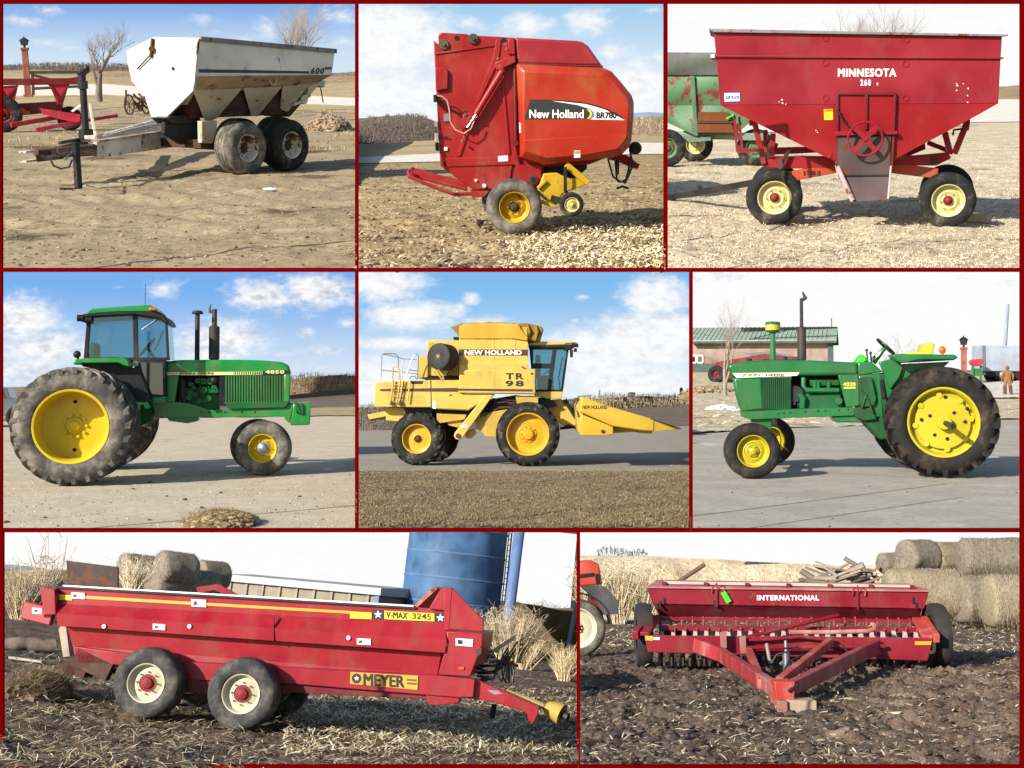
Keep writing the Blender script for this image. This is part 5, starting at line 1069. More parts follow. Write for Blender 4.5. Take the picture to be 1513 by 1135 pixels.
gl = MB(); hexa(gl, [(380, 202), (560, 197), (564, 373), (366, 376)], yc1-.034, yc1-.03); hexa(gl, [(579, 200), (697, 218), (706, 380), (583, 376)], yc1-.034, yc1-.03); gl.build('far_window', m_glass_cab, T.e, 0)
a, b = P(700, 218, y=yc0+.08), P(710, 380, y=yc0+.08); w = yc1-yc0-.16
gl = MB().add([a, a+V((0, w, 0)), b+V((0, w, 0)), b], [(0, 1, 2, 3)]); gl.build('windscreen', m_glass_cab, T.e, 0)
a, b = P(374, 205, y=yc0+.08), P(360, 376, y=yc0+.08); gl = MB().add([a, a+V((0, w, 0)), b+V((0, w, 0)), b], [(0, 1, 2, 3)]); gl.build('rear_window', m_glass_cab, T.e, 0)
rv = MB(); hexa(rv, [(328, 205), (350, 188), (500, 179), (640, 178), (692, 194), (712, 222), (702, 232), (665, 205), (560, 192), (365, 203), (345, 220), (330, 217)], yc0-.1, yc1+.1); rv.build('roof_visor', m_black, T.e, 40, .03)
rt = MB(); pr = T.xz([(352, 190), (384, 169), (500, 160), (622, 152), (652, 164), (672, 184), (640, 179), (500, 180)], yc0-.04); pr2 = [(x, z) for x, z in pr]
rt.loft([[(x, yc0-.02, z) for x, z in pr], [(x, yc0+.12, z+.02) for x, z in pr], [(x, yc1-.12, z+.02) for x, z in pr], [(x, yc1+.02, z) for x, z in pr]]); rt.build('cab_roof', m_green_jd, T.e, 40, .02)
q = P(646, 170, y=yc0); MB().box(q.x-.06, q.x+.05, yc0-.08, yc0+.06, q.z-.02, q.z+.03).build('warning_lamp', m_amber, T.e, bevel=.015)
q = P(612, 152, y=ym); MB().tube([q, P(613, 60, y=ym)], .005, 5).build('antenna', m_black, T.e)
for (x, y) in ((342, 206), (376, 214)):
    q = P(x, y, y=yc0-.08); MB().cyl(q+V((-.06, 0, 0)), q+V((.04, 0, 0)), .055, 14).build('work_lamp', m_black, T.e)
# inside the cab
st_ = MB(); a = P(440, 385, y=ym-.2); st_.box(a.x-.2, a.x+.28, ym-.28, ym+.28, a.z-.1, a.z+.06); b = P(440, 340, y=ym-.2); st_.box(a.x-.26, a.x-.12, ym-.28, ym+.28, a.z, b.z+.12); st_.build('seat', paint('grey_seat', '#4a4844', .8, '#6a6050', .2), T.e, bevel=.05)
sw = MB(); q = P(622, 328, y=ym); tl = Mx.Rotation(RAD(-50), 3, 'Y'); sw.tube([q+tl @ V((.19*cos(t), .19*sin(t), 0)) for t in [2*pi*i/24 for i in range(24)]], .014, 6, close=True); sw.tube([q, P(652, 376, y=ym)], .025, 8); sw.bar(q+tl @ V((-.18, 0, 0)), q+tl @ V((.18, 0, 0)), .02); sw.build('steering_wheel', m_black, T.e)
MB().tube([P(660, 210, y=yc0-.02), P(655, 215, y=yc0-.03), P(598, 255, y=yc0-.02)], .012, 6).build('wiper', m_steel, T.e)
MB().tube([P(690, 255, y=yc0+.1), P(672, 300, y=yc0+.14), P(650, 345, y=yc0+.12)], .012, 6).build('grab_rail', m_black, T.e)
# fenders, rear lamp, hydraulics
fe = MB()
fn = T.xz([(308, 402), (316, 380), (360, 376), (525, 372), (540, 384), (546, 412), (522, 406), (500, 394), (350, 396)], 1.1); fe.prism(fn, 1.1, yc0+.05, 'y'); fe.build('fender', m_green_jd, T.e, 40, .015)
fn = T.xz([(340, 397), (500, 395), (520, 406), (580, 420), (640, 560), (560, 560), (480, 440), (350, 410)], 1.35); MB().prism(fn, 1.35, yc0+.1, 'y').build('inner_fender', m_black, T.e)
fn = T.xz([(310, 402), (316, 380), (525, 374), (546, 412)], yc1); MB().prism(fn, yc1, yc1+.5, 'y').build('fender', m_green_jd, T.e, 40, .015)
q = P(325, 359, y=1.2); m = MB(); m.ball(q, .062, 14); m.cyl(q, q+V((.03, 0, -.14)), .018, 8); m.build('rear_lamp', m_black, T.e)
q = P(572, 398, y=yc0-.05); MB().cyl(q+V((0, .1, 0)), q+V((0, -.04, 0)), .05, 12).build('fuel_cap', m_steel, T.e)
hy = MB(); a = P(480, 560, y=1.4); hy.prism(T.xz([(430, 470), (640, 470), (640, 640), (520, 690), (430, 640)], ym-.5), ym-.5, ym+.5, 'y'); hy.build('transmission', m_green_grime, T.e, bevel=.03)

# things around the tractor
tk = Thing(S4, 'pickup_truck', 'grey pickup truck parked behind the large rear wheels of the green tractor', 'truck', S4.gp(40, 668), 0)
a = tk.xz([(-330, 672), (-330, 560), (-210, 555), (-160, 505), (-80, 498), (18, 498), (30, 502), (44, 545), (100, 556), (140, 566), (150, 640), (146, 662), (-325, 668)], 0)
m_truck = paint('dark_grey_car_paint', '#565a60', .3, '#8a8272', .4, coat=.5)
tb = MB(); z0 = .42; tb.prism([(x, max(z, z0)) for x, z in a], 0, 1.85, 'y'); tb.build('body', m_truck, tk.e, 35, .05, seg=3)
for pts in ([(-70, 505), (12, 505), (30, 545), (-70, 546)], [(-150, 512), (-80, 505), (-80, 546), (-185, 550)]): tk.slab('side_window', pts, -.006, .02, m_glass_dk, 0, smooth=0)
tk.slab('bumper', [(112, 628), (156, 628), (156, 656), (112, 656)], -.03, 1.9, m_chrome, .02)
tk.slab('headlight', [(120, 580), (149, 582), (150, 606), (120, 606)], -.008, .1, m_sticker_w, .005)
for x in (-240, 70): q = tk.p(x, 640, y=0); wheel(tk, q.x, .38, -.02, .38, .2, .25, m_rub, m_steel, dish=.05, hub=.04, bolts=5); wheel(tk, q.x, .38, 1.87, .38, .2, .25, m_rub, m_steel, far=True, dish=.05, hub=.04, bolts=5)
mound(S4, 'hay_clump', 'flat clump of dead grass dropped on the gravel in front of the large tractor', 'hay', 772, 1095, 1085, 1012, [m_straw[2], m_blade[1], m_straw[1]], 5, 5000, .62, .05, None, 4450, .5)
# ------------------------------------------------------------------ plot 5: yellow combine harvester with a corn head
T = Thing(S5, 'combine_harvester', 'yellow combine harvester with a corn head standing on the grey road', 'combine', S5.gp(747, 856), 0)
P = T.p
c = P(745, 715, y=0); Rd = c.z
wheel(T, c.x, Rd, 0, Rd, Rd*.64, .62, m_rub, m_yellow_rim5, dish=.26, hub=.16, lugs=22, lw=.07, lh=.045, bolts=10, boltr=.2, hubout=.05)
wheel(T, c.x, Rd, 3.3, Rd, Rd*.64, .62, m_rub, m_yellow_rim5, dish=.2, hub=.16, lugs=22, lw=.07, lh=.045, far=True)
g = V((0, .4, 0)); c2 = P(262, 735, y=g.y); Rr = c2.z
wheel(T, c2.x, Rr, g.y, Rr, Rr*.53, .48, m_rub, m_yellow_rim5, dish=.2, hub=.07, lugs=18, lw=.07, lh=.04, steer=-7, bolts=8, boltmat=m_rusty, hubmat=m_rusty)
wheel(T, c2.x+.35, Rr, 3.3-g.y, Rr, Rr*.53, .48, m_rub, m_yellow_rim5, dish=.12, hub=.07, lugs=18, lw=.07, lh=.04, far=True, steer=-7)
ax = MB(); ax.bar((c2.x+.1, g.y+.52, Rr), (c2.x+.35, 2.9-g.y, Rr), .2, .24); ax.cyl((c.x, .5, Rd), (c.x, 2.9, Rd), .22, 18); ax.bar((c2.x+.2, 1.65, Rr), (c2.x+.2, 1.65, Rr+.6), .5, .3); ax.build('axle', m_yellow_nh2, T.e, bevel=.02)
yb, yB = .28, 3.02
# rear body and its lower side panels
rb = MB(); rb.prism(T.xz([(80, 490), (322, 480), (450, 480), (450, 538), (596, 540), (488, 612), (332, 605), (325, 598), (80, 597)], yb), yb, yB, 'y'); rb.build('rear_body', m_yellow_nh, T.e, bevel=.03, seg=3)
T.slab('panel_seam', [(322, 482), (326, 482), (328, 600), (324, 600)], yb-.006, yb+.01, m_brown_band, 0)
T.slab('lower_panel', [(330, 545), (590, 545), (486, 608), (330, 601)], yb-.014, yb+.02, m_yellow_nh, .008)
T.slab('body_stripe', [(104, 519), (440, 514), (440, 530), (104, 527)], yb-.018, yb-.004, m_brown_band, 0)
T.slab('sticker', [(332, 572), (346, 572), (347, 604), (333, 604)], yb-.02, yb, m_sticker_w, 0)
T.slab('sticker', [(404, 543), (416, 543), (416, 549), (404, 549)], yb-.02, yb, m_brown_band, 0)
# grain tank
gt = MB(); ylo = yb-.06
a = [(447, 296), (746, 296), (746, 400), (447, 400)]
gt.prism(T.xz(a, yb+.06), yb+.06, yB-.06, 'y'); gt.prism(T.xz([(447, 412), (746, 412), (746, 440), (447, 440)], ylo+.01), ylo+.01, yB, 'y')
p0 = [P(447, 396, y=yb+.06), P(746, 396, y=yb+.06)]; p1 = [P(447, 413, y=ylo+.01), P(746, 413, y=ylo+.01)]
gt.add([p0[0], p0[1], p1[1], p1[0]], [(3, 2, 1, 0)])
gt.build('grain_tank', m_yellow_nh, T.e, bevel=.015)
T.slab('side_shield', [(447, 437), (779, 432), (779, 541), (447, 536)], ylo-.05, yB+.02, m_yellow_nh, .03)
T.slab('shield_stripe', [(440, 517), (765, 520), (765, 530), (440, 526)], ylo-.058, ylo-.03, m_brown_band, 0)
T.slab('name_band', [(448, 347), (744, 348), (744, 374), (448, 372)], yb+.05, yb+.08, m_brown_band, 0)
for x0, ya_, y2_ in ((598, 300, 398), (600, 440, 534), (690, 300, 398)): T.slab('panel_seam', [(x0, ya_), (x0+2, ya_), (x0+2, y2_), (x0, y2_)], (yb+.054 if ya_ < 400 else ylo-.056), yb+.1, m_yellow_nh2, 0)
lvm = MB()
for i in range(7): lvm.prism(T.xz([(318+i*9, 318), (322+i*9, 318), (322+i*9, 360), (318+i*9, 360)], yb+.49), yb+.49, yb+.52, 'y')
for i in range(6): lvm.prism(T.xz([(232, 546+i*7), (300, 547+i*7), (300, 549+i*7), (232, 548+i*7)], yb-.006), yb-.006, yb+.02, 'y')
lvm.build('vent_louvre', m_yellow_nh2, T.e, 0)
T.text('NEW HOLLAND', 471, 350, 718, 371, yb+.045, m_letter_w, bold=.03)
T.text('TR', 649, 450, 727, 477, ylo-.055, m_ink, bold=.03, font_space=1.25)
T.text('98', 647, 483, 727, 508, ylo-.055, m_ink, bold=.03, font_space=1.25)
for (x, y) in ((722, 424), (462, 452), (762, 452)): q = P(x, y, y=ylo-.055); MB().box(q.x-.03, q.x+.03, ylo-.07, ylo-.04, q.z-.02, q.z+.02).build('latch', m_brown_band, T.e)
# engine bay behind the tank
eh = MB(); eh.prism(T.xz([(308, 308), (447, 308), (447, 462), (308, 462)], yb+.5), yb+.5, yB-.1, 'y'); eh.prism(T.xz([(274, 376), (312, 374), (312, 468), (268, 474)], yb+.4), yb+.4, yB-.3, 'y'); eh.build('engine_hood', m_yellow_nh, T.e, bevel=.02)
MB().prism(T.xz([(300, 466), (447, 464), (447, 482), (300, 482)], yb+.45), yb+.45, yB-.2, 'y').build('engine_deck', m_black, T.e)
q = P(356, 377, y=-.12); r = 58/S5.k(35.4); ax_ = V((.30, .6, -.03)).normalized()
sc_ = MB(); sc_.lathe([(.001, .03), (r*.2, .02), (r*.86, .0), (r*.97, .015), (r, .05), (r, .52), (r*.9, .56)], q, ax_, 36)
sc_.build('rotary_screen', paint('dark_screen', '#1c1c1d', .6, '#4a453e', .3), T.e)
sp = MB(); u = ax_.orthogonal().normalized(); w_ = ax_.cross(u)
for i in range(7): d = u*cos(i*.9)+w_*sin(i*.9); sp.bar(q-ax_*.004, q+d*r*.22, .012, .01, up=ax_)
sp.build('screen_hub', m_yellow_nh2, T.e)
q2 = P(401, 392, y=-.08); MB().box(q2.x-.04, q2.x+.04, -.12, -.02, q2.z-.015, q2.z+.02).build('decal', plain('red_decal', '#a5341f', .5), T.e)
br = MB(); a = P(378, 450, y=.2)
for x0, x1 in ((350, 372), (372, 380)): br.bar(P(x0, 440, y=.3), P(x1, 480, y=.3), .05, .05)
br.prism(T.xz([(330, 440), (405, 432), (390, 462), (335, 462)], .3), .3, .7, 'y'); br.build('screen_bracket', m_yellow_nh2, T.e, bevel=.008)
# tarpaulin over the tank
tp = MB(); R_ = random.Random(5)
def drape(pts, y0, y1, up, nx=16):
    base = T.xz(pts, y0); zs = [z for _, z in base]; x0, x1 = min(x for x, _ in base), max(x for x, _ in base)
    rings = []
    for i in range(nx+1):
        u = i/nx; x = x0+(x1-x0)*u; zb = interp(sorted((x_, z_) for x_, z_ in base[len(base)//2:]), x); zt = interp(sorted((x_, z_) for x_, z_ in base[:len(base)//2]), x)
        wv = lambda k: .007*sin(u*k*9+k)+R_.uniform(-.006, .006)
        rings.append([(x, y0-.02+wv(1), zb-.02), (x, y0-.015+wv(2.3), zb*.5+zt*.5), (x, y0+.05+wv(1.7)*.5, zt), (x, (y0+y1)/2, zt+up+wv(3)), (x, y1-.05, zt), (x, y1, zb-.02)])
    tp.loft(rings)
drape([(448, 238), (560, 233), (692, 235), (705, 250), (742, 308), (676, 297), (560, 297), (447, 298)], yb+.04, yB-.04, .1)
tp.build('tarpaulin', m_tarp, T.e, 60)
tp = MB(); tp.prism(T.xz([(690, 236), (735, 233), (800, 245), (814, 260), (802, 300), (792, 314), (745, 310), (742, 304)], yb+.16), yb+.16, yB-.12, 'y'); tp.build('tarp_bundle', m_tarp_dk, T.e, 40, .06, seg=3)
tp = MB(); tp.prism(T.xz([(692, 236), (700, 234), (718, 262), (746, 296), (740, 310), (672, 298), (690, 262)], yb-.01), yb-.01, yb+.06, 'y'); tp.build('tarp_corner', m_tarp, T.e, 40, .015)
for k in (0, 2):
    tp = MB(); tp.tube([P(745+k*18, 240+k*3, y=yb+.14), P(752+k*17, 270, y=yb+.1), P(742+k*18, 308, y=yb+.13)], [.03, .06, .02], 7); tp.build('tarp_fold', m_tarp if k % 2 else m_tarp_dk, T.e, 60)
tp = MB(); tp.prism(T.xz([(410, 251), (456, 236), (460, 240), (450, 288), (444, 290), (428, 268)], yb+.08), yb+.08, yB-.2, 'y'); tp.build('tarp_flap', m_tarp_dk, T.e, 0, .01)
MB().box(*[v for a in zip(P(425, 305, y=1.5)-V((0, .4, 0)), P(447, 296, y=1.5)+V((0, .4, 0))) for v in a]).build('tank_vent', m_black, T.e)
# cab
yc0, yc1 = .75, 2.6
T.slab('cab_roof', [(748, 318), (800, 313), (956, 315), (958, 326), (750, 330)], yc0-.1, yc1+.1, m_yellow_nh, .02)
T.slab('roof_visor', [(750, 329), (956, 325), (944, 340), (752, 338)], yc0-.08, yc1+.08, m_black, .01)
cp = MB()
for y0 in (yc0, yc1-.06):
    for pts in ([(750, 335), (768, 335), (768, 432), (780, 440), (782, 530), (776, 530), (760, 440)], [(852, 337), (872, 337), (845, 530), (828, 530)], [(914, 338), (924, 338), (897, 530), (887, 530)], [(768, 408), (846, 408), (842, 430), (768, 430)], [(765, 520), (896, 522), (894, 534), (765, 534)], [(750, 335), (920, 335), (918, 346), (752, 348)]): cp.prism(T.xz(pts, y0), y0, y0+.06, 'y')
cp.build('cab_frame', m_black, T.e, bevel=.008)
for y0 in (yc0+.03, yc1-.04):
    gl = MB(); gl.prism(T.xz([(766, 346), (856, 346), (832, 524), (780, 524), (778, 436), (766, 432)], y0), y0, y0+.006, 'y'); gl.prism(T.xz([(869, 346), (916, 346), (890, 524), (845, 524)], y0), y0, y0+.006, 'y'); gl.build('side_window', m_glass_cab, T.e, 0)
a, b = P(920, 340, y=yc0), P(893, 526, y=yc0); w = yc1-yc0
MB().add([a, b, b+V((0, w, 0)), a+V((0, w, 0))], [(0, 1, 2, 3)]).build('windscreen', m_glass_cab, T.e, 0)
T.slab('cab_floor', [(776, 530), (896, 530), (892, 560), (832, 562), (776, 548)], yc0-.12, yc1+.1, m_yellow_nh, .02)
st_ = MB(); a = P(800, 520, y=1.65); st_.box(a.x-.1, a.x+.35, 1.35, 1.95, a.z, a.z+.4); st_.box(a.x-.15, a.x+.0, 1.35, 1.95, a.z+.3, a.z+1.0); st_.build('seat', m_black, T.e, bevel=.05)
st_ = MB(); st_.tube([P(852, 520, y=1.6), P(850, 470, y=1.6), P(838, 440, y=1.6)], .04, 8); q = P(838, 438, y=1.6); st_.tube([q+V((.2*cos(t)*.8, .2*sin(t), .2*cos(t)*.5)) for t in [2*pi*i/20 for i in range(20)]], .018, 6, close=True); st_.build('steering_wheel', m_black, T.e)
lb = MB()
for (x, y) in ((936, 330), (950, 330), (944, 350), (905, 345)): q = P(x, y, y=yc0-.12); lb.cyl(q, q+V((.09, 0, 0)), .055, 12)
lb.bar(P(905, 322, y=yc0-.1), P(955, 318, y=yc0-.1), .02); lb.build('work_light', m_black, T.e)
mr = MB(); mr.tube([P(900, 335, y=yc0-.1), P(935, 345, y=yc0-.35), P(936, 352, y=yc0-.35)], .012, 6); mr.prism(T.xz([(926, 350), (942, 350), (940, 382), (928, 382)], yc0-.36), yc0-.36, yc0-.32, 'y'); mr.build('wing_mirror', m_black, T.e)
MB().tube([P(888, 545, y=yc0-.1), P(878, 470, y=yc0-.12), P(895, 380, y=yc0-.1)], .014, 6).build('cab_handrail', m_black, T.e)
# belly, feeder house, slanting elevator
bl = MB(); bl.prism(T.xz([(330, 606), (690, 545), (840, 560), (880, 590), (700, 640), (520, 660), (380, 660)], yb+.5), yb+.5, yB-.5, 'y'); bl.build('chassis', m_black, T.e)
for pts, yy in (([(520, 640), (560, 620), (566, 726), (545, 706), (520, 690)], .45), ([(562, 622), (700, 600), (700, 724), (600, 728), (560, 724)], .42), ([(350, 625), (480, 630), (470, 652), (360, 668), (350, 650)], .5), ([(390, 650), (465, 655), (455, 690), (400, 676)], .6), ([(690, 548), (790, 548), (790, 580), (700, 590)], .34), ([(472, 700), (512, 690), (520, 712), (500, 734), (474, 730)], .4)):
    T.slab('belly_panel', pts, yy, yy+.5, m_yellow_nh2, .012)
bt = MB()
for k in range(6): bt.bar(P(590, 560+k*11, y=.5), P(720, 572+k*9, y=.5), .04, .03)
bt.tube([P(600, 580, y=.4), P(650, 575, y=.4), P(690, 590, y=.45)], .02, 6); bt.tube([P(540, 640, y=.4), P(620, 600, y=.42), P(680, 600, y=.42)], .018, 6); bt.build('drive_linkage', m_rusty, T.e)
el = MB(); el.prism(T.xz([(560, 545), (596, 545), (480, 706), (465, 728), (452, 739), (434, 738), (424, 724), (428, 708)], yb-.1), yb-.1, yb+.2, 'y'); el.build('elevator_leg', m_yellow_nh, T.e, 40, .025, seg=3)
q = P(443, 722, y=yb-.1); m = MB(); m.cyl(q+V((0, .01, 0)), q+V((0, -.03, 0)), .07, 16); m.build('elevator_bearing', m_rusty, T.e)
q = P(470, 680, y=yb-.11); MB().box(q.x-.08, q.x+.08, yb-.115, yb-.09, q.z-.04, q.z+.04).build('sticker', m_sticker_w, T.e)
fh = MB(); fh.prism(T.xz([(770, 572), (890, 562), (962, 652), (946, 690), (912, 684), (800, 620)], 1.0), 1.0, 2.3, 'y'); fh.build('feeder_house', m_yellow_nh, T.e, bevel=.02)
fb = MB(); fb.bar(P(905, 565, y=.9), P(962, 655, y=.9), .1, .12); fb.bar(P(885, 690, y=1.0), P(975, 680, y=.9), .08, .08); fb.tube([P(900, 575, y=.85), P(930, 600, y=.8), P(950, 640, y=.85)], .02, 6); fb.tube([P(890, 690, y=.8), P(920, 675, y=.8), P(960, 690, y=.8)], .025, 6); fb.build('feeder_linkage', m_black, T.e)
# rear chute, ladder rails
ch = MB(); ch.prism(T.xz([(50, 630), (128, 614), (132, 636), (120, 640), (56, 652)], .9), .9, 2.4, 'y'); ch.prism(T.xz([(125, 600), (228, 600), (214, 630), (182, 660), (130, 655), (128, 630)], .7), .7, 2.6, 'y'); ch.build('straw_chute', m_yellow_nh, T.e, bevel=.015)
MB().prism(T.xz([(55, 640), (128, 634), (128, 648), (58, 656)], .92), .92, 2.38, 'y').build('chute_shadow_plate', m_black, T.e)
MB().prism(T.xz([(205, 602), (330, 602), (330, 650), (230, 640)], .6), .6, 2.6, 'y').build('rear_axle_mount', m_black, T.e)
rl = MB(); k = .016
rl.tube([P(107, 485, y=.4), P(112, 372, y=.4), P(120, 366, y=.4), P(172, 367, y=.4), P(183, 380, y=.4), P(186, 480, y=.4)], k, 6)
rl.tube([P(112, 437, y=.4), P(185, 445, y=.4)], k*.8, 6)
rl.tube([P(118, 368, y=.4), P(185, 382, y=.4), P(200, 388, y=1.6), P(262, 392, y=1.6)], k*.8, 6)
rl.tube([P(198, 480, y=1.6), P(202, 388, y=1.6)], k, 6); rl.tube([P(212, 478, y=.3), P(244, 385, y=.3), P(258, 366, y=.3), P(272, 375, y=.3), P(266, 478, y=.3)], k, 6); rl.tube([P(226, 436, y=.3), P(268, 441, y=.3)], k*.8, 6)
rl.tube([P(232, 476, y=.35), P(240, 464, y=.3), P(256, 464, y=.3), P(262, 476, y=.35)], k*.8, 6); rl.tube([P(186, 443, y=1.6), P(268, 455, y=1.6)], k*.7, 6)
rl.build('guard_rail', m_steel, T.e)
ld = MB()
for x0, x1 in ((150, 162), (176, 192), (188, 205), (222, 236)):
    ld.tube([P(x0, 580, y=yb-.09), P(x1, 480, y=yb-.09)], .022, 6)
ld.tube([P(158, 500, y=yb-.09), P(160, 425, y=yb-.09), P(172, 420, y=yb-.09), P(186, 432, y=yb-.09), P(192, 490, y=yb-.09)], .02, 6)
for y in (500, 525, 550, 575): ld.tube([P(152, y, y=yb-.08), P(200, y, y=yb-.08)], .014, 6)
ld.build('ladder', m_yellow_nh, T.e)
for x in (152, 190): q = P(x, 578, y=yb-.1); m = MB(); m.prism(T.xz([(x-8, 588), (x, 566), (x+9, 588)], yb-.12), yb-.12, yb-.04, 'y'); m.build('ladder_foot', m_rusty, T.e)
T.slab('deck_tread', [(235, 484), (292, 484), (286, 497), (240, 497)], yb-.012, yb+.4, m_black, .004)
# corn head: outer divider, gear housing, the row of snouts
yH = -.85; kh = 4.9
dv_ = MB(); top = [(973, 553), (985, 552), (1092, 592), (1290, 650), (1290, 703), (1235, 699), (1110, 680), (988, 626), (972, 618)]
a = T.xz(top, yH); b = [(x, z) for x, z in T.xz([(980, 560), (990, 558), (1095, 600), (1290, 657), (1290, 698), (1235, 694), (1110, 676), (990, 622), (978, 614)], yH)]
dv_.loft([[(x, yH, z) for x, z in b], [(x, yH+.03, z) for x, z in a], [(x, yH+.32, z+.0) for x, z in a], [(x, yH+.5, z-.08) for x, z in a]]); dv_.build('end_divider', m_yellow_head, T.e, 50, .01)
q = [P(1290, 650, y=yH), P(1290, 703, y=yH), P(1405, 691, y=yH+.15)]
sn = MB(); sn.loft([[q[0]+V((0, .02, 0)), q[0]+V((0, .45, 0)), q[1]+V((0, .45, 0)), q[1]+V((0, .02, 0))], [q[2]+V((-.04, .06, .03)), q[2]+V((-.04, .14, .03)), q[2]+V((-.04, .14, -.02)), q[2]+V((-.04, .06, -.02))]]); sn.build('divider_tip', m_yellow_head, T.e, 50, .008)
sn = MB(); sn.bar(P(1275, 648, y=yH+.02), P(1408, 691, y=yH+.1), .02, .03); sn.build('divider_edge', m_black, T.e)
hb = MB(); hb.prism(T.xz([(978, 628), (1088, 672), (1116, 684), (1116, 714), (1080, 722), (975, 720), (962, 700)], yH+.03), yH+.03, yH+.35, 'y'); hb.build('gear_housing', m_yellow_head, T.e, bevel=.025, seg=3)
bx = MB(); bx.prism(T.xz([(955, 590), (975, 556), (985, 620), (985, 716), (962, 700), (958, 650)], yH+.3), yH+.3, yH+kh, 'y'); bx.prism(T.xz([(985, 660), (1240, 690), (1235, 704), (985, 716)], yH+.4), yH+.4, yH+kh, 'y'); bx.build('head_frame', m_yellow_nh2, T.e, bevel=.015)
zs = [P(985, 600, y=yH).z, P(1180, 652, y=yH).z, P(1390, 690, y=yH).z]
for i in range(1, 7):
    y = yH+.3+i*.74; s_ = MB()
    s_.loft([[(P(985, 590, y=yH).x, y+d, z) for d, z in ((-.25, zs[0]-.3), (0, zs[0]), (.25, zs[0]-.3))], [(P(1180, 640, y=yH).x, y+d, z) for d, z in ((-.2, zs[1]-.22), (0, zs[1]), (.2, zs[1]-.22))], [(P(1390, 690, y=yH).x, y+d, z) for d, z in ((-.03, zs[2]-.05), (0, zs[2]), (.03, zs[2]-.05))]])
    s_.build('row_snout', m_yellow_head, T.e, 50, .01)
T.text('NEW HOLLAND', 982, 590, 1088, 606, yH-.002, m_ink, bold=.02, depth=.004)
m = MB(); q = P(1070, 703, y=yH+.02); m.cyl(q+V((0, .01, 0)), q+V((0, -.02, 0)), .05, 14); m.tube([P(965, 560, y=yH+.3), P(955, 590, y=yH+.35), P(965, 640, y=yH+.3)], .03, 8); m.build('head_fitting', m_rusty, T.e)
# far farmstead
for i, (x, y, yt, w, lab, mt) in enumerate(((1053, 548, 525, 6, 'pale grain silo far off above the corn head', '#8f9aa8'), (1410, 556, 518, 7, 'tall dark blue silo far off at the right of the combine', '#4f627d'))):
    d = 285; b = S5.at(x, y+6, d); t_ = S5.at(x, yt, d); e = Thing(S5, 'silo', lab, 'silo', b); r = w*d/(F*S5.sc); h = t_.z-b.z; ms = paint('silo_steel', mt, .6, dirtamt=.1)
    MB().cyl((0, 0, 0), (0, 0, h), r, 20).build('silo_wall', ms, e.e); MB().lathe([(r*1.02, h), (r*.7, h+r*.6), (.01, h+r*.85)], (0, 0, 0), (0, 0, 1), 20).build('silo_roof', ms, e.e)
for (x, w, lab) in ((1380, 20, 'low white farm shed far off on the field edge right of the combine'), (1200, 12, 'small pale house far off above the corn head tip')):
    d = 270; b = S5.at(x, 566 if x > 1300 else 548, d); e = Thing(S5, 'farm_shed', lab, 'shed', b); u = d/(F*S5.sc); m = MB(); m.box(-w*u, w*u, 0, 6, -1, 10*u); m.build('shed_wall', m_sticker_w, e.e); MB().prism([(-.5, 10*u), (6.5, 10*u), (3, 15*u)], -w*u*1.05, w*u*1.05, 'x').build('shed_roof', plain('shed_roof_grey', '#8b8f96', .7), e.e)
# ------------------------------------------------------------------ plot 6: older open green tractor on the asphalt lane
T = Thing(S6, 'tractor', 'older open station green tractor with yellow wheels and tall exhaust on asphalt', 'tractor', S6.gp(1090, 908), 6)
P = T.p; ym = 1.02
c = P(1106, 664, y=0); R6 = c.z
def lugwheel(x, z, y, far=False):
    r = wheel(T, x, z, y, R6, R6*.605, .5, m_rub_mud, m_yellow_rim2, dish=.14, hub=.09, lugs=21, lw=.06, lh=.06, bolts=8, boltr=.15, far=far, phase=4)
    return r
r_ = lugwheel(c.x, R6, 0); lugwheel(c.x, R6, 2*ym+.1, True)
dm = MB(); rr = R6*.605
dm.lathe([(rr*.80, .105), (rr*.78, .085), (rr*.55, .075), (rr*.25, .07), (.001, .07)], n=48)
for i in range(8): a = 2*pi*i/8+.2; q = V((rr*.80*cos(a), .09, rr*.80*sin(a))); dm.cyl(q+V((0, .03, 0)), q+V((0, -.02, 0)), rr*.085, 12)
d_ = dm.build('wheel_disc', m_yellow_rim2, r_, 40)
dm = MB()
for (a, k) in ((1.55, .75), (2.5, .86), (.6, .8), (3.1, .62), (2.75, .42), (.1, .62), (.8, .42), (5.0, .5), (4.2, .45)): q = V((rr*k*cos(a), .068 if k < .77 else .072, rr*k*sin(a))); dm.cyl(q+V((0, .02, 0)), q, rr*.055, 10)
dm.build('disc_hole', DARK, r_)
dm = MB(); dm.cyl((0, .08, 0), (.05, -.42, -.03), .038, 12); dm.build('axle_shaft', m_hose, r_); dm = MB(); dm.cyl((0, .08, 0), (0, -.05, 0), .1, 16); dm.build('hub_clamp', m_yellow_rim2, r_, bevel=.01)
g = T.Li @ S6.gp(280, 944); yf = -.5; fc = P(280, 812, y=yf); Rf = 126/S6.k(17.3)
wheel(T, fc.x, Rf, yf, Rf, Rf*.56, .34, m_rub_mud, m_yellow_rim2, dish=.10, hub=.055, ribs=4, bolts=6, steer=7)
fx = P(398, 706, y=2*ym+.25); wheel(T, fc.x+.32, Rf, 2*ym+.5, Rf, Rf*.56, .34, m_rub_mud, m_yellow_rim2, dish=.10, hub=.055, ribs=4, far=True, steer=7)
ax = MB(); ax.bar((fc.x+.05, yf+.32, Rf+.02), (fc.x+.3, 2*ym+.15, Rf+.02), .1, .12); ax.bar((fc.x+.15, ym-.1, Rf), (fc.x+.15, ym-.1, Rf+.75), .28, .3); ax.cyl((fc.x+.02, yf+.36, Rf-.05), (fc.x+.02, yf+.36, Rf+.25), .05, 12); ax.tube([(fc.x+.25, yf+.35, Rf+.08), (fc.x+.3, ym, Rf+.1)], .025, 8); ax.build('front_axle', m_green_old, T.e, bevel=.012)
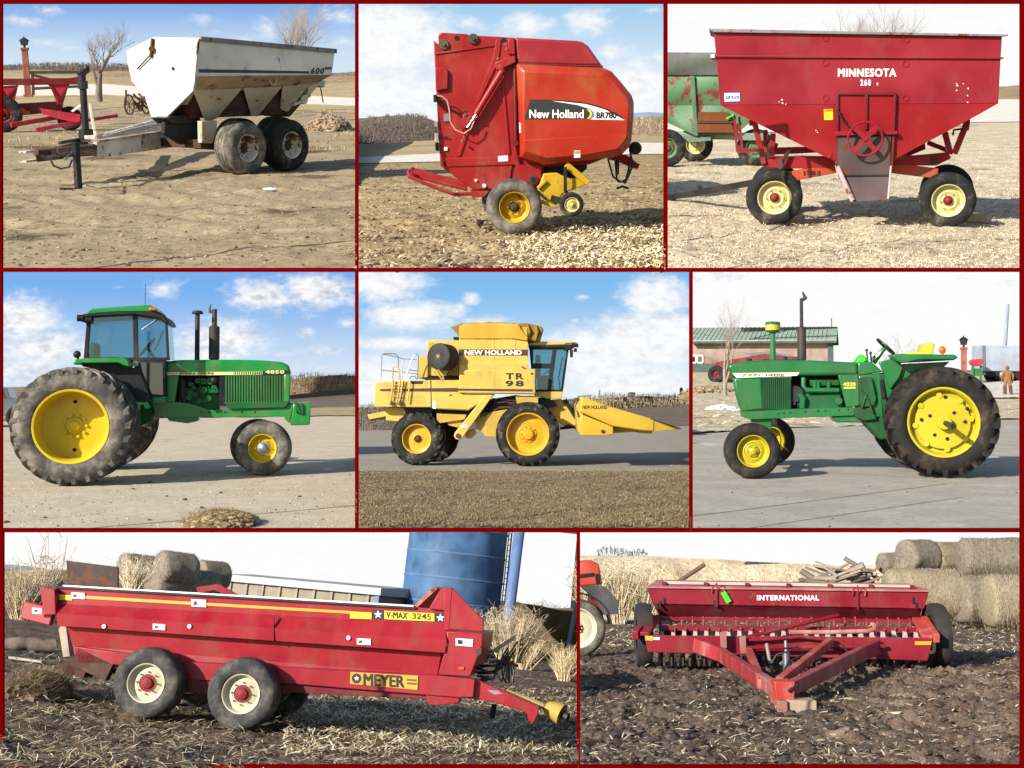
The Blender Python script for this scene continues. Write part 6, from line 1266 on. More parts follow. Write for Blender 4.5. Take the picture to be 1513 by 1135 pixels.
ax = MB(); ax.cyl((c.x, .45, R6), (c.x, 2*ym-.35, R6), .14, 18); ax.prism(T.xz([(735, 460), (960, 440), (1000, 560), (960, 720), (830, 740), (735, 640)], ym-.3), ym-.3, ym+.3, 'y'); ax.build('transmission', m_green_grime, T.e, bevel=.03)
yh = ym-.30; yH = ym+.30
hd = MB(); pr = T.xz([(163, 421), (178, 409), (250, 399), (360, 392), (540, 395), (732, 404), (736, 460), (470, 462), (206, 472), (186, 460)], yh)
hd.prism(pr, yh, yH, 'y'); hd.build('hood', m_green_old, T.e, 40, .05, seg=4)
T.slab('nose_panel', [(188, 468), (318, 468), (326, 612), (226, 620), (206, 560)], yh+.01, yH-.01, m_green_old, .04, smooth=40)
T.slab('decal_stripe', [(188, 450), (479, 447), (469, 461), (206, 471)], yh-.005, yh+.02, plain('cream_decal', '#cfcdb0', .4), 0)
T.text('JOHN   DEERE', 232, 452, 412, 466, yh-.006, m_ink, bold=.02)
gb = MB()
for i in range(15): x = 319+i*8.3; gb.prism(T.xz([(x, 472), (x+4.6, 472), (x+4.6, 607), (x, 608)], yh-.002), yh-.002, yh+.05, 'y')
gb.build('side_grille', m_green_grime, T.e, 0); T.slab('grille_core', [(316, 470), (446, 468), (446, 606), (320, 610)], yh+.04, yH-.04, m_black, 0)
fr = MB(); fr.prism(T.xz([(222, 618), (330, 612), (445, 606), (560, 602), (715, 598), (715, 634), (560, 640), (262, 651), (228, 638)], yh-.03), yh-.03, yH+.03, 'y')
for x, y in ((388, 626), (412, 624), (440, 622), (505, 618), (560, 614), (592, 613), (650, 611), (690, 608)): q = P(x, y, y=yh-.03); fr.mat(1).cyl(q+V((0, .01, 0)), q+V((0, -.004, 0)), .016, 8)
fr.build('side_frame', [m_green_old, DARK], T.e, bevel=.012)
T.slab('oil_pan', [(620, 636), (735, 628), (830, 620), (835, 650), (770, 664), (632, 664)], yh+.02, yH-.02, m_green_old, .02)
en = MB(); en.prism(T.xz([(470, 540), (655, 535), (672, 606), (470, 606)], yh+.1), yh+.1, yH-.1, 'y'); en.prism(T.xz([(520, 480), (650, 478), (652, 505), (520, 508)], yh+.12), yh+.12, yH-.12, 'y'); en.cyl(P(650, 572, y=yh+.12), P(650, 572, y=yh+.0), .06, 14); en.build('engine_block', m_green_grime, T.e, bevel=.015)
en = MB(); en.tube([P(497, 470, y=yh+.05), P(497, 505, y=yh+.03), P(510, 524, y=yh+.03), P(650, 524, y=yh+.05)], .038, 10)
for x in (545, 605, 560): en.tube([P(x, 522, y=yh+.04), P(x+2, 490, y=yh+.12)], .03, 8)
en.tube([P(480, 540, y=yh+.03), P(495, 560, y=yh+.03), P(492, 600, y=yh+.05)], .045, 10); en.build('exhaust_manifold', m_green_old, T.e)
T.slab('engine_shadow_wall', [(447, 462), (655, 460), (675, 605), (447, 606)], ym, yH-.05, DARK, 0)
fn = MB(); fn.cyl(P(462, 540, y=yh+.1), P(462, 540, y=yh+.06), .12, 20); fn.cyl(P(458, 582, y=yh+.03), P(458, 582, y=yh-.0), .02, 10); fn.build('fan_pulley', m_black, T.e)
T.slab('rear_side_panel', [(646, 458), (736, 455), (738, 592), (682, 598), (668, 540)], yh-.03, yH+.03, m_green_old, .012)
T.text('4020', 668, 490, 722, 507, yh-.032, m_letter_y, bold=.02); T.slab('model_underline', [(670, 511), (722, 510), (722, 516), (670, 517)], yh-.033, yh-.02, m_letter_y, 0)
T.slab('model_underline', [(763, 494), (790, 493), (790, 500), (763, 501)], yh-.063, yh-.02, m_letter_y, 0)
db = MB(); db.prism(T.xz([(732, 404), (790, 400), (832, 436), (834, 446), (735, 460)], yh-.05), yh-.05, yH+.05, 'y'); db.prism(T.xz([(735, 460), (815, 452), (826, 530), (838, 640), (800, 640), (790, 560), (740, 592)], yh-.05), yh-.05, yH+.05, 'y'); db.build('dash_cowl', m_green_old, T.e, bevel=.02)
T.slab('instrument_cover', [(722, 402), (752, 366), (777, 394), (740, 417)], ym-.22, ym+.22, paint('bright_lime_green', '#2fae2c', .4), .02)
pd = MB(); pd.prism(T.xz([(736, 470), (790, 466), (812, 560), (800, 590), (745, 600)], yh-.12), yh-.12, yh, 'y'); pd.tube([P(742, 520, y=yh-.13), P(775, 560, y=yh-.13), P(795, 620, y=yh-.13)], .018, 6); pd.tube([P(750, 600, y=yh-.13), P(770, 540, y=yh-.13)], .018, 6); pd.prism(T.xz([(715, 600), (800, 596), (812, 650), (760, 655), (720, 640)], yh-.08), yh-.08, yh, 'y'); pd.build('pedal_linkage', m_green_grime, T.e, bevel=.006)
MB().prism(T.xz([(810, 440), (822, 436), (840, 640), (828, 646)], yh-.25), yh-.25, yh-.2, 'y').build('brake_rod', m_green_old, T.e)
sw = MB(); q = P(853, 336, y=ym-.05); tl = Mx.Rotation(RAD(43), 3, 'Y'); rw = 52/S6.k(18)*1.0
sw.tube([q+tl @ V((rw*cos(t), rw*sin(t), 0)) for t in [2*pi*i/28 for i in range(28)]], .016, 6, close=True)
for a in (0, 2.1, 4.2): sw.bar(q-tl @ V((0, 0, .03)), q+tl @ V((rw*cos(a), rw*sin(a), 0)), .02, .01)
sw.build('steering_wheel', m_hose, T.e)
MB().tube([q, P(830, 362, y=ym), P(796, 402, y=ym)], [.03, .04, .06], 10).build('steering_column', m_green_old, T.e)
lv = MB()
for x, y in ((770, 350), (787, 362)): lv.tube([P(x+4, 404, y=ym-.2), P(x, y, y=ym-.22)], .012, 6); lv.ball(P(x, y, y=ym-.22), .022, 8)
for x, y in ((893, 372), (905, 385), (912, 395)): lv.tube([P(x+8, 440, y=ym-.3), P(x, y, y=ym-.32)], .014, 6)
lv.build('control_lever', m_hose, T.e)
fe = MB(); fn = T.xz([(880, 370), (905, 367), (1150, 370), (1168, 380), (1150, 394), (1000, 392), (945, 405), (915, 405), (890, 388)], .12); fe.prism(fn, .12, .62, 'y'); fe.build('fender', m_green_old, T.e, 40, .02)
fe = MB(); fn = T.xz([(822, 402), (890, 384), (928, 420), (910, 470), (872, 520), (846, 460)], .55); fe.prism(fn, .5, .6, 'y'); fe.prism(T.xz([(840, 440), (930, 410), (1130, 400), (1000, 520), (860, 560)], .6), .58, .66, 'y'); fe.build('fender_wall', m_green_old, T.e, 40, .015)
fn = T.xz([(880, 370), (905, 367), (1150, 370), (1168, 380), (1150, 394), (945, 405), (890, 388)], 1.5); MB().prism(fn, 1.5, 2.0, 'y').build('fender', m_green_old, T.e, 40, .02)
MB().prism(T.xz([(825, 480), (870, 470), (900, 520), (860, 560), (830, 560)], .7), .7, 1.3, 'y').build('platform', m_black, T.e)
se = MB(); se.prism(T.xz([(938, 364), (1008, 355), (1062, 358), (1058, 372), (945, 372)], ym-.28), ym-.28, ym+.28, 'y'); se.prism(T.xz([(1010, 356), (1018, 326), (1058, 317), (1066, 326), (1056, 362)], ym-.26), ym-.26, ym+.26, 'y'); se.build('seat', paint('yellow_vinyl', '#b3a432', .5), T.e, 40, .04, seg=3)
q = P(1098, 350, y=.35); m = MB(); m.ball(q, .05, 14, 1, .7, 1.15); m.cyl(q+V((0, 0, -.05)), q+V((0, 0, -.1)), .02, 8); m.build('warning_lamp', m_amber, T.e)
q = P(489, 394, y=ym); z1, z2, z3 = (P(489, y, y=ym).z-q.z for y in (252, 246, 134))
m = MB(); m.lathe([(.055, 0), (.066, .01), (.066, z1-.03), (.055, z1), (.026, z2), (.025, z3)], q, (0, 0, 1), 20); m.tube([P(482, 134, y=ym), P(500, 128, y=ym), P(508, 120, y=ym)], .028, 8); m.tube([P(506, 128, y=ym), P(492, 98, y=ym)], [.03, .012], 8); m.build('exhaust_stack', paint('brown_black_muffler', '#2a2322', .6, '#5a4a40', .5, rust=.2), T.e)
q = P(364, 390, y=ym); z = [P(364, y, y=ym).z-q.z for y in (272, 264, 258, 240, 234, 228)]
m = MB(); m.lathe([(.045, 0), (.04, z[0]-.02), (.09, z[0]), (.112, z[1])], q, (0, 0, 1), 20); m.lathe([(.112, z[3]), (.115, z[4]), (.1, z[5]), (.001, z[5]+.01)], q, (0, 0, 1), 20); m.mat(1).lathe([(.112, z[1]), (.114, z[2]), (.114, z[3]-.01), (.112, z[3])], q, (0, 0, 1), 20); m.build('air_cleaner', [m_green_old, paint('olive_yellow', '#a39a3a', .4)], T.e)
m = MB()
for x, y, r in ((418, 388, .03), (262, 394, .035), (770, 402, .02)): q = P(x, y+6, y=ym); m.cyl(q, q+V((0, 0, .05)), r, 12)
m.build('filler_cap', m_black, T.e)
# ---- behind: shed, trees, implements, trailer, walker
D = 106
B = Thing(S6, 'farm_building', 'long tan farm building with a green metal roof behind the older tractor', 'building', S6.at(-200, 449, D))
bp = B.p; x0, x1 = bp(-260, 300, y=0).x, bp(612, 300, y=0).x; zt = bp(612, 312, y=0).z; zm = bp(600, 408, y=0).z
m_tanwall = paint('pinkish_tan_siding', '#85746a', .75, '#6b5a4c', .2); m_grnroof = paint('pale_green_metal_roof', '#8b9c94', .6, '#7a827c', .3); m_wains = paint('dark_green_siding', '#3b4a42', .6)
m = MB(); m.box(x0, x1, 0, 12, zm, zt); m.build('wall', m_tanwall, B.e); m = MB(); m.box(x0-.02, x1+.02, -.05, 12.05, -3, zm); m.build('wainscot', m_wains, B.e)
zr = bp(612, 262, y=6).z
m = MB(); e0 = zt-.1; m.loft([[(x0-.5, -.7, e0), (x0-.5, 6, zr), (x0-.5, 12.7, e0), (x0-.5, 12.7, e0+.2), (x0-.5, 6, zr+.25), (x0-.5, -.7, e0+.2)], [(x1+.5, -.7, e0), (x1+.5, 6, zr), (x1+.5, 12.7, e0), (x1+.5, 12.7, e0+.2), (x1+.5, 6, zr+.25), (x1+.5, -.7, e0+.2)]])
nr = 46
for i in range(nr): x = x0+(x1-x0)*i/nr; m.bar((x, -.7, e0+.22), (x, 6, zr+.27), .06, .05)
m.build('roof', m_grnroof, B.e, 0)
m = MB(); m.box(x1-.2, x1+.25, -.25, .0, zm, zt-.05); m.bar((x0-.5, -.75, e0+.05), (x1+.5, -.75, e0+.05), .1, .2); m.build('gutter', m_wains, B.e)
for x in (6, 36): a, b = bp(x, 405, y=0), bp(x+24, 374, y=0); m = MB(); m.box(a.x, b.x, -.06, .02, a.z, b.z); m.build('window', m_glass_dk, B.e); m = MB(); m.bar((a.x, -.07, a.z), (b.x, -.07, a.z), .1); m.bar((a.x, -.07, b.z), (b.x, -.07, b.z), .1); m.bar((a.x, -.07, a.z), (a.x, -.07, b.z), .1); m.bar((b.x, -.07, a.z), (b.x, -.07, b.z), .1); m.build('window_frame', m_sticker_w, B.e)
m = MB(); q = bp(618, 262, y=6); m.tube([q, q+V((0, 0, 1.0))], .05, 6); m.build('roof_vent_pipe', m_steel, B.e)
trim([B.e], 1020.9, 1)
bare_tree(S6, 158, 568, 92, 'leafless young tree standing in front of the tan farm building', m_bark_l, 21, .5, 6, .024, lowfork=.3, thin=.7)
bare_tree(S6, 885, 505, 262, 'leafless tree showing above the steering wheel of the older tractor', m_bark_l, 26, .6, 6, .02, lowfork=.2, dep=56, thin=.7)
I = Thing(S6, 'farm_implement', 'red farm implement with a ridged hood parked before the tan building', 'implement', hit(S6, 110, 492, zf6))
m_imp = paint('dull_implement_red', '#641e1e', .5, '#6b4a40', .35)
m = MB(); pr = I.xz([(100, 420), (120, 402), (330, 366), (480, 384), (480, 394), (330, 392), (180, 440), (105, 446)], 0); m.prism(pr, 0, 2.2, 'y'); m.build('hood', m_imp, I.e, bevel=.05)
m = MB(); pr = I.xz([(230, 366), (350, 354), (480, 380), (330, 388)], .1); m.prism(pr, .1, 2.1, 'y'); m.build('grey_cover', paint('grey_cover', '#5f6066', .6), I.e)
m = MB(); m.prism(I.xz([(98, 440), (180, 438), (178, 476), (100, 478)], .2), .2, 2, 'y'); m.bar(I.p(180, 440, y=1), I.p(330, 395, y=1), .3); m.bar(I.p(180, 470, y=1), I.p(300, 420, y=1), .2); m.build('frame', m_imp, I.e)
for x in (118, 168): q = I.p(x, 470, y=-.2); wheel(I, q.x, .55, -.2, .55, .25, .4, m_rub, m_imp, dish=.1, hub=.05); wheel(I, q.x, .55, 2.4, .55, .25, .4, m_rub, m_imp, dish=.1, hub=.05, far=True)
mound(S6, 'dirt_pile', 'low heap of brown dirt left of the older tractor behind the verge', 'dirt pile', -60, 205, 562, 500, m_clod, 8, 900, 2.0, .11)
mound(S6, 'snow_strip', 'thin strip of old snow lying on the verge left of the older tractor', 'snow', 70, 216, 612, 586, [plain('old_snow', '#c9c9cc', .7)], 9, 40, .5, .12, flat=.5)
lamp_post(S6, 1193, 520, 286, 338, 22, 'brick red lamp post with black lantern behind the older tractor wheel')
I = Thing(S6, 'implement', 'small red hopper on a green frame beyond the older tractor wheel', 'implement', hit(S6, 1245, 500, zf6))
m = MB(); m.prism(I.xz([(1220, 402), (1230, 390), (1272, 388), (1276, 404), (1262, 420), (1228, 416)], 0), 0, 1.6, 'y'); m.build('hopper', paint('bright_hopper_red', '#a3222c', .4), I.e, 40, .05)
m = MB(); 
for x in (1230, 1266): m.bar(I.p(x, 418, y=.3), I.p(x-2, 498, y=.3), .14); m.bar(I.p(x, 418, y=1.3), I.p(x-2, 498, y=1.3), .14)
m.prism(I.xz([(1226, 430), (1262, 430), (1262, 462), (1226, 462)], .35), .35, 1.2, 'y'); m.build('frame', m_green_old, I.e)
tr = Thing(S6, 'semi_trailer', 'white box semi trailer parked beyond the lane at the right edge', 'trailer', hit(S6, 1280, 492, zf6), 12)
a = tr.xz([(1279, 330), (1280, 442)], 0); L = 13; m = MB(); m.box(a[0][0], a[0][0]+L, 0, 2.6, a[1][1], a[0][1]); m.build('box_body', paint('white_trailer_skin', '#8b929e', .5, '#7a7a7c', .2), tr.e, bevel=.05)
m = MB(); m.box(a[0][0]+.3, a[0][0]+L-.3, .2, 2.4, a[1][1]-.25, a[1][1]); m.box(a[0][0]+2.5, a[0][0]+6, .1, .2, .4, a[1][1]-.25); m.build('underframe', m_black, tr.e)
for i in range(2): wheel(tr, a[0][0]+1.2+i*1.25, .5, .05, .5, .28, .3, m_rub, m_steel, dish=.05, hub=.08); wheel(tr, a[0][0]+1.2+i*1.25, .5, 2.5, .5, .28, .3, m_rub, m_steel, dish=.05, hub=.08, far=True)
m = MB(); m.bar((a[0][0]-.02, 0, a[1][1]), (a[0][0]-.02, 0, a[0][1]), .12); m.box(a[0][0]-.1, a[0][0]+.1, .1, 2.5, .5, .62); m.build('rear_bumper', m_steel, tr.e)
g = hit(S6, 1358, 480, zf6); pl = Thing(S6, 'utility_pole', 'thin leaning pole rising behind the white semi trailer', 'pole', g)
m = MB(); m.tube([V((0, 0, 0)), pl.p(1383, 150, y=0)], [.16, .09], 10); pl_ = m.build('pole', paint('blue_grey_pole', '#7f8896', .6), pl.e)

# the person walking away: one continuous skinned body
def person(st, x, yb, yt, label):
    g = hit(st, x, yb, zf6); e = Thing(st, 'person', label, 'person', g, 6); H = e.p(x, yt, y=0).z; s = H/1.78
    J = {'pelvis': (0, 0, .95), 'spine': (0, .01, 1.18), 'chest': (0, .0, 1.38), 'neck': (0, -.0, 1.52), 'head': (0, .01, 1.62), 'top': (0, .01, 1.76),
         'hipl': (-.11, 0, .90), 'kneel': (-.14, .09, .50), 'ankl': (-.15, .02, .10), 'toel': (-.16, .17, .04),
         'hipr': (.11, 0, .90), 'kneer': (.14, -.01, .49), 'ankr': (.16, -.16, .12), 'toer': (.17, -.02, .04),
         'shl': (-.20, 0, 1.43), 'ell': (-.32, -.05, 1.17), 'wrl': (-.30, .08, .95), 'shr': (.20, 0, 1.43), 'elr': (.32, .0, 1.17), 'wrr': (.31, .12, .95)}
    Rr = {'pelvis': .19, 'spine': .2, 'chest': .21, 'neck': .07, 'head': .10, 'top': .075, 'hipl': .125, 'kneel': .09, 'ankl': .07, 'toel': .05, 'hipr': .125, 'kneer': .09, 'ankr': .07, 'toer': .05, 'shl': .105, 'ell': .075, 'wrl': .05, 'shr': .105, 'elr': .075, 'wrr': .05}
    E = [('pelvis', 'spine'), ('spine', 'chest'), ('chest', 'neck'), ('neck', 'head'), ('head', 'top'), ('pelvis', 'hipl'), ('hipl', 'kneel'), ('kneel', 'ankl'), ('ankl', 'toel'), ('pelvis', 'hipr'), ('hipr', 'kneer'), ('kneer', 'ankr'), ('ankr', 'toer'), ('chest', 'shl'), ('shl', 'ell'), ('ell', 'wrl'), ('chest', 'shr'), ('shr', 'elr'), ('elr', 'wrr')]
    for sd in ('l', 'r'):
        w = V(J['wr'+sd]); sg = -1 if sd == 'l' else 1; pal = w+V((0, .02, -.09)); J['pa'+sd] = tuple(pal); Rr['pa'+sd] = .036; E.append(('wr'+sd, 'pa'+sd))
        for f_, (dx, dy, ln) in enumerate(((-.025, .03, .07), (-.008, .032, .085), (.01, .03, .08), (.026, .024, .06))):
            k1, k2 = f'f{f_}{sd}', f'g{f_}{sd}'; J[k1] = tuple(pal+V((dx*.8, .01, -.035))); J[k2] = tuple(pal+V((dx, dy, -.035-ln*.8))); Rr[k1] = .011; Rr[k2] = .009; E += [('pa'+sd, k1), (k1, k2)]
        k1 = 't'+sd; J[k1] = tuple(pal+V((-sg*.035, .05, -.01))); Rr[k1] = .012; E.append(('pa'+sd, k1))
    nm = list(J); me = bpy.data.meshes.new('person_body'); me.from_pydata([V(J[n])*s for n in nm], [(nm.index(a), nm.index(b)) for a, b in E], [])
    o = bpy.data.objects.new('body', me); C.objects.link(o); o.parent = e.e
    sk_ = o.modifiers.new('skin', 'SKIN'); sk_.use_smooth_shade = True
    for i, n in enumerate(nm): me.skin_vertices[0].data[i].radius = (Rr[n]*s*(1.0), Rr[n]*s*(.8 if n in ('spine', 'chest', 'pelvis') else 1))
    me.skin_vertices[0].data[0].use_root = True
    sb = o.modifiers.new('smooth', 'SUBSURF'); sb.levels = 1; sb.render_levels = 2
    me.materials.append(paint('tan_work_coverall', '#7d5a3a', .85, '#5a432e', .35))
    m = MB()
    for sg, a in ((-1, 'l'), (1, 'r')):
        q = V(J['kneel' if sg < 0 else 'kneer'])*s; q2 = V(J['ank'+a])*s; m.tube([q+V((0, 0, .1))*s, (q+q2)/2, q2+V((0, 0, -.02))*s], [.105*s, .1*s, .095*s], 14)
    m.build('trouser_leg', paint('dark_brown_trousers', '#4a3226', .9), e.e, 60)
    m = MB()
    for a in 'lr':
        q = V(J['ank'+a])*s; m.ball(q+V((0, .06, -.05))*s, .1*s, 12, .75, 1.6, .62)
    m.build('boot', m_black, e.e, 60)
    m = MB(); q = V((0, .015, 1.66))*s; m.ball(q, .118*s, 16, 1, 1.12, 1.1); m.build('hood', paint('brown_hood', '#6e4c30', .9), e.e, 60)
    m = MB(); q = V((0, .115, 1.645))*s; m.ball(q, .075*s, 12, .95, .55, 1.15); m.ball(q+V((0, .045, -.01))*s, .018*s, 8, .8, 1, 1.3)
    for sg in (-1, 1): m.ball(q+V((sg*.03, .036, .02))*s, .011*s, 8)
    m.bar(q+V((-.025, .036, -.04))*s, q+V((.025, .036, -.04))*s, .008*s); m.build('face', plain('skin', '#a87a62', .6), e.e, 60)
person(S6, 1382, 550, 418, 'person in brown hooded coveralls walking away near the white trailer')
# ------------------------------------------------------------------ plot 7: manure spreader
d_ = S7.gp(640, 527)-S7.gp(392, 488); r7 = max(-13, math.degrees(atan2(d_.y, d_.x)))
T = Thing(S7, 'manure_spreader', 'long red manure spreader on tandem wheels with yellow and black name panels', 'spreader', S7.gp(640, 528), r7)
P = T.p; k7 = S7.k(25)
cR, cL = P(628, 429, y=0), P(380, 395, y=0); R7 = cR.z
m_dirtyrub = rubber('mud_dusted_rubber', '#2e2f31', '#7d7466', .7)
for q, k in ((cR, 1), (cL, .985)):
    wheel(T, q.x, R7, 0, R7*k, R7*.53, .52, m_dirtyrub, m_cream_rim2, dish=.13, hub=.095, ribs=0, bolts=8, boltr=.18, hubmat=m_redhub, boltmat=m_redhub, hubout=.0)
    wheel(T, q.x, R7, 2.9, R7*k, R7*.53, .52, m_dirtyrub, m_cream_rim2, dish=.13, hub=.11, far=True)
ax = MB(); ax.bar((cL.x, .5, R7), (cL.x, 2.4, R7), .16); ax.bar((cR.x, .5, R7), (cR.x, 2.4, R7), .16); ax.bar((cL.x-.2, .62, R7), (cR.x+.2, .62, R7), .2, .2); ax.build('axle', m_red_dark, T.e)
ys = (.56, .56, .40, .42, .66, .70, .66)
Ls = (((143, 150), (1165, 207)), ((146, 192), (1165, 246)), ((148, 218), (1165, 288)), ((150, 250), (1162, 321)), ((176, 254), (1152, 325)), ((190, 303), (1142, 378)), ((200, 350), (1150, 420)))
a = [P(*l[0], y=y) for l, y in zip(Ls, ys)]; b = [P(*l[1], y=y) for l, y in zip(Ls, ys)]
yF = 2.75; mir = lambda p: V((p.x, yF+.5-p.y+.0, p.z))
bd = MB(); wall = V((0, .08, 0))
for e0, e1, flip in ((a, b, 0),):
    n = len(a); vs = a+b; bd.add(vs, [(i, n+i, n+i+1, i+1) for i in range(n-1)])
    inner = [p+wall for p in a]; inb = [p+wall for p in b]; bd.add(inner+inb, [(i, i+1, n+i+1, n+i) for i in range(n-1)])
    bd.add([a[0], b[0], inb[0], inner[0]], [(0, 3, 2, 1)]); bd.add([a[-1], b[-1], inb[-1], inner[-1]], [(0, 1, 2, 3)])
    bd.add(a+inner, [(i, i+1, n+i+1, n+i) for i in range(n-1)])
bd.build('near_side', m_red_spread, T.e, 12)
bd = MB(); fa, fb = [mir(p) for p in a], [mir(p) for p in b]; n = len(a); bd.add(fa+fb, [(i, i+1, n+i+1, n+i) for i in range(n-1)]); w2 = V((0, -.08, 0)); bd.add([p+w2 for p in fa]+[p+w2 for p in fb], [(i, n+i, n+i+1, i+1) for i in range(n-1)]); bd.add([fa[0], fb[0], fb[0]+w2, fa[0]+w2], [(0, 1, 2, 3)]); bd.build('far_side', m_red_spread, T.e, 12)
m = MB(); m.add([a[-1], b[-1], fb[-1], fa[-1]], [(0, 1, 2, 3)]); m.add([p+V((0, 0, .05)) for p in (a[-1], b[-1], fb[-1], fa[-1])], [(0, 1, 2, 3)]); m.build('floor', m_rusty, T.e)
m = MB(); m.bar(P(145, 149, y=.56), P(1085, 204, y=.56), .12, .035); m.mat(1).bar(P(165, 146, y=.6), P(1080, 199, y=.6), .05, .03); m.build('rim_strip', [m_black, m_sticker_w], T.e)
m = MB(); m.prism(T.xz([(150, 205), (172, 196), (240, 205), (278, 214), (240, 220), (160, 216)], .50), .50, .56, 'y'); 
wr = MB(); R_ = random.Random(6)
yy = .545
T.slab('pinstripe', [(188, 170), (915, 212), (915, 219), (188, 178)], yy, yy+.01, plain('orange_yellow_stripe', '#c98a12', .45), 0)
T.slab('yellow_block', [(147, 168), (188, 171), (188, 184), (147, 182)], yy, yy+.01, m_sticker_y, 0); T.slab('yellow_block', [(914, 213), (970, 216), (970, 233), (914, 231)], yy, yy+.01, m_sticker_y, 0)
T.slab('name_panel', [(972, 208), (1165, 218), (1165, 242), (972, 233)], yy, yy+.01, m_ink, 0); T.slab('name_panel_yellow', [(1004, 211), (1134, 218), (1134, 239), (1004, 233)], yy-.003, yy+.004, m_sticker_y, 0)
def text_on(t, x0, yl0, x1, yl1, h, y, mat, **kw):
    o = P(x0, yl0+h, y=y); return letter(t, o, P(x1, yl1+h, y=y)-o, P(x0, yl0, y=y)-o, V((0, -1, 0)), mat, 'lettering', kw.get('bold', .02), .004, T.e)
text_on('V-MAX', 1009, 213, 1064, 216.5, 16, yy-.004, m_ink, bold=.03); text_on('3245', 1076, 216.5, 1126, 219.5, 16, yy-.004, m_ink, bold=.02)
def star(x, y, r, yv, mt=m_letter_w):
    pts = [(x+r*(1 if i % 2 == 0 else .42)*sin(pi*i/5), y-r*(1 if i % 2 == 0 else .42)*cos(pi*i/5)) for i in range(10)]; T.slab('star_emblem', pts, yv, yv+.004, mt, 0, smooth=0)
star(987, 221, 11, yy-.004); star(1150, 230, 11, yy-.004)
for x0, y0, x1, y1, yv in ((186, 163, 221, 181, .55), (500, 181, 538, 202, .55), (399, 245, 431, 262, .405), (932, 283, 968, 301, .405), (84, 203, 108, 220, .40)):
    T.slab('sticker', [(x0, y0), (x1, y0+2), (x1, y1), (x0, y1-2)], yv-.02, yv, m_sticker_w, 0); T.slab('sticker_mark', [(x0+5, y0+6), (x0+14, y0+5), (x0+14, y1-6), (x0+5, y1-5)], yv-.024, yv-.015, m_ink, 0)
for x, y in ((245, 212), (225, 205), (262, 215)): T.slab('worn_patch', [(x-34, y-4), (x+5, y-7), (x+38, y+2), (x+10, y+6), (x-25, y+7)], .535-.0, .545, m_rusty, 0, smooth=0)
for x, y, y_ in ((495, 252, .40), (910, 282, .40), (272, 252, .41)): q = P(x, y, y=y_-.01); MB().cyl(q+V((0, .02, 0)), q+V((0, -.02, 0)), .035, 10).build('side_bolt', m_sticker_w, T.e)
T.slab('panel_seam', [(713, 224), (715, 224), (715, 291), (713, 291)], .385, .44, m_red_dark, 0)
# lower frame beam
yB = .5
m = MB(); m.prism(T.xz([(190, 304), (500, 345), (1145, 380), (1228, 388), (1240, 391), (1236, 437), (1195, 438), (760, 402), (500, 392), (300, 352), (205, 348)], yB), yB, yB+.25, 'y'); m.build('frame_beam', m_red_spread, T.e, bevel=.012)
m = MB(); m.prism(T.xz([(500, 390), (760, 402), (1195, 437), (1195, 447), (760, 425), (500, 424)], yB+.1), yB+.1, yB+.3, 'y'); m.build('lower_flange', m_red_dark, T.e, bevel=.008)
T.slab('name_board', [(915, 371), (1092, 381), (1090, 418), (914, 402)], yB-.02, yB, paint('orange_yellow_board', '#b08a2c', .45, dirtamt=.15), 0)
text_on('MEYER', 950, 376, 1055, 382, 29, yB-.022, m_ink, bold=.04)
for y in (389, 398): T.slab('small_print', [(1062, y), (1088, y+1.5), (1088, y+7), (1062, y+5)], yB-.024, yB-.01, plain('brown_print', '#5a4a20', .5), 0)
q = P(931, 388, y=yB-.022); m = MB(); m.cyl(q+V((0, .01, 0)), q+V((0, -.002, 0)), 11/k7, 20); m.build('emblem_disc', m_ink, T.e); star(931, 388, 7, yB-.03)
T.slab('step_box', [(1112, 432), (1200, 437), (1198, 452), (1140, 459), (1120, 456)], yB+.05, yB+.5, m_red_spread, .01)
# rear end
T.slab('rear_post', [(103, 149), (143, 154), (146, 222), (113, 223), (108, 180)], .38, .62, m_red_spread, .015)
m = MB(); m.bar(P(62, 208, y=.7), P(140, 228, y=.6), .12, .3); m.bar(P(62, 208, y=.7), P(62, 208, y=2.2), .1, .2); m.build('rear_arm', m_red_spread, T.e, bevel=.02)
m = MB(); m.prism(T.xz([(152, 252), (172, 252), (182, 330), (165, 332)], .7), .7, 2.4, 'y'); m.build('rear_board', m_wood, T.e); m = MB(); m.tube([P(185, 360, y=.7), P(185, 360, y=2.4)], .14, 10)
for i in range(9): yv = .75+i*.19; m.bar(V((P(185, 360, y=.7).x-.25, yv, P(185, 360, y=.7).z)), V((P(185, 360, y=.7).x+.25, yv, P(185, 360, y=.7).z-.1)), .05, .12)
m.bar(P(200, 330, y=.6), P(290, 372, y=.6), .2, .3); m.build('beater', m_rusty, T.e)
T.slab('tailgate', [(173, 80), (308, 97), (308, 156), (176, 147)], 1.5, 1.56, paint('rust_black_plate', '#3d2f2c', .7, '#5a4a44', .4, rust=.3), .008)
T.slab('far_brace', [(512, 150), (570, 141), (624, 172), (600, 174), (560, 158), (515, 166)], 2.3, 2.4, m_red_spread, .01)
